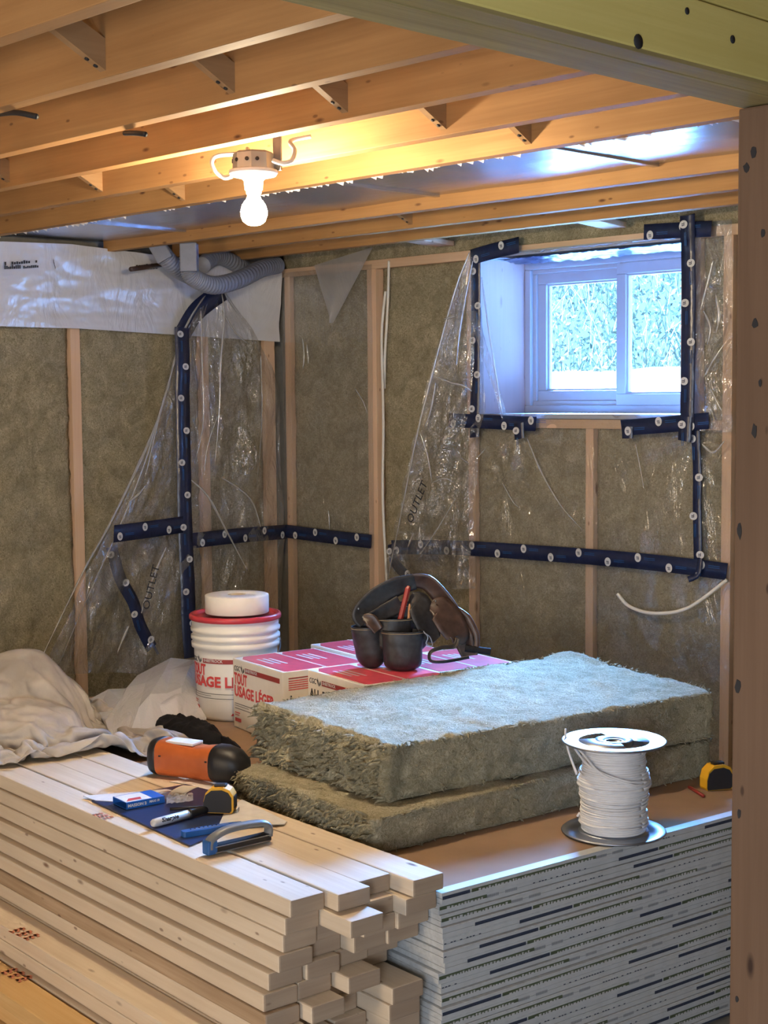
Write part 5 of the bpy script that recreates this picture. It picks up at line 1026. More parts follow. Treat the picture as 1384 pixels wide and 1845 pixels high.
-2,9,9,1,2,14,3,-5,12,0,3,14,-2,5,13,1,9,9,5,12,6,1,10,8,-1,10,9,-1,7,12,-1,4,13,-1,12,5,2,14,2,-1,12,5,0,12,6,0,12,7,1,11,10,1,14,6,2,14,3,1,13,2,
1,13,2,3,12,-6,0,14,-2,-1,13,1,1,13,-3,1,13,-3,1,13,-4,2,12,-5,1,12,-6,-2,14,1,2,11,-8,1,9,-11,1,12,-9,1,13,-7,2,11,-8,1,7,-11,2,11,-9,1,11,-8,0,12,-8,2,8,-11,
2,6,-12,2,5,-12,2,5,-12,1,5,-12,-1,-6,-13,8,2,-12,3,14,-7,-2,16,6,-6,2,16,-1,13,8,1,13,3,3,12,-6,2,0,-14,7,12,-3,9,10,-7,9,7,-8,7,5,-12,7,-6,-11,5,7,-13,-6,4,12,
15,0,-2,0,13,3,9,5,10,-8,10,4,-4,5,-13,-6,13,0,-3,12,5,1,14,0,4,13,0,4,12,4,3,13,8,6,7,13,5,8,13,2,4,12,0,2,14,-7,-3,11,4,10,10,0,7,12,0,2,15,1,-4,13,
0,5,13,-1,7,12,-2,10,9,2,12,8,5,12,4,-1,9,10,-2,8,12,1,12,5,0,13,5,0,13,6,2,13,5,2,13,4,0,13,7,1,13,6,1,13,0,1,14,0,0,13,3,2,13,-6,0,13,0,1,13,-3,
0,13,-2,2,13,-5,2,12,-6,-2,13,1,1,8,-11,1,10,-9,2,13,-8,1,12,-8,1,12,-8,2,11,-8,0,13,-5,1,11,-8,2,10,-10,1,7,-13,0,3,-13,0,4,-13,0,3,-13,0,5,-12,1,5,-12,5,13,-2,
9,-1,-12,4,12,-8,-3,16,7,-6,-1,15,-2,11,9,3,13,-3,3,13,-4,2,-1,-15,-3,5,-14,13,8,0,8,6,-8,10,7,-7,5,15,-5,7,2,-11,-8,-11,-7,11,2,10,4,9,-10,-6,13,0,5,4,13,-4,11,-9,
-5,11,6,-6,8,-10,4,12,6,3,12,6,-4,8,14,10,13,4,11,12,4,3,0,16,-9,-3,10,-4,2,13,4,3,13,0,8,13,-1,8,13,8,10,7,-1,8,12,-1,6,11,0,5,13,1,5,13,-1,3,13,2,12,8,
4,13,5,-1,10,10,-1,11,9,1,13,6,0,13,7,1,13,6,1,13,4,2,14,4,1,13,4,1,13,1,1,13,0,0,14,1,1,14,-3,1,13,-2,1,13,-2,1,13,-3,1,13,-4,0,13,-3,0,12,-6,1,10,-9,
0,12,-6,1,12,-8,1,13,-7,2,11,-9,2,11,-9,1,9,-9,1,8,-11,-2,5,-13,3,9,-12,3,9,-9,0,6,-13,-1,6,-12,1,-2,-13,1,5,-13,2,13,7,0,11,-8,12,4,-10,-1,16,3,-5,-3,15,-3,12,6,
3,8,-11,1,12,-7,4,13,-8,-3,-10,-12,1,5,-14,8,9,-9,6,9,-8,12,5,10,12,5,-4,-1,1,-15,13,0,2,-5,13,2,4,5,-12,0,14,2,-4,8,11,-3,5,-14,-2,14,0,-2,3,14,5,12,6,-4,14,-7,
13,5,12,-9,5,13,5,0,15,3,0,13,3,8,10,2,14,3,1,6,14,0,1,16,0,3,15,-1,8,12,4,11,7,2,7,12,0,3,13,1,8,12,1,9,10,1,11,10,1,12,8,0,13,7,1,13,8,0,14,7,
2,13,5,1,14,3,1,13,3,1,13,2,1,13,3,1,14,1,1,13,-1,0,14,0,1,13,-2,1,14,-3,1,13,-3,1,13,-4,0,13,-5,1,13,-5,0,12,-7,1,11,-7,0,12,-8,1,9,-11,1,8,-11,0,9,-10,
1,8,-11,2,9,-10,1,12,-8,2,4,-14,2,8,-12,1,9,-10,-1,3,-13,0,12,-6,3,-6,-12,-5,9,-10,3,10,10,5,13,-2,9,13,-6,-6,0,15,-2,12,4,2,10,-9,3,10,-10,4,9,-12,-3,-10,-13,0,4,-15,
9,13,2,-5,-6,-12,9,10,-6,13,-3,6,-4,12,4,9,11,-4,-2,6,12,3,7,-11,-9,5,9,8,7,-10,-2,11,-8,-7,6,10,-2,13,-6,7,10,9,-2,16,1,0,16,7,4,-11,15,5,-3,14,3,1,13,2,7,13,
1,11,10,3,12,7,-1,7,14,0,4,15,1,3,14,0,1,14,4,11,7,1,7,12,1,7,12,1,9,10,1,11,9,1,12,10,0,13,9,0,13,9,1,13,9,1,14,6,1,13,3,0,14,3,2,14,1,1,13,1,
2,14,0,1,13,-1,1,14,-1,1,14,-2,0,13,-3,1,13,-3,1,14,-4,1,12,-6,1,13,-6,0,13,-7,0,11,-8,0,12,-8,1,11,-8,0,9,-9,1,9,-10,2,7,-12,0,12,-8,3,4,-13,2,7,-14,2,6,-12,
1,6,-13,-3,13,-3,1,8,-10,-1,5,-12,-1,-8,-12,-6,13,-5,10,7,8,-1,11,10,8,10,8,-2,12,-5,-4,1,-14,7,12,-5,6,12,-9,-3,1,-18,0,-8,-14,10,13,3,-5,-6,-13,0,7,-13,6,13,3,-3,-9,10,
2,-13,6,7,11,1,2,13,5,-7,9,7,-1,12,-5,7,0,-12,-4,14,0,-2,10,-9,0,15,1,2,14,5,2,13,11,-1,1,16,7,-7,12,4,1,13,4,2,13,1,4,14,-3,5,13,2,8,12,3,9,11,-1,0,14,
2,5,13,3,6,12,1,10,10,2,9,10,1,10,9,2,10,10,0,12,10,0,13,10,0,14,10,1,15,5,1,14,4,0,13,4,2,13,3,1,14,3,2,13,1,1,14,1,1,13,-1,1,14,-2,1,14,0,1,13,-2,
1,14,-4,0,13,-5,1,13,-6,1,13,-6,0,13,-7,1,12,-7,0,10,-9,0,10,-9,1,11,-8,0,10,-9,1,10,-9,1,10,-10,1,9,-11,1,9,-13,1,7,-12,0,7,-13,1,-6,-12,-4,4,-12,4,12,-5,-5,7,-10,
-2,4,-13,-1,15,2,8,-1,13,8,10,6,1,13,0,-5,-4,-13,2,10,-10,4,12,-10,6,13,-10,-4,-17,-2,-2,5,-13,10,3,-11,1,10,-9,1,8,13,-7,10,-9,13,2,-2,2,4,15,2,13,4,1,12,-6,-2,14,0,
1,11,-7,3,6,-13,-7,9,8,3,12,-6,2,14,0,1,10,11,0,4,14,1,8,11,1,2,13,3,3,14,3,2,13,5,-4,12,2,1,14,1,3,13,1,9,10,2,6,12,2,6,12,2,8,12,2,8,11,2,9,10,
1,10,10,1,11,10,0,13,9,0,15,11,0,14,9,0,14,6,1,14,3,2,13,3,2,14,0,1,14,0,2,13,0,1,14,-1,1,14,-1,1,14,-1,1,13,-2,0,14,-3,1,12,-6,0,14,-6,1,12,-7,1,14,-6,
0,10,-9,0,10,-9,0,10,-9,0,10,-9,1,11,-7,1,11,-8,1,9,-11,1,9,-11,1,9,-12,1,9,-11,0,8,-12,-2,3,-13,-1,-1,-13,-2,1,-14,1,12,-2,-2,10,-10,-3,12,-7,8,-3,12,1,13,1,7,1,13,
-3,12,-7,1,10,-10,6,8,-12,6,6,-15,-5,-15,-6,-1,7,-12,3,14,4,6,7,-12,-6,13,0,-7,9,7,14,-1,-1,-4,13,7,10,3,12,-1,14,4,1,12,-4,-6,-1,-13,2,15,1,-1,13,1,1,13,-5,3,11,-7,
1,9,11,1,6,13,2,6,12,2,5,12,3,3,13,1,7,12,3,0,13,2,0,13,2,-3,13,1,4,13,2,6,12,2,6,12,2,8,12,3,10,10,1,11,8,2,9,10,1,10,10,0,13,10,-1,16,6,-1,16,7,
0,14,6,1,13,5,3,12,5,1,14,0,2,13,0,2,14,1,1,13,0,1,14,0,2,15,0,-1,12,-6,1,13,-1,1,14,-4,0,12,-8,1,14,-5,0,11,-9,1,12,-7,0,9,-10,0,10,-9,0,9,-10,-1,9,-9,
3,13,-5,-1,6,-13,-2,6,-12,-2,7,-13,-1,9,-11,6,9,-9,1,7,-11,1,7,-12,-2,5,-12,-3,5,-12,-7,3,-11,1,12,-7,8,4,12,4,6,11,7,11,6,-2,13,-2,-3,-1,-14,9,12,-4,5,3,-15,-4,-10,-13,
-2,8,-12,5,12,6,1,14,2,-6,13,-1,-4,10,-8,7,-3,13,1,11,-12,-4,15,3,11,4,8,7,13,4,-6,8,-11,-5,6,-10,4,11,8,2,13,-2,2,13,-5,1,8,11,1,6,12,2,6,12,3,7,11,2,8,11,
2,-2,14,2,1,13,2,2,13,3,1,13,1,3,14,1,3,13,2,10,9,2,7,12,3,10,10,1,13,6,3,5,11,0,13,7,1,10,12,0,14,10,-2,16,9,0,13,6,2,14,3,1,13,1,2,14,1,1,13,-1,
2,13,0,1,14,0,1,14,0,2,14,1,0,14,-2,-1,11,-7,1,14,-4,1,13,-4,-1,12,-9,2,13,-4,1,11,-8,1,10,-9,-1,8,-10,-1,9,-11,-2,8,-12,1,12,-7,4,12,-4,-1,8,-11,-2,1,-14,-3,4,-14,
-1,5,-13,-3,6,-12,-2,7,-11,1,6,-12,1,7,-12,0,10,-7,2,13,-6,2,14,5,5,-5,12,0,13,0,7,7,10,-4,13,-5,4,-8,-13,2,3,-15,7,4,-14,-2,11,-10,-2,12,-6,-6,12,0,1,14,2,1,4,13,
10,1,-11,2,13,11,-4,3,-16,6,12,-1,8,-1,13,-2,13,-10,-2,14,0,-2,9,-10,5,12,4,3,11,7,3,10,8,2,9,10,1,5,12,3,8,11,3,9,10,0,5,13,0,5,13,2,2,13,2,3,13,2,2,13,
4,-5,12,2,6,12,0,13,7,1,11,8,6,3,12,0,13,6,3,7,12,-2,14,5,1,12,9,-1,15,8,0,14,6,2,13,5,2,12,4,0,14,-2,2,12,3,2,14,1,1,14,-2,0,13,-1,2,14,0,-1,14,-3,
2,13,-2,-2,11,-7,1,13,-3,2,14,-3,-2,8,-12,3,12,-5,1,10,-8,0,12,-8,-1,8,-12,-3,7,-13,-2,9,-11,6,12,-4,4,12,-3,-2,10,-11,-5,7,-12,-4,7,-12,-3,5,-13,1,1,-13,1,1,-14,0,6,-12,
0,10,-9,1,11,-7,1,15,-1,6,-2,14,0,8,11,6,13,-1,-3,10,8,1,4,-14,5,-6,-13,4,9,-12,0,10,-12,-2,12,-6,-8,11,3,6,8,-9,-9,10,-1,8,-6,13,5,11,-11,-1,7,-15,6,9,7,4,13,1,
2,12,10,-5,-2,-15,2,13,-3,0,8,12,1,10,8,6,12,5,4,12,4,2,7,11,2,7,12,2,7,13,2,7,12,1,7,12,-2,-6,13,3,3,13,4,11,7,2,5,12,4,2,13,0,9,9,-1,14,4,2,9,10,
6,0,12,-3,14,2,2,12,7,2,12,9,0,13,7,2,13,8,2,12,7,-2,13,-1,2,13,4,2,13,1,2,14,2,-1,12,-5,3,14,0,-1,13,-3,1,14,0,1,13,-1,-3,12,-7,2,13,-2,2,13,-2,0,12,-6,
-1,5,-13,-3,9,-10,-2,12,-9,7,14,-5,-1,10,-12,-3,6,-14,-3,8,-11,9,10,0,3,12,-5,-6,4,-13,-5,7,-12,-6,3,-13,6,12,-7,-1,6,-12,1,1,-13,-3,13,-2,1,12,-6,5,8,-9,-1,12,8,7,-2,12,
2,7,11,0,14,-3,0,9,-10,3,-1,-15,-10,11,-2,1,10,-12,10,7,-7,-8,9,5,0,12,-7,1,5,-12,8,-9,-11,0,11,-12,8,12,7,9,10,-5,-5,4,11,4,11,8,2,11,-13,3,9,-11,-2,13,5,1,2,13,
5,13,3,2,7,11,0,7,13,-1,6,13,-3,6,13,0,7,13,12,10,3,3,4,13,2,-1,13,4,10,8,2,10,9,-4,11,7,6,3,11,2,7,12,-1,14,3,2,8,10,3,0,14,2,12,7,2,12,7,2,13,6,
1,14,4,-3,14,-1,2,14,3,-1,14,0,4,12,5,2,13,2,-2,11,-6,3,13,-2,2,13,-1,-2,13,-4,1,14,-1,0,14,-1,-5,10,-8,1,14,-2,5,13,0,1,13,-5,-3,9,-10,-2,8,-13,-2,6,-14,6,14,-6,
-1,12,-11,-3,3,-14,-5,9,-10,12,7,0,1,13,-6,-7,0,-14,-7,3,-13,-5,8,-11,10,10,-4,-1,13,-4,1,9,-10,-7,-1,-12,4,10,8,6,13,3,7,12,-1,-12,6,5,12,6,1,5,14,0,-3,8,-10,-8,-6,-14,
3,12,-8,5,12,8,-3,12,-4,-4,-3,-14,-2,4,-12,3,-5,-15,9,8,10,8,12,4,2,13,4,3,12,4,2,11,-8,2,13,7,5,1,-14,0,12,-5,0,0,14,-5,5,11,-5,7,11,2,7,12,0,7,13,1,7,14,
8,14,0,9,3,13,7,10,7,-4,12,4,0,11,8,2,11,9,4,7,11,4,7,12,6,-1,12,0,6,12,2,13,4,3,3,13,1,12,6,-1,13,3,-5,13,2,6,12,6,1,14,2,-3,14,0,4,12,4,1,13,1,
6,10,6,-3,12,-7,-1,12,-6,4,13,-1,3,13,-1,-2,13,-4,-1,14,-1,0,15,-1,-6,9,-9,3,13,-2,6,12,0,-1,11,-8,-1,10,-12,-3,5,-14,0,11,-11,3,14,-7,-1,10,-10,-7,1,-12,-2,11,-9,13,8,0,
-4,11,-9,-7,2,-13,-6,-1,-14,-3,10,-10,9,10,3,3,10,-9,-3,10,-9,-9,9,-6,12,3,7,-8,10,-1,-4,13,0,8,11,1,13,0,5,-7,8,-10,5,14,2,4,0,-15,-5,12,-4,6,11,7,-6,9,-9,-1,3,-13,
15,-4,2,5,14,-2,0,14,0,6,11,6,6,2,11,3,13,5,3,14,4,5,8,-9,3,7,-12,-2,9,11,-4,3,13,-7,-5,11,0,5,13,1,8,13,3,11,12,6,14,-8,3,15,8,5,12,8,6,7,10,-2,12,4,
4,8,12,4,7,11,4,8,12,2,7,11,6,-2,13,2,5,11,-6,13,-3,-6,11,5,-1,13,4,7,9,7,1,14,3,-2,14,1,7,11,7,0,14,0,1,13,2,8,6,8,-2,12,-7,-2,11,-8,1,14,-4,4,12,-1,
3,14,-1,-2,12,-4,0,14,-2,-1,14,-2,-5,8,-10,1,13,-3,8,11,-3,-1,10,-9,-2,10,-11,-2,8,-12,-1,11,-9,1,11,-8,-5,7,-10,-6,3,-12,2,13,-5,11,11,-1,-7,5,-13,-6,3,-13,-5,-2,-13,6,13,-1,
-11,4,-8,0,10,-10,7,11,0,4,13,-4,-10,7,-2,-3,13,0,11,2,6,13,3,3,4,13,7,5,15,1,-2,13,-7,-2,-9,-12,-6,9,-8,4,14,-2,-3,10,7,6,0,13,3,14,-1,7,6,-10,6,12,-4,3,11,5,
4,12,6,5,3,13,0,6,-13,5,13,3,4,12,6,-11,-6,8,-2,0,14,2,9,12,1,8,12,3,9,14,1,18,2,8,14,-6,3,15,2,3,11,8,2,8,10,4,2,14,3,4,15,2,6,14,5,8,10,5,13,2,
0,9,10,-1,6,12,-7,9,-8,-4,13,0,-1,13,3,2,13,4,5,13,5,8,8,7,-3,14,-2,3,13,4,8,5,9,1,14,2,-3,7,-13,0,12,-8,1,13,-4,4,14,-1,1,12,-3,-1,13,-4,1,13,-3,1,13,-3,
-4,7,-11,-1,12,-7,7,11,-4,-2,10,-8,-2,11,-8,-3,9,-10,-2,9,-9,-2,10,-8,-6,3,-12,-4,9,-10,12,10,1,-1,11,-9,-8,-4,-11,-2,5,-13,-2,9,-10,-2,13,1,-3,1,-14,-1,12,-8,1,13,-4,0,12,1,
3,12,6,-3,13,-3,8,9,6,11,7,5,14,5,4,2,16,0,-3,-4,-13,-7,9,-6,0,4,14,1,14,0,13,-5,-3,3,13,5,6,12,-4,7,6,-10,4,13,-1,-2,6,12,9,8,7,-2,13,0,9,6,-10,-6,4,13,
-5,0,13,0,14,0,2,9,12,2,8,13,4,4,15,0,14,11,8,13,-6,2,14,4,6,13,-2,1,11,8,2,6,14,1,6,14,4,3,14,6,-2,14,2,10,10,4,11,7,-1,14,0,-5,12,-2,-5,13,-2,-5,11,-4,
2,14,4,4,13,4,9,7,9,1,12,6,-1,13,-5,7,8,9,6,9,10,-3,9,-11,-3,8,-12,0,13,-7,2,13,-4,4,14,-2,-1,11,-6,0,13,-5,4,13,-2,2,12,-5,-2,10,-8,-4,6,-12,3,12,-4,-6,10,-8,
2,12,-5,-3,11,-8,-7,3,-11,-2,8,-10,-8,4,-11,7,12,-4,9,11,-2,-8,-1,-12,0,12,-5,-2,12,-7,-1,10,-8,-2,-2,-14,-1,12,-8,1,12,7,0,10,-8,0,13,-2,0,7,12,5,10,-9,7,12,0,11,9,4,
10,9,7,-4,6,-12,-7,12,-1,0,4,13,0,3,14,10,1,-12,5,4,13,5,12,5,-1,13,0,7,11,-2,9,11,-3,-8,11,-7,10,-2,12,-1,10,8,7,11,5,-6,1,14,2,13,-7,2,8,12,2,9,11,2,10,14,
0,3,16,3,15,2,6,13,-1,6,12,-4,1,9,9,-7,-2,14,9,11,8,5,11,8,-4,9,10,9,3,12,5,10,7,-3,13,-1,-4,13,-1,-7,10,-6,-3,13,0,4,13,4,4,13,5,-1,13,4,10,2,10,2,13,-2,
5,11,6,6,5,11,0,14,-3,-2,10,-11,-3,6,-14,-1,13,-7,4,14,-4,2,14,-4,-3,10,-9,6,12,-2,3,12,-4,0,12,-7,-2,11,-7,-8,4,-11,-2,12,-6,-3,11,-7,4,14,-3,-6,6,-10,-8,-1,-12,-5,7,-10,
-1,11,-8,11,10,-2,1,12,-6,-7,0,-12,-1,11,-8,7,12,2,-2,13,-6,1,3,-14,1,11,7,1,13,-5,-1,12,-2,-1,2,13,0,14,1,10,6,-8,9,8,-7,4,14,0,4,14,1,-8,10,7,-2,-10,10,3,8,10,
10,-9,8,6,11,-6,1,14,2,5,7,11,2,9,-9,5,12,-6,4,11,6,7,13,5,1,-5,14,-2,3,13,4,14,0,-1,10,10,-5,2,13,4,10,11,4,10,11,0,15,-4,5,8,10,7,12,-2,-4,8,11,8,10,4,
-2,9,10,-1,-1,16,2,10,10,7,12,2,7,11,-2,-10,9,3,0,13,-1,4,13,0,-4,12,-3,-3,13,-1,1,14,3,0,14,4,5,12,7,10,-4,10,6,11,7,5,12,2,6,7,10,-1,13,-5,1,15,-2,-3,8,-13,
-4,5,-15,2,15,-6,4,15,-3,-1,12,-10,-3,10,-10,10,10,0,1,12,-5,-2,12,-5,-7,9,-9,-8,5,-11,-4,12,-6,6,13,-2,-3,11,-7,-7,-2,-12,-6,6,-10,2,13,-1,0,2,-14,2,12,-7,4,12,-3,-2,6,-12,
1,13,-4,6,12,6,0,7,-12,0,13,-1,1,11,8,0,12,-8,-5,9,8,2,5,13,1,14,-2,12,3,-8,9,7,-7,-5,10,8,3,13,-6,-7,6,11,7,-7,10,14,2,-6,3,6,12,2,9,-12,6,9,9,3,13,0,
5,8,-9,6,13,4,5,10,8,2,5,14,-1,-2,14,3,13,3,-9,1,11,1,8,11,5,11,7,-1,14,-3,1,6,13,8,11,2,-4,7,11,6,11,6,-1,9,10,8,11,1,0,10,8,1,1,14,-3,11,-8,-2,12,-3,
1,14,0,2,13,0,5,13,1,-4,12,-3,0,14,1,0,14,3,-1,14,3,6,11,8,9,-3,11,8,7,9,6,9,8,6,11,6,1,14,0,1,14,-4,-3,12,-11,-4,3,-16,-2,12,-12,6,15,-2,-1,13,-10,-1,11,-10,
-4,10,-8,10,9,-1,-7,10,-6,0,13,-6,-8,8,-9,-8,7,-10,4,14,-2,4,13,-3,-7,3,-11,-6,-1,-12,4,12,6,-1,12,-6,4,4,-13,2,8,-10,1,12,-7,1,12,-7,3,14,0,2,13,1,-5,8,11,6,7,-11,
-2,13,5,-3,12,-3,1,3,13,1,13,6,1,14,-2,13,-4,-6,1,10,-8,1,11,6,-5,13,-4,2,2,13,7,-13,4,7,11,5,4,13,-2,5,10,-7,4,9,10,3,13,0,9,9,-6,-1,4,14,2,4,14,7,11,5,
-9,-1,12,-1,7,12,3,14,0,3,13,3,0,10,8,-2,0,13,0,9,10,0,10,11,6,10,6,5,11,4,5,12,4,4,13,0,2,7,10,-1,11,-6,-4,9,-10,1,13,-2,1,13,-2,0,14,-2,-1,13,0,0,14,2,
0,13,2,-2,15,2,6,10,8,10,0,11,7,7,10,7,8,9,6,9,7,3,13,2,1,15,-2,-2,13,-8,-4,3,-16,-4,8,-15,3,16,-5,-8,8,-12,-1,11,-10,-2,11,-8,10,9,-1,-9,10,-6,1,13,-6,0,14,-7,
-9,5,-10,-4,13,-6,8,12,-1,0,12,-5,-6,-2,-13,-4,13,-1,10,8,6,-2,13,-2,5,6,-11,-4,12,-3,5,8,-10,5,9,-10,0,13,8,-2,12,6,-2,12,0,6,8,-10,-4,13,-4,0,7,13,2,4,13,-1,14,3,
3,11,-8,12,1,-7,-1,8,-10,-3,14,1,-1,8,11,11,-6,-5,6,12,0,7,10,6,5,12,-5,4,12,5,2,9,10,9,8,-8,2,10,11,0,-2,15,1,8,12,-1,13,5,-2,4,14,-1,10,8,6,13,-3,1,11,6,
-2,0,13,-2,6,13,2,13,-3,2,13,2,6,9,7,6,11,6,6,11,7,3,12,6,-3,8,-11,-2,12,6,2,14,-1,1,13,-3,1,13,-3,-1,11,-8,0,14,2,-1,14,2,0,13,4,-2,12,-7,6,9,10,10,4,10,
8,6,9,7,7,8,4,13,4,1,13,0,0,15,-4,-6,10,-11,-5,10,-11,1,2,-17,-8,7,-12,4,14,-4,-8,3,-10,-3,12,-7,-2,12,-8,1,12,-5,4,14,-5,-4,11,-8,-8,7,-9,5,12,-2,5,13,-3,-3,11,-7,
-9,6,-10,6,11,5,9,7,7,1,14,5,-3,12,-5,0,11,-8,9,6,-10,2,11,-8,-4,13,3,2,7,12,-6,11,2,4,12,-8,0,14,-4,3,3,14,2,4,13,-2,14,0,0,10,-9,8,6,-10,6,7,-10,-11,8,-3,
11,-5,8,6,9,-7,8,12,2,4,11,4,-5,9,9,10,10,1,1,13,4,13,8,-2,0,10,11,-1,10,10,2,7,13,-2,5,12,-2,3,13,5,12,-3,3,13,4,-1,1,14,-1,7,12,1,12,-6,1,14,-2,0,14,-1,
2,13,5,5,13,7,11,-2,9,1,13,7,0,13,-8,-2,11,-6,2,14,-1,1,13,-1,1,14,-1,-1,11,7,0,14,0,-1,12,-4,1,14,2,1,10,-9,3,12,7,6,8,9,7,8,9,12,3,5,1,13,1,-1,13,-3,
-4,13,-6,-5,8,-10,-3,14,-7,-3,1,-15,-3,1,-14,-3,10,-8,0,14,0,-4,7,-12,-4,9,-10,-4,12,-7,-2,12,-7,-2,10,-8,0,12,-5,7,12,-2,2,13,-5,-7,9,-8,2,12,1,4,12,6,9,6,9,1,12,4,
-2,14,0,0,13,-5,4,10,-9,4,7,-11,-8,10,1,4,8,10,2,12,8,1,12,-8,-1,14,2,6,-3,13,-1,13,3,-2,14,0,-3,11,-6,2,8,-12,6,2,-12,14,-5,-4,-4,9,10,7,11,3,9,10,0,-6,8,10,
3,13,4,6,13,3,12,10,-1,10,11,0,-1,10,10,-2,-1,14,-3,4,12,2,9,10,4,12,4,5,13,-1,-1,7,12,-1,5,13,0,13,0,0,14,-2,3,13,-8,-2,8,13,8,12,-7,2,15,1,6,11,9,5,11,8,
-2,10,-9,-5,8,10,1,14,-1,5,10,-8,0,13,-4,0,13,-3,1,13,6,2,13,2,1,7,-12,3,13,-2,6,3,11,-2,13,-2,-1,13,4,7,11,2,9,10,1,-1,14,-1,-6,7,-9,-4,13,-6,-3,12,-7,-2,1,-14,
-1,0,-13,-5,11,-7,1,14,-3,-4,10,-9,-6,4,-12,-3,10,-8,-3,10,-9,-2,11,-7,2,13,-5,1,12,-5,5,13,-1,2,13,2,1,13,2,-3,12,6,10,8,5,-2,13,0,6,9,8,2,14,-4,-1,11,-7,-2,5,-13,
-3,14,3,5,10,8,6,8,9,-2,12,-10,5,6,13,-10,9,-5,7,9,7,0,13,2,-2,12,-5,2,8,-12,11,7,-5,-3,-5,12,5,8,9,3,11,8,2,11,5,3,13,5,3,13,5,7,13,4,8,12,1,11,9,-1,
-4,10,10,-1,-7,12,2,7,11,2,13,-4,-1,6,13,4,9,9,-1,14,-1,3,12,6,-4,11,-9,2,9,13,4,14,9,3,16,1,6,13,-4,6,12,-6,-2,13,1,5,10,8,-6,5,11,0,14,1,1,15,-3,1,13,-4,
4,7,-11,1,13,-5,3,10,9,-1,14,-2,7,5,-11,2,14,-2,5,8,9,-8,8,-8,0,13,-3,4,13,2,9,10,4,-4,11,-5,-6,9,-9,-1,14,-2,-3,10,-8,-3,4,-13,-2,-3,-13,-6,8,-9,2,13,-5,-3,11,-7,
-3,10,-8,-2,11,-8,-4,5,-11,2,13,-5,3,13,-1,1,10,9,1,13,4,0,14,3,2,12,-8,2,13,-5,2,13,3,7,4,11,0,12,-7,-1,12,-7,3,14,1,-4,12,6,2,9,-10,3,11,7,3,6,14,4,13,-6,
-10,3,-8,0,13,3,8,7,9,-1,13,-3,1,14,-1,15,-4,0,-2,2,13,-4,13,-5,6,7,10,6,9,8,3,11,6,-3,14,-1,10,7,9,8,7,10,2,10,10,6,12,-4,0,7,11,3,-3,12,-2,12,7,0,12,-5,
5,7,10,2,11,8,-1,12,-5,1,15,2,0,14,6,6,9,14,2,14,8,4,15,-1,4,12,-3,1,9,-10,0,4,13,0,14,5,0,15,1,0,13,-8,1,14,5,1,12,-6,3,5,-12,1,14,-2,3,12,8,1,14,-1,
8,0,-12,-1,12,-6,-3,13,-2,2,10,9,-1,7,-12,0,14,-1,5,13,0,-6,9,-8,1,13,1,-5,7,-10,-1,12,-7,-4,3,-12,-4,-3,-13,-4,8,-11,1,13,-4,-4,9,-9,1,13,-5,-2,11,-8,0,12,7,4,11,-8,
-1,13,-1,3,9,10,1,13,6,1,12,-9,2,13,-5,-3,8,11,10,8,-6,3,14,0,-9,10,7,5,13,0,0,10,-11,4,12,-4,2,12,2,0,-2,15,-2,12,-10,-1,14,-3,-1,13,-1,-1,13,3,9,6,9,-1,11,8,
14,-3,6,-1,10,9,-3,9,-10,-1,13,0,8,7,9,4,10,7,0,13,5,1,14,3,6,9,11,9,-6,10,3,5,12,5,14,0,0,9,10,3,2,12,0,13,-6,1,13,4,0,11,7,3,6,12,0,14,4,3,16,-4,
1,15,7,6,6,14,0,11,-9,4,13,-3,5,13,-1,1,6,13,-4,14,-3,3,13,7,0,14,-7,1,12,7,1,14,-2,-1,12,-7,6,6,-13,2,13,7,2,14,2,1,12,-6,5,2,-13,-2,12,-6,1,10,10,-3,13,-3,
-1,2,-14,0,13,-5,-1,13,-4,3,13,2,-4,9,-7,-5,6,-12,-1,11,-7,-4,-2,-13,-5,1,-13,-2,11,-7,-2,11,-8,1,12,-6,1,12,8,1,13,5,-3,13,1,4,10,-10,1,15,-3,3,7,13,2,15,-2,1,14,-2,
-6,0,12,1,13,1,2,15,-1,3,15,-1,5,6,-14,-3,12,7,7,9,-8,3,11,-7,0,9,11,-6,14,4,5,7,-13,-2,13,-2,-1,14,1,-2,13,3,8,1,12,13,8,-5,2,5,12,-4,12,0,1,7,-12,1,13,0,
2,11,7,3,12,7,5,4,12,4,4,12,6,12,4,5,3,13,2,-3,14,4,13,-1,3,10,9,-4,6,11,3,13,2,3,13,-3,1,12,5,3,9,11,1,15,5,2,16,-6,6,5,14,0,14,-4,0,12,7,7,7,-9,
-3,14,-1,1,15,3,4,10,10,1,14,-5,1,12,7,-3,10,-9,1,14,-6,4,15,2,2,9,-12,5,10,9,1,13,0,2,11,-8,1,3,-14,1,13,7,-3,14,0,-2,6,-13,-2,4,-13,1,13,-4,2,13,3,-7,5,-10,
0,10,-8,-1,12,-6,-4,1,-13,-5,-2,-12,-3,10,-9,0,14,1,1,11,-8,-2,14,-2,-2,13,2,1,13,6,2,12,7,4,10,-12,-3,15,2,9,9,10,-1,14,4,-6,-3,11,0,13,3,2,15,-1,4,14,-6,5,8,-13,
-2,14,5,-1,14,1,8,7,-10,-1,14,-5,-2,7,14,-1,13,-6,5,8,-10,-2,14,0,-2,13,-2,-3,11,8,16,-3,-1,-4,13,1,2,6,13,-2,12,-3,5,8,-10,1,14,1,2,10,8,4,1,13,4,3,13,5,12,3,
1,-4,13,6,3,13,0,8,11,1,9,10,3,13,4,2,14,2,3,13,2,1,13,-3,2,13,5,2,10,12,2,14,-7,1,16,5,5,4,13,1,13,3,2,14,1,2,9,-11,0,15,-4,5,9,12,0,14,3,0,12,-5,
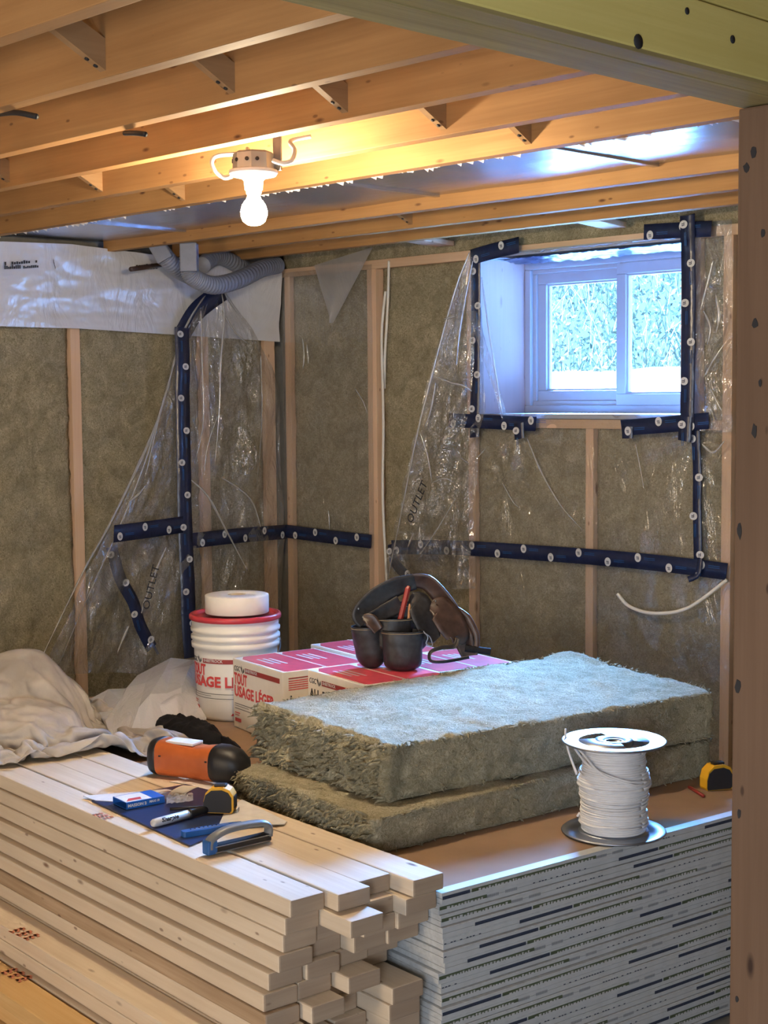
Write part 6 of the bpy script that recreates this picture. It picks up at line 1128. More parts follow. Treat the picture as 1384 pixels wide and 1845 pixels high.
-2,10,-10,3,14,-1,4,15,4,1,9,-12,2,13,0,4,9,9,1,9,-11,2,10,-10,0,14,0,-1,15,4,-3,8,-10,0,0,-14,-3,9,-10,2,13,1,-8,6,-10,3,12,2,-4,5,-12,-2,6,-12,-4,-2,-13,-3,12,-7,
0,13,6,-3,14,0,-1,13,-4,1,11,-8,1,9,10,3,14,6,0,15,-2,1,11,-12,5,14,3,-3,-1,15,-1,7,12,-1,12,6,2,15,0,5,11,-11,4,13,-9,-1,14,0,-1,12,5,3,14,-3,4,9,-12,-2,11,12,
-4,14,0,6,6,-10,1,12,-6,-6,12,6,0,13,-4,5,5,14,5,3,-12,-2,14,-1,4,9,9,0,13,3,5,5,-11,2,13,5,2,8,11,4,-6,12,2,4,13,2,14,2,-1,8,11,0,7,12,9,-1,9,4,10,10,
2,13,-1,3,14,2,1,11,8,3,13,-2,2,8,12,2,16,1,-3,13,8,3,11,-9,1,14,2,3,12,3,7,12,5,0,11,-9,3,13,6,2,12,6,-4,7,-11,2,13,-2,3,15,-2,4,13,5,2,10,-10,0,13,-5,
2,13,5,3,13,4,4,7,-13,0,15,-4,-1,14,2,-2,9,-11,-4,6,-11,0,-2,-14,-1,12,-4,-9,5,-9,5,12,5,-2,9,-10,-5,-2,-13,-2,5,-12,-2,13,-3,-1,13,-1,-1,13,6,-2,13,2,2,9,-10,0,13,1,
1,14,2,3,14,6,1,11,-12,3,11,9,-2,0,14,-2,8,11,-1,13,0,-4,12,-8,10,12,6,-3,15,0,4,13,-4,1,8,-10,3,14,-3,5,15,-3,-3,15,2,-4,8,13,0,13,-5,6,7,-10,-3,13,-1,-1,8,-11,
14,-3,-2,-3,13,2,7,5,-12,1,14,-1,0,2,14,1,13,-1,8,10,-7,1,11,7,1,3,13,5,-4,12,0,5,13,1,9,10,-3,13,-4,1,11,8,8,8,10,11,2,9,3,12,6,2,13,4,0,13,5,2,14,-2,
3,6,13,-4,14,-5,5,13,6,1,14,-1,1,12,-7,4,13,2,4,12,2,0,8,12,1,10,-8,1,13,-4,2,14,-3,2,14,-4,4,13,7,1,13,-5,1,10,-8,2,11,9,4,15,-1,2,14,-6,2,14,-7,-1,11,-10,
-6,1,-12,0,11,-7,-3,9,-10,-3,-1,-13,-7,8,-9,6,8,8,0,13,-7,-5,-5,-13,-1,9,-9,-2,13,2,-1,14,-1,-2,12,-6,0,13,3,-1,10,10,1,13,-2,3,13,-2,-3,7,-11,5,13,2,-5,5,13,4,8,10,
-1,13,3,-1,14,1,-7,5,-13,-3,16,0,9,11,5,7,12,2,-3,13,4,3,14,-1,3,16,-2,4,15,-5,-3,9,11,-3,14,-1,2,12,-7,2,9,-9,0,2,-13,11,3,-10,-3,2,14,2,13,-1,6,4,-13,1,14,4,
2,8,12,1,13,2,10,8,-6,1,9,10,0,5,13,4,-3,12,-4,12,3,3,9,10,-3,1,13,11,10,-5,5,12,2,6,11,8,5,10,7,2,7,12,1,13,-5,3,10,11,-6,12,-7,3,15,2,3,13,3,0,10,10,
4,12,1,6,13,0,-5,12,-6,6,11,6,0,13,1,1,14,-2,4,9,-11,-1,13,-5,0,13,-5,5,9,9,2,14,-2,4,15,-5,3,15,-5,3,15,-5,-2,10,-10,-6,-2,-13,0,12,-8,-2,11,-7,-4,6,-11,-8,-3,-11,
-4,14,-3,10,5,8,-4,10,-8,2,3,-13,-2,12,-5,-1,13,-3,1,13,2,0,10,9,-3,12,-6,-2,12,-4,4,13,1,-5,9,9,-3,11,7,3,11,-9,2,9,9,-8,10,-2,6,11,6,-7,14,1,-3,6,-15,0,15,0,
-1,14,3,8,10,4,10,9,5,5,16,3,0,15,6,0,15,-1,-7,6,-10,6,13,1,3,13,-3,0,0,-14,11,-8,4,1,11,8,0,12,7,-1,11,-7,9,6,-10,-1,14,4,0,-2,14,8,11,3,8,12,0,0,3,12,
-1,12,5,1,7,12,-5,-8,11,4,7,10,8,12,5,8,10,-5,6,12,5,5,12,6,2,7,11,1,13,-6,3,12,8,-4,13,-7,1,9,12,2,13,6,-1,12,-6,1,13,-2,2,14,-2,2,13,0,2,13,2,5,10,7,
2,14,2,1,15,0,-1,14,-5,2,2,-14,-2,13,-4,-3,14,-3,0,14,-4,5,15,-5,6,14,-5,9,12,-3,-6,6,-11,-4,0,-13,2,13,-4,-9,0,-11,-1,12,-6,-10,1,-11,10,9,6,3,12,5,-6,12,-3,-5,12,-2,
4,12,-5,9,6,-8,-2,13,-3,-1,13,-1,-2,13,3,-3,6,11,-4,12,7,0,13,-1,2,5,-13,-7,12,-3,-3,14,0,1,14,4,2,11,11,-3,6,-15,1,14,4,-5,10,-7,3,14,0,-4,12,7,5,15,2,8,13,4,
10,10,3,-2,13,1,-2,6,-12,7,8,9,2,12,-6,10,11,-4,5,-1,13,-5,10,-6,2,8,11,6,12,-3,4,11,-9,1,-3,14,4,7,11,3,13,5,10,10,0,-3,6,11,-11,-3,8,7,11,6,-1,13,2,10,-4,10,
8,10,6,6,11,4,5,12,6,5,12,4,2,13,0,-1,12,-7,0,14,-2,1,12,8,3,9,11,0,13,-1,0,13,-6,1,13,2,2,14,-1,0,13,-3,1,13,2,5,11,6,-2,15,-4,4,14,1,-2,13,-3,2,6,-13,
-3,13,4,-1,10,-13,6,15,3,5,14,-5,-5,3,-14,7,11,-6,-2,9,-9,-6,0,-13,-1,12,-6,-8,0,-10,-3,10,-9,0,15,-3,8,10,8,-6,11,-4,1,7,12,0,13,4,1,13,-4,3,12,-5,5,11,-5,-1,13,-3,
-3,10,9,-5,7,11,0,11,-8,-4,14,-2,-1,8,-12,-3,14,-2,0,8,12,3,15,1,-3,5,-14,-2,14,-1,-2,14,-1,-1,7,12,-1,12,-9,3,15,-1,3,15,-1,6,11,2,8,5,12,1,10,-10,4,12,1,3,11,8,
10,-13,0,1,13,-2,2,13,3,3,4,13,-5,7,-13,11,5,9,6,9,11,0,14,3,2,-7,12,2,8,10,2,9,10,-3,13,0,-5,12,-8,6,10,6,10,-6,8,3,13,4,9,8,6,7,10,6,6,11,5,4,12,5,
1,13,-2,0,13,-4,0,14,2,0,12,5,6,8,9,0,14,0,-1,12,-7,0,14,0,1,14,5,-1,12,-6,3,13,2,-3,13,-5,0,14,-2,6,10,8,1,13,-1,-4,7,-12,1,12,-11,0,15,-5,10,12,2,-5,2,-14,
-2,7,-11,6,12,-4,-3,9,-9,-7,0,-11,-4,9,-9,-2,10,-9,1,14,0,3,14,-1,-1,13,5,-4,11,6,6,4,13,-1,13,3,0,14,-1,2,12,-3,5,10,-8,-3,10,7,-4,11,9,-1,12,-6,-4,6,-12,-1,14,-3,
-2,12,-8,0,5,14,1,14,-6,-2,14,-6,-5,11,8,2,9,-9,0,12,7,-2,13,-7,-2,11,10,4,14,-2,8,5,-10,4,12,1,2,5,13,6,13,0,6,11,-2,10,1,13,-1,13,-1,5,2,-13,5,10,10,-4,11,-11,
-1,16,2,13,0,10,4,4,14,4,5,12,-2,13,3,5,3,13,-3,13,2,-6,3,-13,3,14,1,10,-3,10,1,13,2,5,12,4,6,10,6,7,10,5,7,10,7,8,9,6,0,13,5,2,13,2,-3,10,-9,3,13,3,
5,10,8,0,14,5,-3,14,4,0,11,-10,0,13,-6,1,15,-2,0,14,0,0,13,4,-4,11,-7,3,13,-1,4,13,6,1,12,-11,-3,4,-15,11,11,1,-3,10,-10,-4,-1,-13,-1,10,-9,3,11,-6,-6,4,-12,-4,8,-9,
-1,12,6,3,14,-2,-2,13,5,-2,13,6,0,10,-10,2,12,5,4,9,11,-6,9,-8,6,10,7,0,12,5,2,13,4,-1,13,1,-4,6,-12,-1,12,-7,-2,13,-6,-1,13,-7,-4,12,8,0,10,12,2,11,-9,-5,11,7,
3,8,-11,-2,13,-4,-1,12,6,-2,10,10,2,13,-1,7,9,-8,6,7,-10,3,10,10,4,4,11,6,10,-8,10,1,12,0,1,-13,5,13,-2,6,11,-10,-6,11,10,3,11,-12,3,16,5,6,4,15,10,-4,10,0,4,13,
4,12,5,-3,13,1,-7,-3,-13,0,14,-2,11,0,9,5,9,9,5,10,8,5,13,-2,3,13,2,5,12,5,6,12,6,7,7,9,4,12,6,-1,13,-1,0,10,-9,-1,14,1,1,14,6,3,8,12,1,16,2,0,10,-9,
0,15,2,0,14,-4,-4,10,-8,1,13,-2,2,12,8,0,10,-9,5,14,-8,-4,4,-15,9,11,-1,0,13,-5,-5,-3,-12,-3,7,-11,0,10,-10,-2,9,-9,-1,13,-1,-2,10,10,-2,12,5,1,14,2,0,10,-9,1,12,-4,
1,12,7,-5,11,-4,2,13,3,-5,12,-4,6,9,7,5,11,6,2,12,7,-8,11,2,-5,12,-4,-4,13,-5,6,2,-14,0,15,-2,0,10,11,1,15,1,-5,10,-8,2,13,4,1,10,-8,-3,9,11,-3,10,8,3,13,-2,
4,1,-14,6,12,-1,6,13,-4,-2,-6,12,2,11,8,11,8,-3,3,-8,-10,0,6,-12,3,11,11,2,16,3,3,11,-11,2,16,-5,4,13,12,7,1,14,5,-7,12,1,14,0,-1,13,5,-6,-5,-13,-3,12,-6,7,10,8,
10,3,10,7,6,10,7,9,8,3,13,0,3,15,-2,3,14,4,5,12,6,7,8,9,3,12,7,-2,13,1,2,11,-9,-1,14,-1,3,9,12,-7,14,-4,9,10,5,-3,12,-7,-1,13,-5,0,14,-2,1,11,7,-6,9,-10,
7,13,-3,-5,7,-13,5,9,-13,1,13,-6,9,9,6,-4,10,-9,-2,1,-13,-1,9,-9,-1,13,-4,-1,14,-1,-3,12,5,-2,7,12,1,11,-8,-1,14,2,2,9,-9,-4,12,-4,-3,13,-3,-2,14,-1,-2,13,0,-1,14,3,
1,12,6,3,11,7,4,6,11,-6,9,-8,-2,14,-2,-3,14,-1,10,-2,-12,-9,13,-2,-2,14,0,6,12,2,2,13,3,2,12,5,-3,11,7,-4,6,12,3,12,-4,3,-3,-14,4,11,-8,7,13,-3,-1,7,12,-3,-8,11,
14,0,5,1,-1,-13,2,-5,-14,-2,15,0,3,15,5,2,13,9,7,12,-11,2,18,1,8,-1,14,6,-5,13,1,12,7,-1,14,-2,-6,-7,-12,-4,12,-8,3,13,3,9,7,11,9,3,9,2,12,7,12,3,8,3,14,2,
3,15,-1,4,13,5,4,13,5,3,13,7,2,7,12,0,13,1,-2,14,-1,5,12,-9,-12,6,-8,9,11,6,4,14,0,0,14,1,1,14,-1,-5,10,-7,-7,7,-10,8,13,-2,0,15,-3,0,16,-4,4,-7,-14,3,12,-5,
4,13,1,-2,4,-13,-2,12,-4,-1,14,-2,-1,13,0,-1,14,3,-3,7,12,-5,12,1,5,10,-8,-4,13,-2,-8,11,-1,3,10,-9,-1,13,-4,-1,14,-2,-1,14,-1,0,13,2,2,13,5,0,10,7,-3,11,9,-9,5,8,
3,14,-3,5,7,-13,2,1,-15,-5,11,9,-2,11,8,-2,12,4,5,13,4,5,12,0,-2,8,10,3,13,-4,2,-4,-15,4,8,-12,7,13,0,1,9,13,-6,-12,4,16,0,1,-3,-10,-11,0,10,-8,2,10,-11,2,10,12,
3,14,7,4,16,-5,4,13,-14,8,0,15,6,-1,13,2,10,9,0,15,-3,-6,-8,-11,-3,11,-9,-3,14,-4,9,5,12,1,13,6,9,7,8,5,9,9,13,4,5,4,12,7,4,13,6,4,13,6,4,12,6,2,13,7,
1,13,4,-2,13,-4,-5,-1,-14,-1,16,-2,-3,12,-8,-2,14,1,-1,15,1,3,13,-1,8,12,-2,-4,10,-7,-5,11,-10,7,14,-1,1,4,15,5,12,-7,7,3,-11,3,9,-9,-1,13,-4,-1,13,-3,-1,13,-2,-1,14,2,
-1,14,-1,-3,12,6,-6,4,11,-4,14,-1,-4,12,-2,1,9,-11,-8,11,1,-4,12,-3,-6,12,-2,6,14,-1,6,12,-1,5,12,0,-4,7,10,-1,10,8,-4,14,-3,-3,5,-13,9,11,3,-6,11,-7,3,9,-11,-8,11,1,
5,5,12,4,8,10,1,11,8,2,13,4,4,13,-2,1,-4,-14,3,4,-17,-3,11,10,8,11,-7,1,-3,15,17,-3,2,-2,-7,-13,-2,12,-6,1,7,-12,-1,14,3,-1,15,4,9,11,9,4,9,-16,4,14,10,9,-8,11,
4,7,12,1,14,-3,-5,-7,-11,-3,13,-3,-2,13,-7,-4,15,0,10,3,11,0,14,4,4,10,8,4,8,11,14,5,0,7,11,7,5,12,6,2,14,6,-3,14,5,10,6,8,3,13,2,-6,9,-8,-4,3,-15,2,15,2,
-1,14,1,-1,15,0,-3,8,-10,-2,12,-7,2,12,-5,5,14,0,5,12,7,2,6,14,3,14,-1,2,11,-9,1,10,-8,7,7,-9,0,13,-4,-2,13,-1,-1,14,0,-1,13,3,-4,12,6,-6,7,10,-6,12,1,-2,12,-6,
-3,12,-6,-5,12,-8,-3,9,-9,-7,9,-7,7,6,10,3,13,5,2,13,4,1,13,3,-1,13,1,-3,14,-2,-3,-3,-14,1,12,-8,1,13,10,-2,14,-4,-2,7,-12,-1,13,4,5,7,11,5,3,12,2,13,3,5,12,8,
-1,5,-14,-3,-12,-10,4,15,0,7,7,-11,2,5,13,16,-7,-5,-4,12,-8,-1,-4,-14,-2,13,7,-1,13,-1,0,11,-9,8,7,13,4,16,-7,4,16,-6,9,-5,13,6,-1,14,-5,7,10,1,7,-12,0,8,-12,-3,14,-3,
-5,15,-6,-2,15,6,11,-2,10,4,8,11,-1,14,0,1,14,0,5,11,8,12,8,3,1,14,6,1,15,6,13,0,8,7,11,4,-3,13,-2,-5,10,-9,-4,4,-13,-1,14,-1,0,15,2,5,12,2,-3,13,-1,3,6,-12,
3,11,9,2,11,10,6,12,7,3,13,-3,2,10,-10,-1,13,2,1,12,-5,1,12,-5,4,12,-7,-1,13,0,-5,11,8,-3,12,5,-3,13,0,-10,1,-9,-7,10,-9,-2,13,-5,-6,10,-9,-1,12,-7,-2,12,-5,2,13,5,
5,10,7,4,11,6,-2,13,0,-5,13,-2,6,8,11,-6,11,-6,6,3,-14,-10,10,-4,-2,13,-4,8,12,3,-4,8,10,7,11,-2,4,7,10,3,4,14,6,13,3,1,7,-13,-7,-12,1,-4,6,-15,6,11,5,6,6,-10,
8,2,-17,5,4,14,-4,10,-9,-2,5,-14,0,13,6,0,11,-7,2,14,5,8,8,13,5,11,-14,3,14,10,8,-5,12,-1,2,14,-3,12,-6,0,8,-11,2,5,-13,-5,14,-8,-6,16,-1,8,6,11,-4,9,9,12,5,5,
1,14,1,5,10,7,-2,15,-4,2,15,6,8,11,8,14,-2,7,8,9,6,0,13,2,-3,13,-5,-4,9,-10,-6,6,-12,-2,14,-1,3,14,2,5,6,11,3,13,-2,4,14,-2,2,4,14,6,12,3,3,14,0,0,14,-1,
0,13,-2,2,10,-9,0,13,1,-1,13,-1,-1,13,0,0,14,0,-2,13,-4,-6,10,-6,-10,-2,-9,-9,6,-9,-2,15,-5,-2,14,-3,-2,15,3,-1,6,-12,1,14,1,1,13,0,-1,13,3,4,12,3,0,5,13,-5,12,-6,
5,13,3,-1,14,-1,-2,-1,-14,-2,13,0,-7,2,13,9,9,-7,7,12,4,4,8,9,3,5,12,5,13,3,1,4,-13,-7,-12,-4,-3,10,-13,7,9,7,-3,0,-13,15,-2,-8,-4,12,6,7,9,10,-11,8,-3,8,6,-12,
-3,13,3,2,12,-6,6,-1,16,2,17,0,9,14,-5,2,8,13,4,-5,14,-4,13,2,-2,10,-10,-1,8,-12,2,6,-15,-5,16,-2,-9,13,-1,-2,10,10,12,6,5,13,4,3,5,11,8,1,11,8,0,17,-3,3,15,1,
12,-3,7,11,7,7,-2,13,1,-10,7,-6,7,12,-5,-4,13,-2,-2,10,-10,1,5,13,5,12,-3,4,12,2,6,13,4,2,6,13,1,12,-7,1,14,-1,3,14,0,2,13,1,5,12,4,0,13,-3,-2,13,-5,-2,12,-4,
-3,12,-4,-4,12,-5,-4,12,-6,-9,9,-3,-11,4,8,-4,13,-4,2,13,-6,1,13,-5,0,6,-13,-1,11,8,-1,13,3,1,9,-9,3,9,9,-1,13,-1,-7,10,-6,0,13,-1,7,10,8,0,9,-11,-3,10,8,-6,-1,12,
2,13,1,12,0,-7,5,11,6,3,7,12,5,13,5,-5,-3,-12,-2,-6,-13,-6,6,-12,7,7,12,-2,13,3,8,10,10,2,-5,-12,-1,14,0,-1,11,9,-3,14,6,7,0,-13,1,14,-2,-6,12,6,14,1,8,4,14,7,
6,16,-3,4,-4,15,-2,12,6,-4,12,-5,0,-1,-15,-8,13,-2,-5,15,-1,2,8,-12,-5,12,-4,2,14,0,7,10,7,6,10,8,8,9,7,12,7,6,-6,12,-8,9,8,7,13,1,6,1,13,3,-12,6,-8,-10,9,-3,
13,7,-1,5,14,1,-6,12,-1,11,3,8,3,10,8,5,12,6,6,12,4,0,13,3,3,13,-4,2,13,-4,2,12,-5,-2,12,-4,-5,13,-4,-5,11,-4,-6,12,-4,-6,12,-3,-9,11,0,2,10,-8,-11,7,2,0,14,-2,
2,13,-1,7,12,3,-2,10,-9,3,13,-6,-1,11,7,-1,12,5,1,6,-12,-1,13,1,0,13,0,-5,9,9,-5,11,5,10,2,-10,2,15,1,-2,11,8,-7,-2,12,-6,9,7,11,6,-5,12,3,-6,5,13,5,5,13,4,
-7,-5,-11,1,3,-13,-5,11,-7,-8,13,4,13,-1,7,8,-10,7,6,9,-9,4,8,-10,-2,14,3,-9,1,14,2,14,0,5,12,-4,-2,9,-12,5,14,2,11,-3,11,3,11,11,10,10,5,-2,12,6,-4,13,-4,-7,7,-11,
-5,9,-11,-2,10,10,0,12,-7,0,6,-12,2,10,7,7,11,-6,5,13,3,6,-2,13,1,12,-6,3,13,-2,3,14,3,4,8,10,13,9,2,-11,8,-7,-14,0,-7,3,14,-1,5,13,0,5,13,2,6,8,7,11,1,8,
8,9,9,2,14,1,-10,9,0,5,12,-4,-3,12,-3,-4,13,-2,-7,10,4,-6,12,1,-4,12,-7,-5,11,-6,-4,11,-6,-3,12,-6,-2,12,-6,2,13,-1,4,13,-1,5,12,1,6,13,2,2,11,9,4,12,-5,-3,9,8,
0,11,-9,3,12,-4,-1,13,3,-2,13,5,-3,12,6,-9,1,10,-1,13,-4,13,2,-5,3,14,1,-7,8,9,-8,0,12,1,14,4,9,9,-7,14,-5,1,8,10,-7,-4,10,-11,-2,8,-9,-4,10,-9,-7,12,0,-3,6,13,
-1,11,10,9,8,-7,10,-7,-9,4,14,-4,-8,4,14,1,14,-7,0,6,-12,3,14,2,4,12,-6,5,13,7,9,2,12,-5,13,-4,9,6,10,-12,4,-3,-3,8,-12,2,14,5,-5,12,-6,6,11,3,1,8,-12,0,6,13,
-2,15,7,10,0,-12,10,10,1,2,12,3,1,11,8,-10,8,5,9,6,-9,12,10,-2,-16,6,-2,-4,9,-11,6,15,1,6,13,1,4,12,0,3,13,3,7,7,8,12,-3,9,-11,11,-1,-8,10,-1,-5,12,-1,-4,13,-1,
-4,13,-2,0,13,-1,8,10,3,-8,9,-7,-1,12,-5,0,13,-4,-1,13,-3,-1,12,7,2,13,-5,-1,12,8,6,10,-4,7,12,2,4,13,2,2,13,4,0,13,2,-3,13,1,-12,7,0,-4,12,3,5,11,5,-1,13,6,
0,12,6,-10,8,1,11,7,-4,13,1,-5,-3,13,5,-8,-1,12,2,13,-4,-7,10,9,6,11,-7,13,7,-2,-1,10,-10,-5,9,-10,2,9,-9,2,10,-9,-14,3,-4,10,-11,-2,4,11,6,6,10,-8,13,3,-6,-5,12,6,
1,2,-15,2,10,-7,2,13,3,4,14,-2,3,13,-4,8,5,11,-2,12,5,-4,13,-4,-2,4,14,-3,10,-9,-3,-1,-14,0,13,-3,5,12,1,7,13,0,0,11,10,-8,-7,12,4,14,3,12,7,-2,7,12,0,-9,7,9,
3,13,-1,6,12,-6,-2,-6,-14,-2,13,-10,0,16,0,0,9,12,5,14,1,2,14,3,9,4,-11,2,11,-7,4,12,6,5,11,10,-11,4,-8,-7,10,-4,-7,11,-2,-1,13,-1,-2,14,-1,2,13,2,7,8,10,-2,13,0,
0,10,-9,-1,14,-1,-3,10,10,2,14,-7,-5,8,12,-5,12,2,2,14,2,8,10,4,-1,13,3,-6,12,-3,-3,12,3,5,12,4,-11,7,3,-6,12,1,-2,13,6,3,11,9,5,11,5,11,6,-5,12,-5,-7,6,13,-3,
-7,5,12,-7,11,4,1,15,2,0,14,-2,-2,14,-6,-1,10,-10,-1,10,-8,1,9,-10,0,10,-10,6,2,-13,9,2,-11,5,0,13,5,12,5,6,12,0,7,13,-5,-1,5,-13,4,1,-13,3,13,-3,3,13,0,4,14,0,
4,13,3,-1,12,6,-5,5,13,-1,13,5,-1,4,-13,-2,-2,-13,0,13,3,1,11,9,9,11,-3,0,11,11,-8,-6,12,-3,13,7,5,13,0,5,12,0,6,12,-3,-1,1,-15,11,13,3,-1,0,-17,-1,14,-8,-1,16,4,
0,4,14,3,14,5,3,14,3,5,12,-6,8,4,-11,6,9,-8,-1,14,-1,-5,12,1,-6,12,3,-8,9,5,-8,7,9,-1,13,-3,8,8,-9,2,13,-6,1,10,10,-1,14,-2,-1,14,-5,-4,13,5,-7,9,11,5,14,-1,
-9,5,11,-7,10,5,-2,13,2,-1,13,2,7,12,0,1,13,1,-8,10,5,0,13,4,3,12,-8,-8,2,13,1,10,10,6,11,5,11,3,-8,-1,14,0,13,5,-1,6,14,-5,-10,10,8,-1,7,-14,4,15,6,-1,14,-4,
-2,13,-6,-2,13,-7,-2,11,-7,2,-5,-14,7,3,-12,13,3,-7,5,-5,12,5,10,10,2,11,-8,9,10,3,-2,3,-14,2,13,4,-1,13,-2,10,9,-4,-4,13,4,8,12,1,4,13,1,-3,9,11,0,13,-1,-5,-5,-12,
1,4,-12,-1,11,8,0,10,10,10,12,-2,-1,9,12,-8,-2,14,-4,12,7,4,13,0,7,11,-4,1,4,-14,4,5,-14,8,14,-5,-4,17,3,7,7,-13,0,16,0,0,0,15,3,13,4,3,14,7,3,14,-2,8,3,-11,
-6,12,0,-1,13,0,5,12,-2,-13,2,3,0,13,2,-4,12,-1,-1,13,3,-2,14,-2,9,6,-10,2,13,-7,-1,13,8,-1,14,-3,-6,14,7,-8,4,13,3,15,1,-5,12,6,-9,5,9,-2,12,2,1,14,-2,-3,10,8,
4,13,0,0,11,-7,0,14,5,1,14,-2,-12,9,-4,7,-3,13,3,4,13,2,12,6,8,10,-6,-2,14,4,6,14,-4,8,14,-5,-1,2,-17,-3,15,-6,6,14,5,-1,14,-4,-2,13,-6,-3,3,-14,0,9,-11,-14,4,0,
13,2,-6,5,-7,11,5,4,13,-1,10,-10,8,12,-2,0,13,5,4,7,-10,-4,6,11,-2,14,3,0,13,4,5,13,2,6,13,1,9,10,1,0,11,-8,-4,-6,-13,2,10,-9,-1,12,6,-1,0,15,0,12,8,7,12,7,
-7,1,13,-6,10,-9,0,13,-3,12,7,5,3,7,-12,5,10,-11,-1,15,7,5,14,-7,2,13,-9,4,11,-9,0,-2,15,3,13,5,0,15,-3,6,11,6,0,15,1,2,5,-12,-3,8,10,-2,13,3,-5,12,-5,0,6,-13,
-8,11,-5,3,11,11,-2,11,9,4,15,-2,2,13,-9,5,12,-8,-2,15,7,-7,11,10,-9,0,13,-10,12,6,-3,12,5,2,12,6,1,13,-2,1,13,-3,-8,9,-8,6,11,2,5,13,2,-8,10,-7,-3,14,-3,-3,16,2,
2,5,14,8,-4,12,3,6,12,4,12,6,-2,8,-12,9,13,2,7,14,-6,0,16,-9,-3,14,-11,-11,6,-11,7,14,-3,4,15,-4,-1,15,-2,-10,10,-1,-5,3,-13,13,7,-3,4,-5,12,7,-9,9,-6,12,7,3,13,1,
7,4,-12,4,13,1,-1,11,7,-5,9,9,3,13,-6,3,11,8,3,9,-10,5,11,-5,8,12,2,-3,-2,-14,2,13,-3,-1,13,3,-1,1,16,0,14,5,2,0,14,-3,13,3,-5,10,-10,-4,8,-11,12,3,8,8,13,-3,
4,13,-6,-10,6,-9,0,13,-8,6,11,-6,11,11,-2,3,6,13,-3,14,-2,5,13,3,-3,13,-2,7,9,7,1,13,6,-2,11,-9,1,12,8,-5,11,-3,-4,12,-4,-6,10,-9,-7,12,-6,8,0,14,6,12,7,2,14,-9,
-7,12,6,5,15,3,-9,9,11,-5,12,9,-13,2,9,3,13,-1,1,13,-5,-1,13,-5,-2,13,-6,-7,9,-8,0,13,-1,10,7,4,1,14,5,-3,14,3,-4,15,-4,-2,15,8,7,-4,12,3,7,11,7,1,12,-2,13,-3,
0,3,-15,-4,15,-7,8,15,-9,-3,15,-10,-2,14,-9,-9,11,-8,3,15,-4,3,15,-3,5,12,8,-5,10,-7,12,-10,2,6,12,6,1,-2,14,0,-6,13,3,14,-1,6,2,-14,-4,10,9,0,10,8,3,13,-5,3,13,-5,
2,11,9,0,13,0,0,13,-2,9,-3,-10,4,9,-9,-4,13,3,1,14,2,-4,13,-5,6,-3,14,2,10,9,-1,15,3,-5,9,-9,-7,-9,-12,5,14,-2,9,11,-2,-7,12,-3,4,11,-9,6,12,3,2,12,6,10,0,-10,
3,14,-3,-1,14,0,2,14,0,1,14,2,1,13,2,3,13,6,7,8,7,-10,7,-7,-3,13,-3,-3,13,-2,-3,12,-4,-3,13,-1,-1,10,10,13,-4,9,-4,15,6,-2,16,1,-7,12,11,1,16,4,-8,4,14,-7,13,-3,
-3,4,-13,-5,10,-7,-2,14,-6,-1,13,-6,4,13,-2,-7,11,-7,0,13,2,2,13,4,9,10,5,5,12,9,-5,8,14,5,15,0,1,7,12,8,-1,11,0,11,6,-5,9,-11,0,7,-15,-4,4,-16,-3,15,-11,-2,15,-9,
0,15,-6,2,15,-4,6,11,10,-4,13,-8,3,13,-3,13,-4,2,-1,4,13,10,10,4,0,-10,10,4,12,6,5,8,-10,-4,13,0,-1,3,14,4,13,-7,2,12,-8,1,13,1,1,14,2,-1,9,11,3,12,-5,3,10,-9,
4,1,-14,-7,12,-4,4,12,7,-9,11,0,4,13,9,9,8,9,-4,3,-12,-7,-10,-12,-2,13,-7,5,13,-2,5,11,6,3,10,7,-6,10,8,11,5,-6,8,11,2,5,12,-3,4,13,-4,3,14,-3,3,13,-3,1,14,-1,
2,13,-1,0,15,-1,-5,12,1,-2,8,12,-7,13,1,-7,13,-1,2,5,-12,-1,13,0,1,10,10,11,3,12,-7,10,11,-4,15,8,-3,14,9,-5,15,4,-6,12,-4,-3,3,-14,-4,6,-12,-4,11,-9,-2,12,-8,0,14,-5,
-1,14,-2,2,13,3,4,8,11,-2,-2,14,4,12,9,4,13,9,5,14,0,2,11,10,4,14,2,3,9,9,-6,9,-10,-1,-4,-15,-3,10,-13,-2,14,-10,-2,13,-11,-2,16,2,2,17,-1,3,10,-11,0,14,0,-5,3,12,
4,15,-4,6,-10,8,9,-2,10,5,0,12,4,9,10,-1,13,1,2,5,-12,-5,13,-1,7,7,12,-7,11,2,1,13,1,4,13,1,8,10,-2,4,13,-4,3,9,-10,0,12,-6,-6,10,-9,-6,5,-13,-3,13,3,5,8,12,
11,7,10,-3,6,-13,-10,-9,-12,-1,13,8,5,12,-4,-1,6,12,-4,9,10,3,13,6,-2,13,-2,-1,13,-4,4,13,-4,5,13,-2,4,12,-2,6,13,1,9,10,1,5,13,0,4,13,-2,2,14,-4,1,14,-3,-9,13,-2,
-7,9,10,3,5,-14,-2,13,-5,-5,13,2,-4,8,12,2,11,10,8,8,13,-4,15,8,-5,15,4,-6,13,0,-6,8,-10,0,0,-14,-4,7,-13,-3,14,3,-2,14,0,2,10,-12,2,13,-3,-2,-4,14,4,6,11,3,9,12,
5,13,8,6,14,4,3,13,4,4,13,5,0,13,2,-3,13,-3,-13,8,-5,-2,9,-13,6,7,-13,-1,13,-10,-2,13,-11,1,12,10,-9,12,1,10,6,-10,-2,13,-2,11,-9,-1,3,12,5,8,-1,11,9,-10,7,7,7,12,
0,14,2,-4,15,-2,-3,-6,-14,-4,12,2,6,8,10,4,12,7,2,12,-6,-1,9,-8,-10,8,-1,-1,11,-8,7,9,-8,5,12,-7,6,14,-1,-2,12,10,-12,-5,8,-4,12,8,13,1,-10,5,8,-12,-2,14,0,-2,8,11,
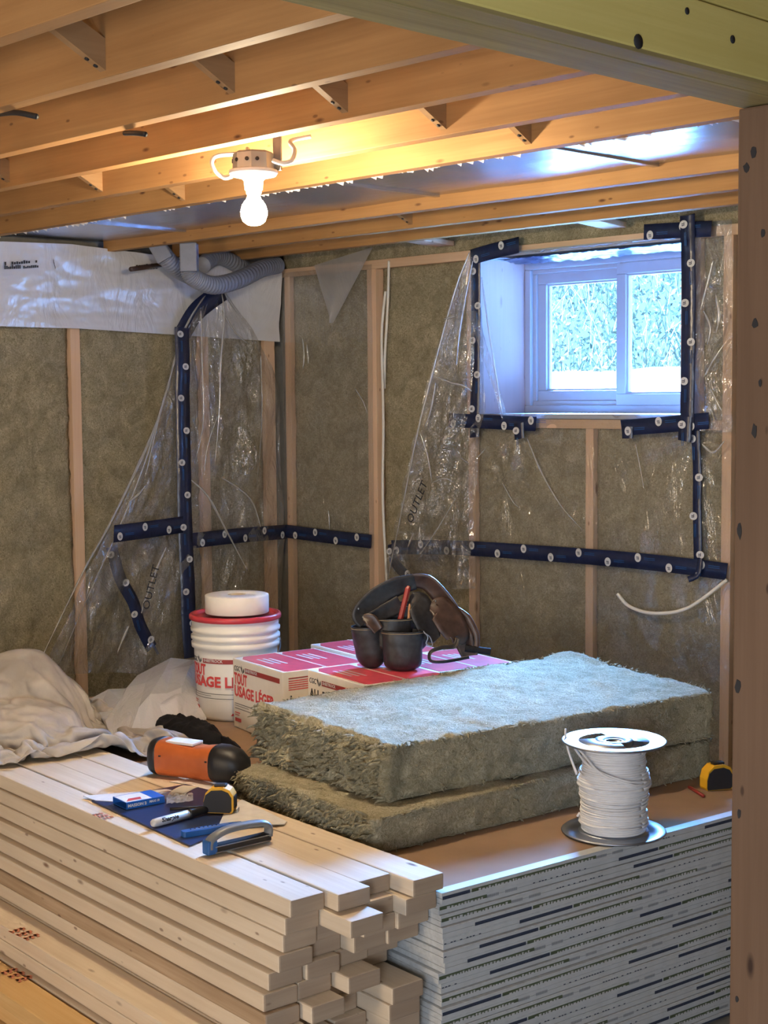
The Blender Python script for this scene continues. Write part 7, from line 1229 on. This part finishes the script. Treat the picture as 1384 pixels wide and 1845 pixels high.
4,13,2,-8,10,-3,6,6,11,-1,13,-1,-1,12,8,-1,13,3,-1,14,1,-2,13,-1,2,14,0,3,12,-3,4,13,-2,5,13,0,6,13,-1,8,12,-1,2,15,-5,-2,14,-6,-10,10,-1,10,5,-9,-10,8,6,-1,12,-7,
-1,13,8,5,10,12,-11,12,5,6,13,6,-1,13,6,-6,11,-6,-7,8,-9,3,-2,-15,-5,11,-6,-4,14,-2,3,12,10,3,1,-15,-4,12,5,-4,9,8,10,-1,10,1,14,5,0,14,2,0,14,4,-5,7,12,0,14,3,
3,11,-7,9,10,4,-1,13,-5,0,14,-7,-2,12,-9,0,12,-11,0,10,-10,-3,10,11,-2,14,3,10,3,-10,11,-6,8,6,12,-5,6,11,6,11,-10,6,6,5,13,4,13,7,-14,-2,-9,4,11,-7,-7,9,-6,1,11,4,
8,10,9,-12,1,-6,-6,8,-7,8,12,-2,5,12,-3,6,6,9,0,17,-1,10,9,-9,-10,7,9,-2,9,14,-5,11,7,9,5,-11,5,5,-12,2,11,-7,-6,12,-2,-4,13,-1,0,14,2,7,4,11,3,10,9,-3,14,0,
0,12,5,0,14,2,-1,13,-3,2,9,9,1,13,4,-1,14,3,-2,13,1,-1,14,-1,-1,13,-9,2,15,-5,3,14,0,5,14,-1,12,1,-10,-3,12,-5,-3,12,-5,-3,13,-4,-9,10,5,3,12,10,-10,12,2,11,6,7,
-3,13,-4,-4,12,-4,-8,10,-5,6,1,-14,-4,14,-1,3,3,16,2,10,-13,-4,13,4,-9,5,-9,1,9,11,-12,2,6,-4,11,8,1,14,6,1,15,2,11,10,-2,15,3,2,3,13,-1,2,13,-4,3,15,-4,1,14,-4,
0,15,-4,-9,11,1,6,10,-7,-3,4,13,1,14,2,11,-1,9,7,5,-12,8,12,-4,7,11,7,9,-2,10,-12,0,4,2,12,-5,3,9,11,-12,10,-2,6,-4,-14,5,12,1,-11,7,-5,-1,11,-5,7,2,12,2,7,-11,
3,14,-1,1,15,0,2,5,16,0,16,7,-1,17,0,-5,10,11,-4,13,-5,4,6,-13,13,2,-1,-1,10,-9,-3,10,-8,-2,14,1,-4,12,4,10,4,9,0,13,4,-6,12,-2,5,12,5,3,13,3,-5,13,0,3,11,6,
3,13,5,-1,13,6,-1,13,6,-8,12,2,-5,15,-2,10,11,-4,7,12,-1,-1,13,-6,-5,11,-7,0,12,-5,8,9,-6,-4,12,-7,-10,8,-5,-5,13,2,11,4,7,-8,10,-3,-2,12,-5,4,10,9,0,13,-2,1,6,-14,
2,8,15,-4,15,-1,2,10,-12,-9,10,-2,-10,10,0,-12,3,6,-14,1,4,-3,12,8,10,12,-2,15,2,1,2,14,3,2,13,1,2,13,-3,3,14,-3,3,13,-6,5,13,-6,7,11,4,8,7,8,-5,12,-3,3,14,3,
14,1,4,7,-1,-14,8,11,-7,-9,2,11,13,-2,4,-1,14,7,3,14,-2,-3,10,-4,-4,6,14,3,4,-13,-1,2,-15,-3,12,9,-10,-3,-10,9,9,2,4,10,10,4,14,-1,3,10,-9,3,10,13,0,17,7,-4,15,9,
-6,14,-6,-2,10,11,-8,12,-3,3,10,-9,9,8,-4,8,2,-10,-7,10,4,3,10,-10,0,12,-4,4,12,5,-7,12,-1,-1,14,2,6,12,4,1,13,2,-1,13,4,1,12,6,1,14,6,-1,13,7,-1,13,8,-3,11,9,
-6,12,6,-1,13,-5,3,14,-3,3,11,-6,4,11,-6,0,12,-7,-2,11,-7,3,6,-12,-5,6,-12,2,13,0,4,7,12,-4,9,-10,-5,12,0,8,10,5,1,14,-4,-11,10,-1,9,10,8,-9,9,6,-7,12,-2,-8,11,-2,
-11,8,1,-7,-12,3,-4,13,-4,-6,9,-11,13,8,1,6,13,2,-3,13,2,7,10,-3,10,11,-1,7,12,-2,7,11,4,6,12,-4,-3,14,1,4,13,-1,-12,9,2,
])

def unfold(shape):      # vertex positions in millimetres, each written as a step from its neighbour
    nx, ny, D = shape; P_ = []
    for i in range(nx+1):
        for j in range(ny+1):
            I = i*(ny+1)+j; p = (0, 0, 0) if I == 0 else (P_[I-1] if j else P_[I-ny-1]); P_.append(tuple(p[k]+D[3*I+k] for k in range(3)))
    return nx, ny, [(x*.001, y*.001, z*.001) for x, y, z in P_]
nx, ny, P_ = unfold(CLOTH_SHAPE); mb = MB()
def gshape(P_, f): return [f(*p) for p in P_]
V_ = gshape(P_, lambda x, y, z: (x*1.0, y*.95, z*.88-.045*min(1, max(0, (y-.06)/.08))))
fs = [(i*(ny+1)+j, (i+1)*(ny+1)+j, (i+1)*(ny+1)+j+1, i*(ny+1)+j+1) for i in range(nx) for j in range(ny)]
mb.add(V_, fs, 0, True); o = mb.build('drop_cloth', 'cloth', loc=S(1.90, -.075, .572), rot=SROT)
m = o.modifiers.new('s', 'SOLIDIFY'); m.thickness = .003; m = o.modifiers.new('sub', 'SUBSURF'); m.levels = 1; m.render_levels = 1
tag(o, 'crumpled beige canvas drop cloth heaped over the left end of the lumber', 'cloth')
B0, B1, F0, F1 = PZ(150, 1272, .53), PZ(372, 1222, .53), PZ(205, 1345, .53), PZ(372, 1298, .53)
def heap(layer, z0, hmax, n1, n2, sd):
    rk = random.Random(sd); H = [[rk.random() for _ in range(n2+2)] for _ in range(n1+2)]; J = [[(rk.uniform(-.3, .3), rk.uniform(-.3, .3)) for _ in range(n2+2)] for _ in range(n1+2)]
    def g(a, c):
        i, j = round(a*n1), round(c*n2); e = sin(pi*min(1, max(0, c*.9+.05)))**.6*min(1, .35+a*.8); q = (i not in (0, n1)) and (j not in (0, n2))
        aa = a+(J[i][j][0]/n1 if q else 0); cc = c+(J[i][j][1]/n2 if q else .04*J[i][j][1])
        p = F0.lerp(F1, aa).lerp(B0.lerp(B1, aa), cc); p.z = z0+(hmax*e*(.62+.38*H[i][j]) if 0 < j < n2 else .004*H[i][j]+(hmax*.5*e if j == n2 else 0)); return p
    mb = MB(); mb.grid(g, n1, n2, sm=False); return mb
hp_ = center(heap(0, .533, .15, 9, 6, 4), 'folded_plastic_film', 'milkyheap', 'folded heap of translucent white plastic film between cloth and bucket', 'plastic sheet')
m = hp_.modifiers.new('bev', 'BEVEL'); m.width = .008; m.segments = 2; m.limit_method = 'NONE'
mb = heap(0, .540, .165, 7, 4, 9); ly = mb.build('plastic_layer', 'milkyheap', hp_); ly.location = -Vector(hp_.location)
# black gloves / cloth
def blk(a, c):
    A_, B_ = PZ(286, 1306, .54), PZ(432, 1352, .54); p = A_.lerp(B_, a); w_ = .075*(sin(pi*min(1, a*1.1+.12))**.5)
    p += AU*0+AV*(c-.5)*2*w_; e = (1-abs(2*c-1)**2)*(sin(pi*(a*.92+.04))**.5)
    p.z = .532+.065*e*(1-.45*a)+.016*e*rg((p.x*16, p.y*16, 2))+.006*e*tn((p.x*50, p.y*50, 1)); return p
center(MB().grid(blk, 70, 40, thick=.004), 'work_gloves', 'blackcloth', 'crumpled black gloves lying behind the orange tool', 'gloves')
# ------------------------------------------------------------------ orange tool
ZT = .5752
def frame_from(p0, p1):
    x = (p1-p0); x.z = 0; x.normalize(); z = Vector((0, 0, 1)); y = z.cross(x)
    return Matrix(((x.x, y.x, 0, p0.x), (x.y, y.y, 0, p0.y), (0, 0, 1, p0.z), (0, 0, 0, 1))), (p1-p0).length
def from_frame(name, p0, p1):
    X, L_ = frame_from(p0, p1); e = empty(name, p0, (0, 0, math.atan2(X[1][0], X[0][0]))); return e, L_
def loft(mb, secs, n=28, mi=0, e=2.6, cap=True):
    """secs: (x, half width y, half height z, centre z)"""
    vs = []
    for (x, w_, h_, cz) in secs:
        for k in range(n):
            q = 2*pi*k/n; c_, s_ = cos(q), sin(q)
            vs.append((x, w_*math.copysign(abs(c_)**(2/e), c_), cz+h_*math.copysign(abs(s_)**(2/e), s_)))
    fs = [(i*n+k, i*n+(k+1) % n, (i+1)*n+(k+1) % n, (i+1)*n+k) for i in range(len(secs)-1) for k in range(n)]
    if cap: fs += [tuple(range(n))[::-1], tuple(range((len(secs)-1)*n, len(secs)*n))]
    mb.add(vs, fs, mi, True); return mb
pL, pR = PZ(282, 1392, ZT), PZ(428, 1412, ZT)
e, L_ = from_frame('cordless_tool', pL, pR); tag(e, 'orange cordless tool with black end caps lying on the lumber', 'power tool')
R1 = .050
loft(MB(), [(.022, .046, .048, R1), (.03, .050, .050, R1), (.10, .047, .046, R1-.003), (.16, .046, .045, R1-.004), (.205, .050, .049, R1-.001), (.212, .048, .047, R1-.001)], e=2.9).build('orange_housing', 'orange', e)
loft(MB(), [(-.004, .034, .036, R1), (.002, .044, .047, R1), (.014, .049, .051, R1), (.024, .050, .051, R1), (.030, .0505, .0505, R1)], e=2.6).build('end_cap', 'black', e)
b = MB(); b.lathe([(.020, 0), (.025, .002), (.030, 0)], 24, 0, Matrix.Translation((-.0045, 0, R1)) @ Matrix.Rotation(-pi/2, 4, 'Y') @ Matrix.Scale(1.1, 4, (1, 0, 0)) @ Matrix.Scale(.6, 4, (0, 1, 0))); b.build('cap_ring', 'greyplastic', e)
loft(MB(), [(.205, .0515, .050, R1), (.225, .052, .0505, R1), (.262, .046, .046, R1-.003), (.285, .036, .036, R1-.01), (.295, .02, .02, R1-.012)], e=2.6).build('black_nose', 'black', e)
b = MB().box(.05, .14, -.024, .024, R1+.042, R1+.0495, bev=.002); b.build('top_sticker', 'whitecard', e)
b = MB()
for x in (.045, .195): b.box(x, x+.006, -.0512, -.040, R1+.01, R1+.014)
b.build('screw_boss', 'black', e)
# ------------------------------------------------------------------ navy folder with papers and small tools
ZC = ZT+.0035
def flat(pts, th, name, mat, label, cat, z=ZT, group=None):
    P2 = [PZ(x, y, z+th) for x, y in pts]; c_ = sum(P2, Vector())/len(P2)
    return tag(MB().prism([(p.x-c_.x, p.y-c_.y) for p in P2], 0, th).build(name, mat, loc=(c_.x, c_.y, z+.0003)), label, cat, group)
flat([(165, 1442), (342, 1523), (428, 1486), (412, 1432), (335, 1413)], .003, 'folder', 'navy', 'dark navy folder lying flat on the front boards', 'folder')
flat([(392, 1492), (512, 1484), (517, 1480), (436, 1440), (405, 1462)], .002, 'cardboard_sheet', 'whitecard', 'pale cardboard sheet under the front tape measure', 'paper', ZT+.0035)
flat([(305, 1408), (352, 1402), (412, 1420), (395, 1430), (335, 1413)], .001, 'paper_sheet', 'whitecard', 'white paper sheet below the orange tool', 'paper', ZT)
flat([(150, 1434), (300, 1422), (310, 1424), (240, 1446), (172, 1442)], .001, 'paper_sheet', 'whitecard', 'white paper sheet under the blue blade box', 'paper', ZT+.0035)
b = MB(); pts = [(355, 1476), (425, 1500)]
p0 = PZ(228, 1459, ZC+.001); p1 = PZ(297, 1446, ZC+.001)
e, L_ = from_frame('blade_box', p0, p1); tag(e, 'small open blue cardboard box for blades on the folder', 'box')
dp = .075; h_ = .017
b = MB(); b.box(0, L_, 0, dp, 0, .001); b.box(0, L_, 0, dp, h_-.001, h_); b.box(0, L_, 0, .001, .001, h_-.001); b.box(0, L_, dp-.001, dp, .001, h_-.001)
b.build('box_sleeve', 'bluebox', e)
b = MB(); b.box(.002, L_*.68, .004, dp-.004, h_, h_+.0004, 0); b.prism([(L_*.05, .01), (L_*.45, .012), (L_*.5, .03), (L_*.2, .032)], h_+.0002, h_+.0007, 1)
b.build('printed_panel', ['whitecard', 'red'], e)
b = MB(); X = Matrix.Translation((.004, -.0003, .005)) @ Matrix.Rotation(pi/2, 4, 'X'); put_text(b, 'MASSON 2', .010, X, 0, .0004, 0, L_*.48); put_text(b, 'MAXI 10', .008, X @ Matrix.Translation((L_*.56, .002, 0)), 0, .0003, 0, L_*.26)
b.build('side_lettering', 'white_ink', e)
b = MB(); b.box(L_-.02, L_+.045, .012, dp-.012, .002, .011, bev=.002); b.build('clear_tray', 'poly', e)
# beige flap of packaging
q0, q1 = PZ(300, 1436, ZC), PZ(325, 1437, ZC)
b = MB(); up_ = Vector((0, 0, 1)); dd = Vector((.03, .03, 0))
b.grid(lambda a, c: PZ(302, 1434, ZC).lerp(PZ(330, 1437, ZC), a)+up_*(.030*c)+dd*(c*c*.8)+Vector((.01, 0, 0))*c, 6, 8, thick=.001)
center(b, 'packaging_flap', 'beigecard', 'folded beige cardboard flap standing beside the blade box', 'packaging')
b = MB(); b.grid(lambda a, c: PZ(lerp(300, 348, a), lerp(1452, 1438, c), ZC)+Vector((0, 0, .004+.010*abs(tn((a*4, c*4, 1)))+.008*a)), 20, 16)
center(b, 'blister_wrapper', 'milky', 'crinkled clear wrapper beside the blade box', 'packaging')
# thin pencil / pen beside marker
center(MB().tube([PZ(306, 1458, ZC+.005), PZ(372, 1454, ZC+.005)], .004, 8), 'thin_pen', 'black', 'thin dark pen between the wrapper and the marker', 'pen')
# marker
p0, p1 = PZ(274, 1492, ZC), PZ(374, 1466, ZC); e, L_ = from_frame('marker_pen', p0, p1); tag(e, 'thick grey marker pen with black cap on the folder', 'marker')
RX = Matrix.Rotation(pi/2, 4, 'Y'); r_ = .0105
MB().lathe([(0, 0), (r_*.75, .001), (r_*.92, .006), (r_, .02), (r_, L_*.66), (0, L_*.66)], 24, 0, Matrix.Translation((0, 0, r_+.0005)) @ RX).build('marker_barrel', 'markerbody', e)
MB().lathe([(0, L_*.64), (r_*1.12, L_*.64), (r_*1.12, L_*.70), (r_*1.0, L_*.72), (r_*.86, L_*.97), (r_*.6, L_), (0, L_)], 24, 0, Matrix.Translation((0, 0, r_+.0005)) @ RX).build('marker_cap', 'black', e)
b = MB()
put_text(b, 'Sharpie', .014, None, 0, .0005, .2, .05, lambda v: (v[0]+.022, -(r_+.0003+v[2])*cos((v[1]-.003)/r_+.35), r_+.0005+(r_+.0003+v[2])*sin((v[1]-.003)/r_+.35)))
b.build('barrel_lettering', 'mark', e)
# utility knife
p0, p1 = PZ(332, 1510, ZC), PZ(425, 1494, ZC); e, L_ = from_frame('utility_knife', p0, p1); tag(e, 'blue snap-off utility knife with slotted handle', 'knife')
b = MB(); n = 10; out = [(0, .004), (.004, 0), (L_*.5, -.002), (L_, .002), (L_+.02, .006), (L_+.02, .014), (L_, .019), (L_*.5, .022), (.006, .022), (0, .018)]
b.prism(out, 0, .013); b.build('knife_handle', 'blue', e)
b = MB(); b.box(.022, L_*.9, .008, .0125, .012, .0136, bev=.0004); b.build('slide_track', 'steel', e)
b = MB()
for k in range(7): b.box(.022+k*.011, .025+k*.011, .0145, .0185, .0128, .0146, bev=.0005)
b.build('grip_rib', 'navy', e)
# hand stapler-like tool
p0, p1 = PZ(378, 1543, ZT), PZ(489, 1517, ZT); e, L_ = from_frame('hand_tacker', p0, p1); tag(e, 'grey and blue hand tacker with arched handle, nearest tool on the boards', 'hand tool')
b = MB().box(.016, L_, -.002, .022, .004, .021, bev=.003); b.build('magazine', 'black', e)
b = MB(); b.box(.014, L_-.004, -.0035, -.0005, .017, .0195, bev=.0007); b.box(.014, L_-.004, -.0035, -.0005, .004, .0065, bev=.0007); b.build('steel_rail', 'steel', e)
hp = smooth([(.004, .010, .014), (.006, .010, .030), (.022, .010, .040), (.05, .010, .048), (.09, .010, .050), (L_-.022, .010, .046), (L_-.002, .010, .034), (L_-.002, .010, .014)], 8)
vs = []; fs = []; n = 12; b = MB()
for i, p in enumerate(hp):
    t_ = (hp[min(i+1, len(hp)-1)]-hp[max(i-1, 0)]).normalized(); nn = Vector((0, 1, 0)).cross(t_).normalized()
    for k in range(n): q = 2*pi*k/n; vs.append(p+Vector((0, 1, 0))*.0145*cos(q)+nn*.0085*sin(q))
fs = [(i*n+k, i*n+(k+1) % n, (i+1)*n+(k+1) % n, (i+1)*n+k) for i in range(len(hp)-1) for k in range(n)]+[tuple(range(n)), tuple(range((len(hp)-1)*n, len(hp)*n))]
b.add(vs, fs, 0, True); b.build('arched_handle', 'greyplastic', e)
b = MB().box(-.006, .020, -.003, .023, .002, .034, bev=.004); b.build('blue_nose', 'blue', e)
# tape measures
def tape_measure(loc, rot, label, s_=1):
    e = empty('tape_measure', loc, rot); tag(e, label, 'tape measure', 'yellow and black tape measures')
    out = [(-.038, 0), (.034, 0), (.039, .006), (.039, .045), (.030, .060), (.012, .068), (-.018, .066), (-.034, .052), (-.040, .030), (-.040, .006)]
    out = [(x*s_, y*s_) for x, y in out]; X = Matrix.Rotation(pi/2, 4, 'X')
    MB().prism(out, -.020*s_, .020*s_, 0, X).build('yellow_case', 'yellow', e)
    o2 = [(x*.93-.002, y*.86+.002) for x, y in out]
    MB().prism(o2, .019*s_, .0235*s_, 0, X).build('rubber_cover', 'rubber', e)
    MB().prism(o2, -.0235*s_, -.019*s_, 0, X).build('rubber_cover', 'rubber', e)
    b = MB().box(.0385*s_, .0415*s_, -.013*s_, .013*s_, .012*s_, .044*s_, bev=.001); b.build('front_panel', 'rubber', e)
    b = MB().box(-.014*s_, .018*s_, -.011*s_, .011*s_, .066*s_, .0735*s_, bev=.003); b.build('lock_button', 'black', e)
    b = MB().box(.038*s_, .048*s_, -.010*s_, .010*s_, .001, .0025); b.box(.046*s_, .048*s_, -.010*s_, .010*s_, 0, .010*s_); b.build('hook', 'steel', e)
    return e
tape_measure(PZ(396, 1467, ZC+.003)+Vector((-.02, .018, 0)), radians(38), 'yellow and black tape measure standing on the folder', .95)
tape_measure(S(.195, 1.125, .5315), radians(62), 'yellow and black tape measure at the right, half hidden by the post', 1.0)
center(MB().tube([S(.235, 1.06, .537), S(.150, 1.02, .537)], .0045, 6), 'carpenter_pencil', 'redpencil', 'reddish carpenter pencil lying beside the right-hand tape measure', 'pencil')
# ------------------------------------------------------------------ wire spool
sl = S(.085, .615, .5315); e = empty('cable_spool', sl); tag(e, 'metal spool wound with white electrical cable at the front of the drywall', 'spool')
RF = .127; HS = .226
def flange(z, up=1):
    b = MB()
    b.lathe([(.086, z), (.112, z+.002*up), (.121, z+.001*up), (.1245, z+.003*up), (.1275, z), (.1245, z-.003*up), (.112, z-.0005*up), (.086, z-.001*up), (.086, z)], 72)
    for q in (0, 1):
        a0 = q*pi+.55; b.lathe([(.046, z+.003*up), (.086, z), (.086, z-.001*up), (.046, z+.0015*up), (.046, z+.003*up)], 24, a0=a0, a1=a0+pi-1.1)
    b.lathe([(.018, z-.006*up), (.024, z+.001*up), (.034, z+.0045*up), (.046, z+.003*up), (.046, z+.0015*up), (.030, z+.001*up), (.018, z-.0075*up), (.018, z-.006*up)], 40)
    return b
flange(HS).build('top_flange', 'steel', e)
b = flange(.004, -1); b.lathe([(.018, .004), (.086, .0045), (.086, .003), (.018, .003)], 48); b.build('bottom_flange', 'steel', e)
b = MB(); b.lathe([(.020, .004), (.046, .004), (.046, HS), (.020, HS)], 40); b.build('spool_core', 'steel', e)
b = MB(); prof = [(.045, .008)]; k = 0; z = .008; rk = random.Random(4)
def rz(z): return .0765+.006*max(0, 1-abs(z-.11)/.06)+.003*sin(z*60)
while z < HS-.012:
    r = rz(z)+rk.uniform(-.0015, .0018)
    for q in range(7): a = -pi/2+pi*q/6; prof.append((r+.0022*cos(a), z+.0026+.0026*sin(a)))
    z += .0053
prof.append((.045, HS-.01)); b.lathe(prof, 64); 
for k in range(16):
    zc = .02+.185*rk.random(); r = rz(zc)+.0035; ph_ = rk.random()*6; am = rk.uniform(.001, .006)
    b.tube([((r+.0008*sin(5*q+ph_))*cos(q), (r+.0008*sin(5*q+ph_))*sin(q), zc+am*sin(q+ph_)) for q in [2*pi*i/48 for i in range(49)]], .0026, 6)
b.build('wound_cable', 'spool_wire', e)
va = math.atan2(EYE.y-sl.y, EYE.x-sl.x)
def cyl(dq, z, r): q = va+radians(dq); return Vector((r*cos(q), r*sin(q), z))
b = MB(); b.tube(smooth([cyl(-78, .222, .10), cyl(-60, .205, .088), cyl(-20, .165, .0885), cyl(20, .143, .0895), cyl(50, .132, .0895), cyl(80, .13, .088)], 10), .003, 7)
b.tube(smooth([cyl(-90, .226, .105), cyl(-70, .198, .090), cyl(-30, .172, .0885), cyl(20, .148, .0885), cyl(60, .138, .089)], 10), .003, 7); b.build('loose_turn', 'spool_wire', e)
b = MB()
for dz in (0, .004): b.tube(smooth([cyl(-96, .246+dz, .118), cyl(-95, .225, .117), cyl(-92, .19, .108), cyl(-85, .145-dz, .090)], 8), .0028, 7)
b.tube(smooth([cyl(-88, .045, .082), cyl(-90, .035, .088)], 4), .003, 7); b.build('cable_end', 'spool_wire', e)
# ------------------------------------------------------------------ leather tool belt on the cartons
dB = (PZ(722, 1209, .532+CH)-EYE).dot(F_)
TB = PZ(722, 1209, .532+CH); tb_ = empty('tool_belt', TB); tag(tb_, 'black leather tool belt with pouches sitting on the cartons', 'tool belt')
def T(px, py, dd=0): return PD(px, py, dB+dd)-TB
CW = Vector((F_.x, F_.y, 0)).normalized(); RW = Vector((R_.x, R_.y, 0)).normalized(); ZW = Vector((0, 0, 1))
mpp = dB/FPX
def pocket(x0, x1, yt, yb, dd, rd, tilt=0, flare=0, bot=.35, e=2.2, th=.003, wav=.0):
    """open-topped pouch: outer wall, inner wall, rounded bottom"""
    cx = (x0+x1)/2; W_ = (x1-x0)/2*mpp; H_ = (yb-yt)*mpp; n = 40; m_ = 22; mb = MB(); top = T(cx, yt, dd)
    def P3(q, c, o):
        s_ = 1+flare*(1-c)-.08*c
        if c > 1-bot: k = (c-(1-bot))/bot; s_ *= max(.02, (1-k**3.2))**.5
        w_ = (W_-o)*s_; d_ = (rd-o)*s_; cq, sq = cos(q), sin(q)
        x = w_*math.copysign(abs(cq)**(2/e), cq); y = d_*math.copysign(abs(sq)**(2/e), sq)
        z = -H_*c+(o*(1 if c > .9 else 0))+wav*sin(q*3+1)*(1-c)
        x += tilt*c*H_
        k = .0025*tn((x*22, y*22, z*22+x0), 3)
        return top+RW*(x+k)+CW*(y+k)+ZW*z
    for o_ in (0, th):
        mb.add([P3(2*pi*i/n, j/m_, o_) for j in range(m_+1) for i in range(n)], [(j*n+i, j*n+(i+1) % n, (j+1)*n+(i+1) % n, (j+1)*n+i) for j in range(m_) for i in range(n)], 0, True)
    mb.add([P3(2*pi*i/n, 0, o_) for o_ in (0, th) for i in range(n)], [(i, (i+1) % n, n+(i+1) % n, n+i) for i in range(n)], 0, True)
    se = MB(); se.tube([P3(2*pi*i/n, .045, -.001) for i in range(n+1)], .0011, 5)
    return mb, se
def pk(name, mat, label=None, *a, **k):
    mb, se = pocket(*a, **k); o = mb.build(name, mat, tb_); se.build('stitching', 'seam', o)
    if label: o['label'] = label
pk('front_pouch', 'leather', None, 688, 763, 1136, 1210, 0, .040, bot=.30)
pk('back_pouch', 'leather', None, 676, 775, 1086, 1180, .085, .03, bot=.3)
pk('upper_pouch', 'leather', None, 672, 744, 1113, 1172, .035, .035, bot=.2)
pk('rounded_pouch', 'leather', None, 632, 694, 1128, 1206, .045, .040, tilt=.10, bot=.55)

def ribbon(name, pts, ws, mat, tiltv=.25, th=.004, par=tb_, seam=False):
    P_ = smooth([T(*p) for p in pts], 10); n = len(P_); vs = []; b = MB(); ed = []
    fr = []
    for i, p in enumerate(P_):
        t_ = (P_[min(i+1, n-1)]-P_[max(i-1, 0)]).normalized(); w_ = t_.cross(-CW).normalized(); w_ = (w_+CW*tiltv).normalized(); f = i/(n-1)*(len(ws)-1); k = min(int(f), len(ws)-2); ww = lerp(ws[k], ws[k+1], f-k)*mpp/2
        fr.append((p, w_, ww))
    def g(a, c):
        f = a*(n-1); i = min(int(f), n-2); p = fr[i][0].lerp(fr[i+1][0], f-i); w_ = fr[i][1].lerp(fr[i+1][1], f-i); ww = lerp(fr[i][2], fr[i+1][2], f-i); return p+w_*ww*(2*c-1)+CW*.004*sin(c*pi)
    b.grid(g, n*2, 6, thick=th); o = b.build(name, mat, par)
    for c in (.06, .94): MB().tube([g(i/60, c)-CW*(.0012 if c else 0) for i in range(61)], .0009, 4).build('stitching', 'seam', o)
    return o
ribbon('belt_strap', [(660, 1122, .03), (652, 1106, .03), (676, 1080, .04), (712, 1058, .05), (748, 1048, .06)], [30, 38, 42, 38, 30], 'leather', .3)
ribbon('belt_strap', [(742, 1046, .06), (770, 1050, .06), (797, 1078, .06), (818, 1112, .06), (834, 1150, .05), (842, 1170, .05)], [28, 32, 34, 36, 42, 26], 'brownleather', .4)
ribbon('inner_strap', [(655, 1116, .02), (690, 1104, .04), (722, 1088, .055)], [10, 30, 34], 'leather', .1)
ribbon('pouch_flap', [(738, 1078, .05), (752, 1086, .045), (764, 1108, .04), (776, 1138, .04), (788, 1152, .04)], [22, 46, 52, 44, 18], 'leather', -.5)
ribbon('pouch_flap', [(776, 1092, .03), (793, 1098, .025), (812, 1122, .02), (826, 1146, .02), (822, 1160, .02)], [20, 54, 60, 50, 16], 'brownleather', -.6)
ribbon('side_panel', [(806, 1096, .06), (826, 1120, .055), (840, 1150, .05), (846, 1182, .04)], [24, 50, 52, 30], 'brownleather', .2)
ribbon('hanging_loop', [(824, 1150, .01), (818, 1164, 0), (795, 1167, -.01), (776, 1175, -.02), (776, 1190, -.02), (800, 1192, -.01), (845, 1184, .02)], [8, 10, 9, 8, 8, 9, 9], 'leather', .9)
ribbon('side_tab', [(655, 1112, .0), (668, 1118, -.005), (682, 1136, -.005)], [12, 26, 20], 'brownleather', -.3)
b = MB(); b.tube(smooth([T(838, 1168, .04), T(860, 1171, .04), T(884, 1174, .04)], 8), [.011]*17, 12); b.build('padded_handle', 'blackcloth', tb_)
b = MB(); b.tube(smooth([T(763, 1137, -.02), T(771, 1148, -.02), T(768, 1160, -.02), T(779, 1164, -.02), T(775, 1148, -.02), T(764, 1140, -.02)], 6), .0018, 6); b.build('metal_clip', 'steel', tb_)
b = MB()
for p_ in ((646, 1097), (654, 1112), (785, 1083)): b.lathe([(0, 0), (.004, 0), (.003, .002), (0, .0025)], 10, 0, Matrix.Translation(T(*p_, .02)) @ Matrix.Rotation(pi/2, 4, 'X'))
b.build('rivet', 'steel', tb_)
def W3(px, py, dd): return PD(px, py, dB+dd)
b = MB(); b.tube([W3(719, 1125, .035), W3(735, 1060, .03), W3(737, 1056, .03)], [.0085, .0085, .005], 6, sm=False); center(b, 'carpenter_pencil', 'redpencil', 'dark red flat pencil sticking out of the tool belt pouch', 'pencil')
b = MB(); b.tube([W3(736, 1122, .03), W3(738, 1093, .03), W3(738, 1088, .03)], [.0045, .0045, .0015], 6, sm=False); center(b, 'carpenter_pencil', 'pencilwood', 'short brown pencil beside the red one in the tool belt', 'pencil')
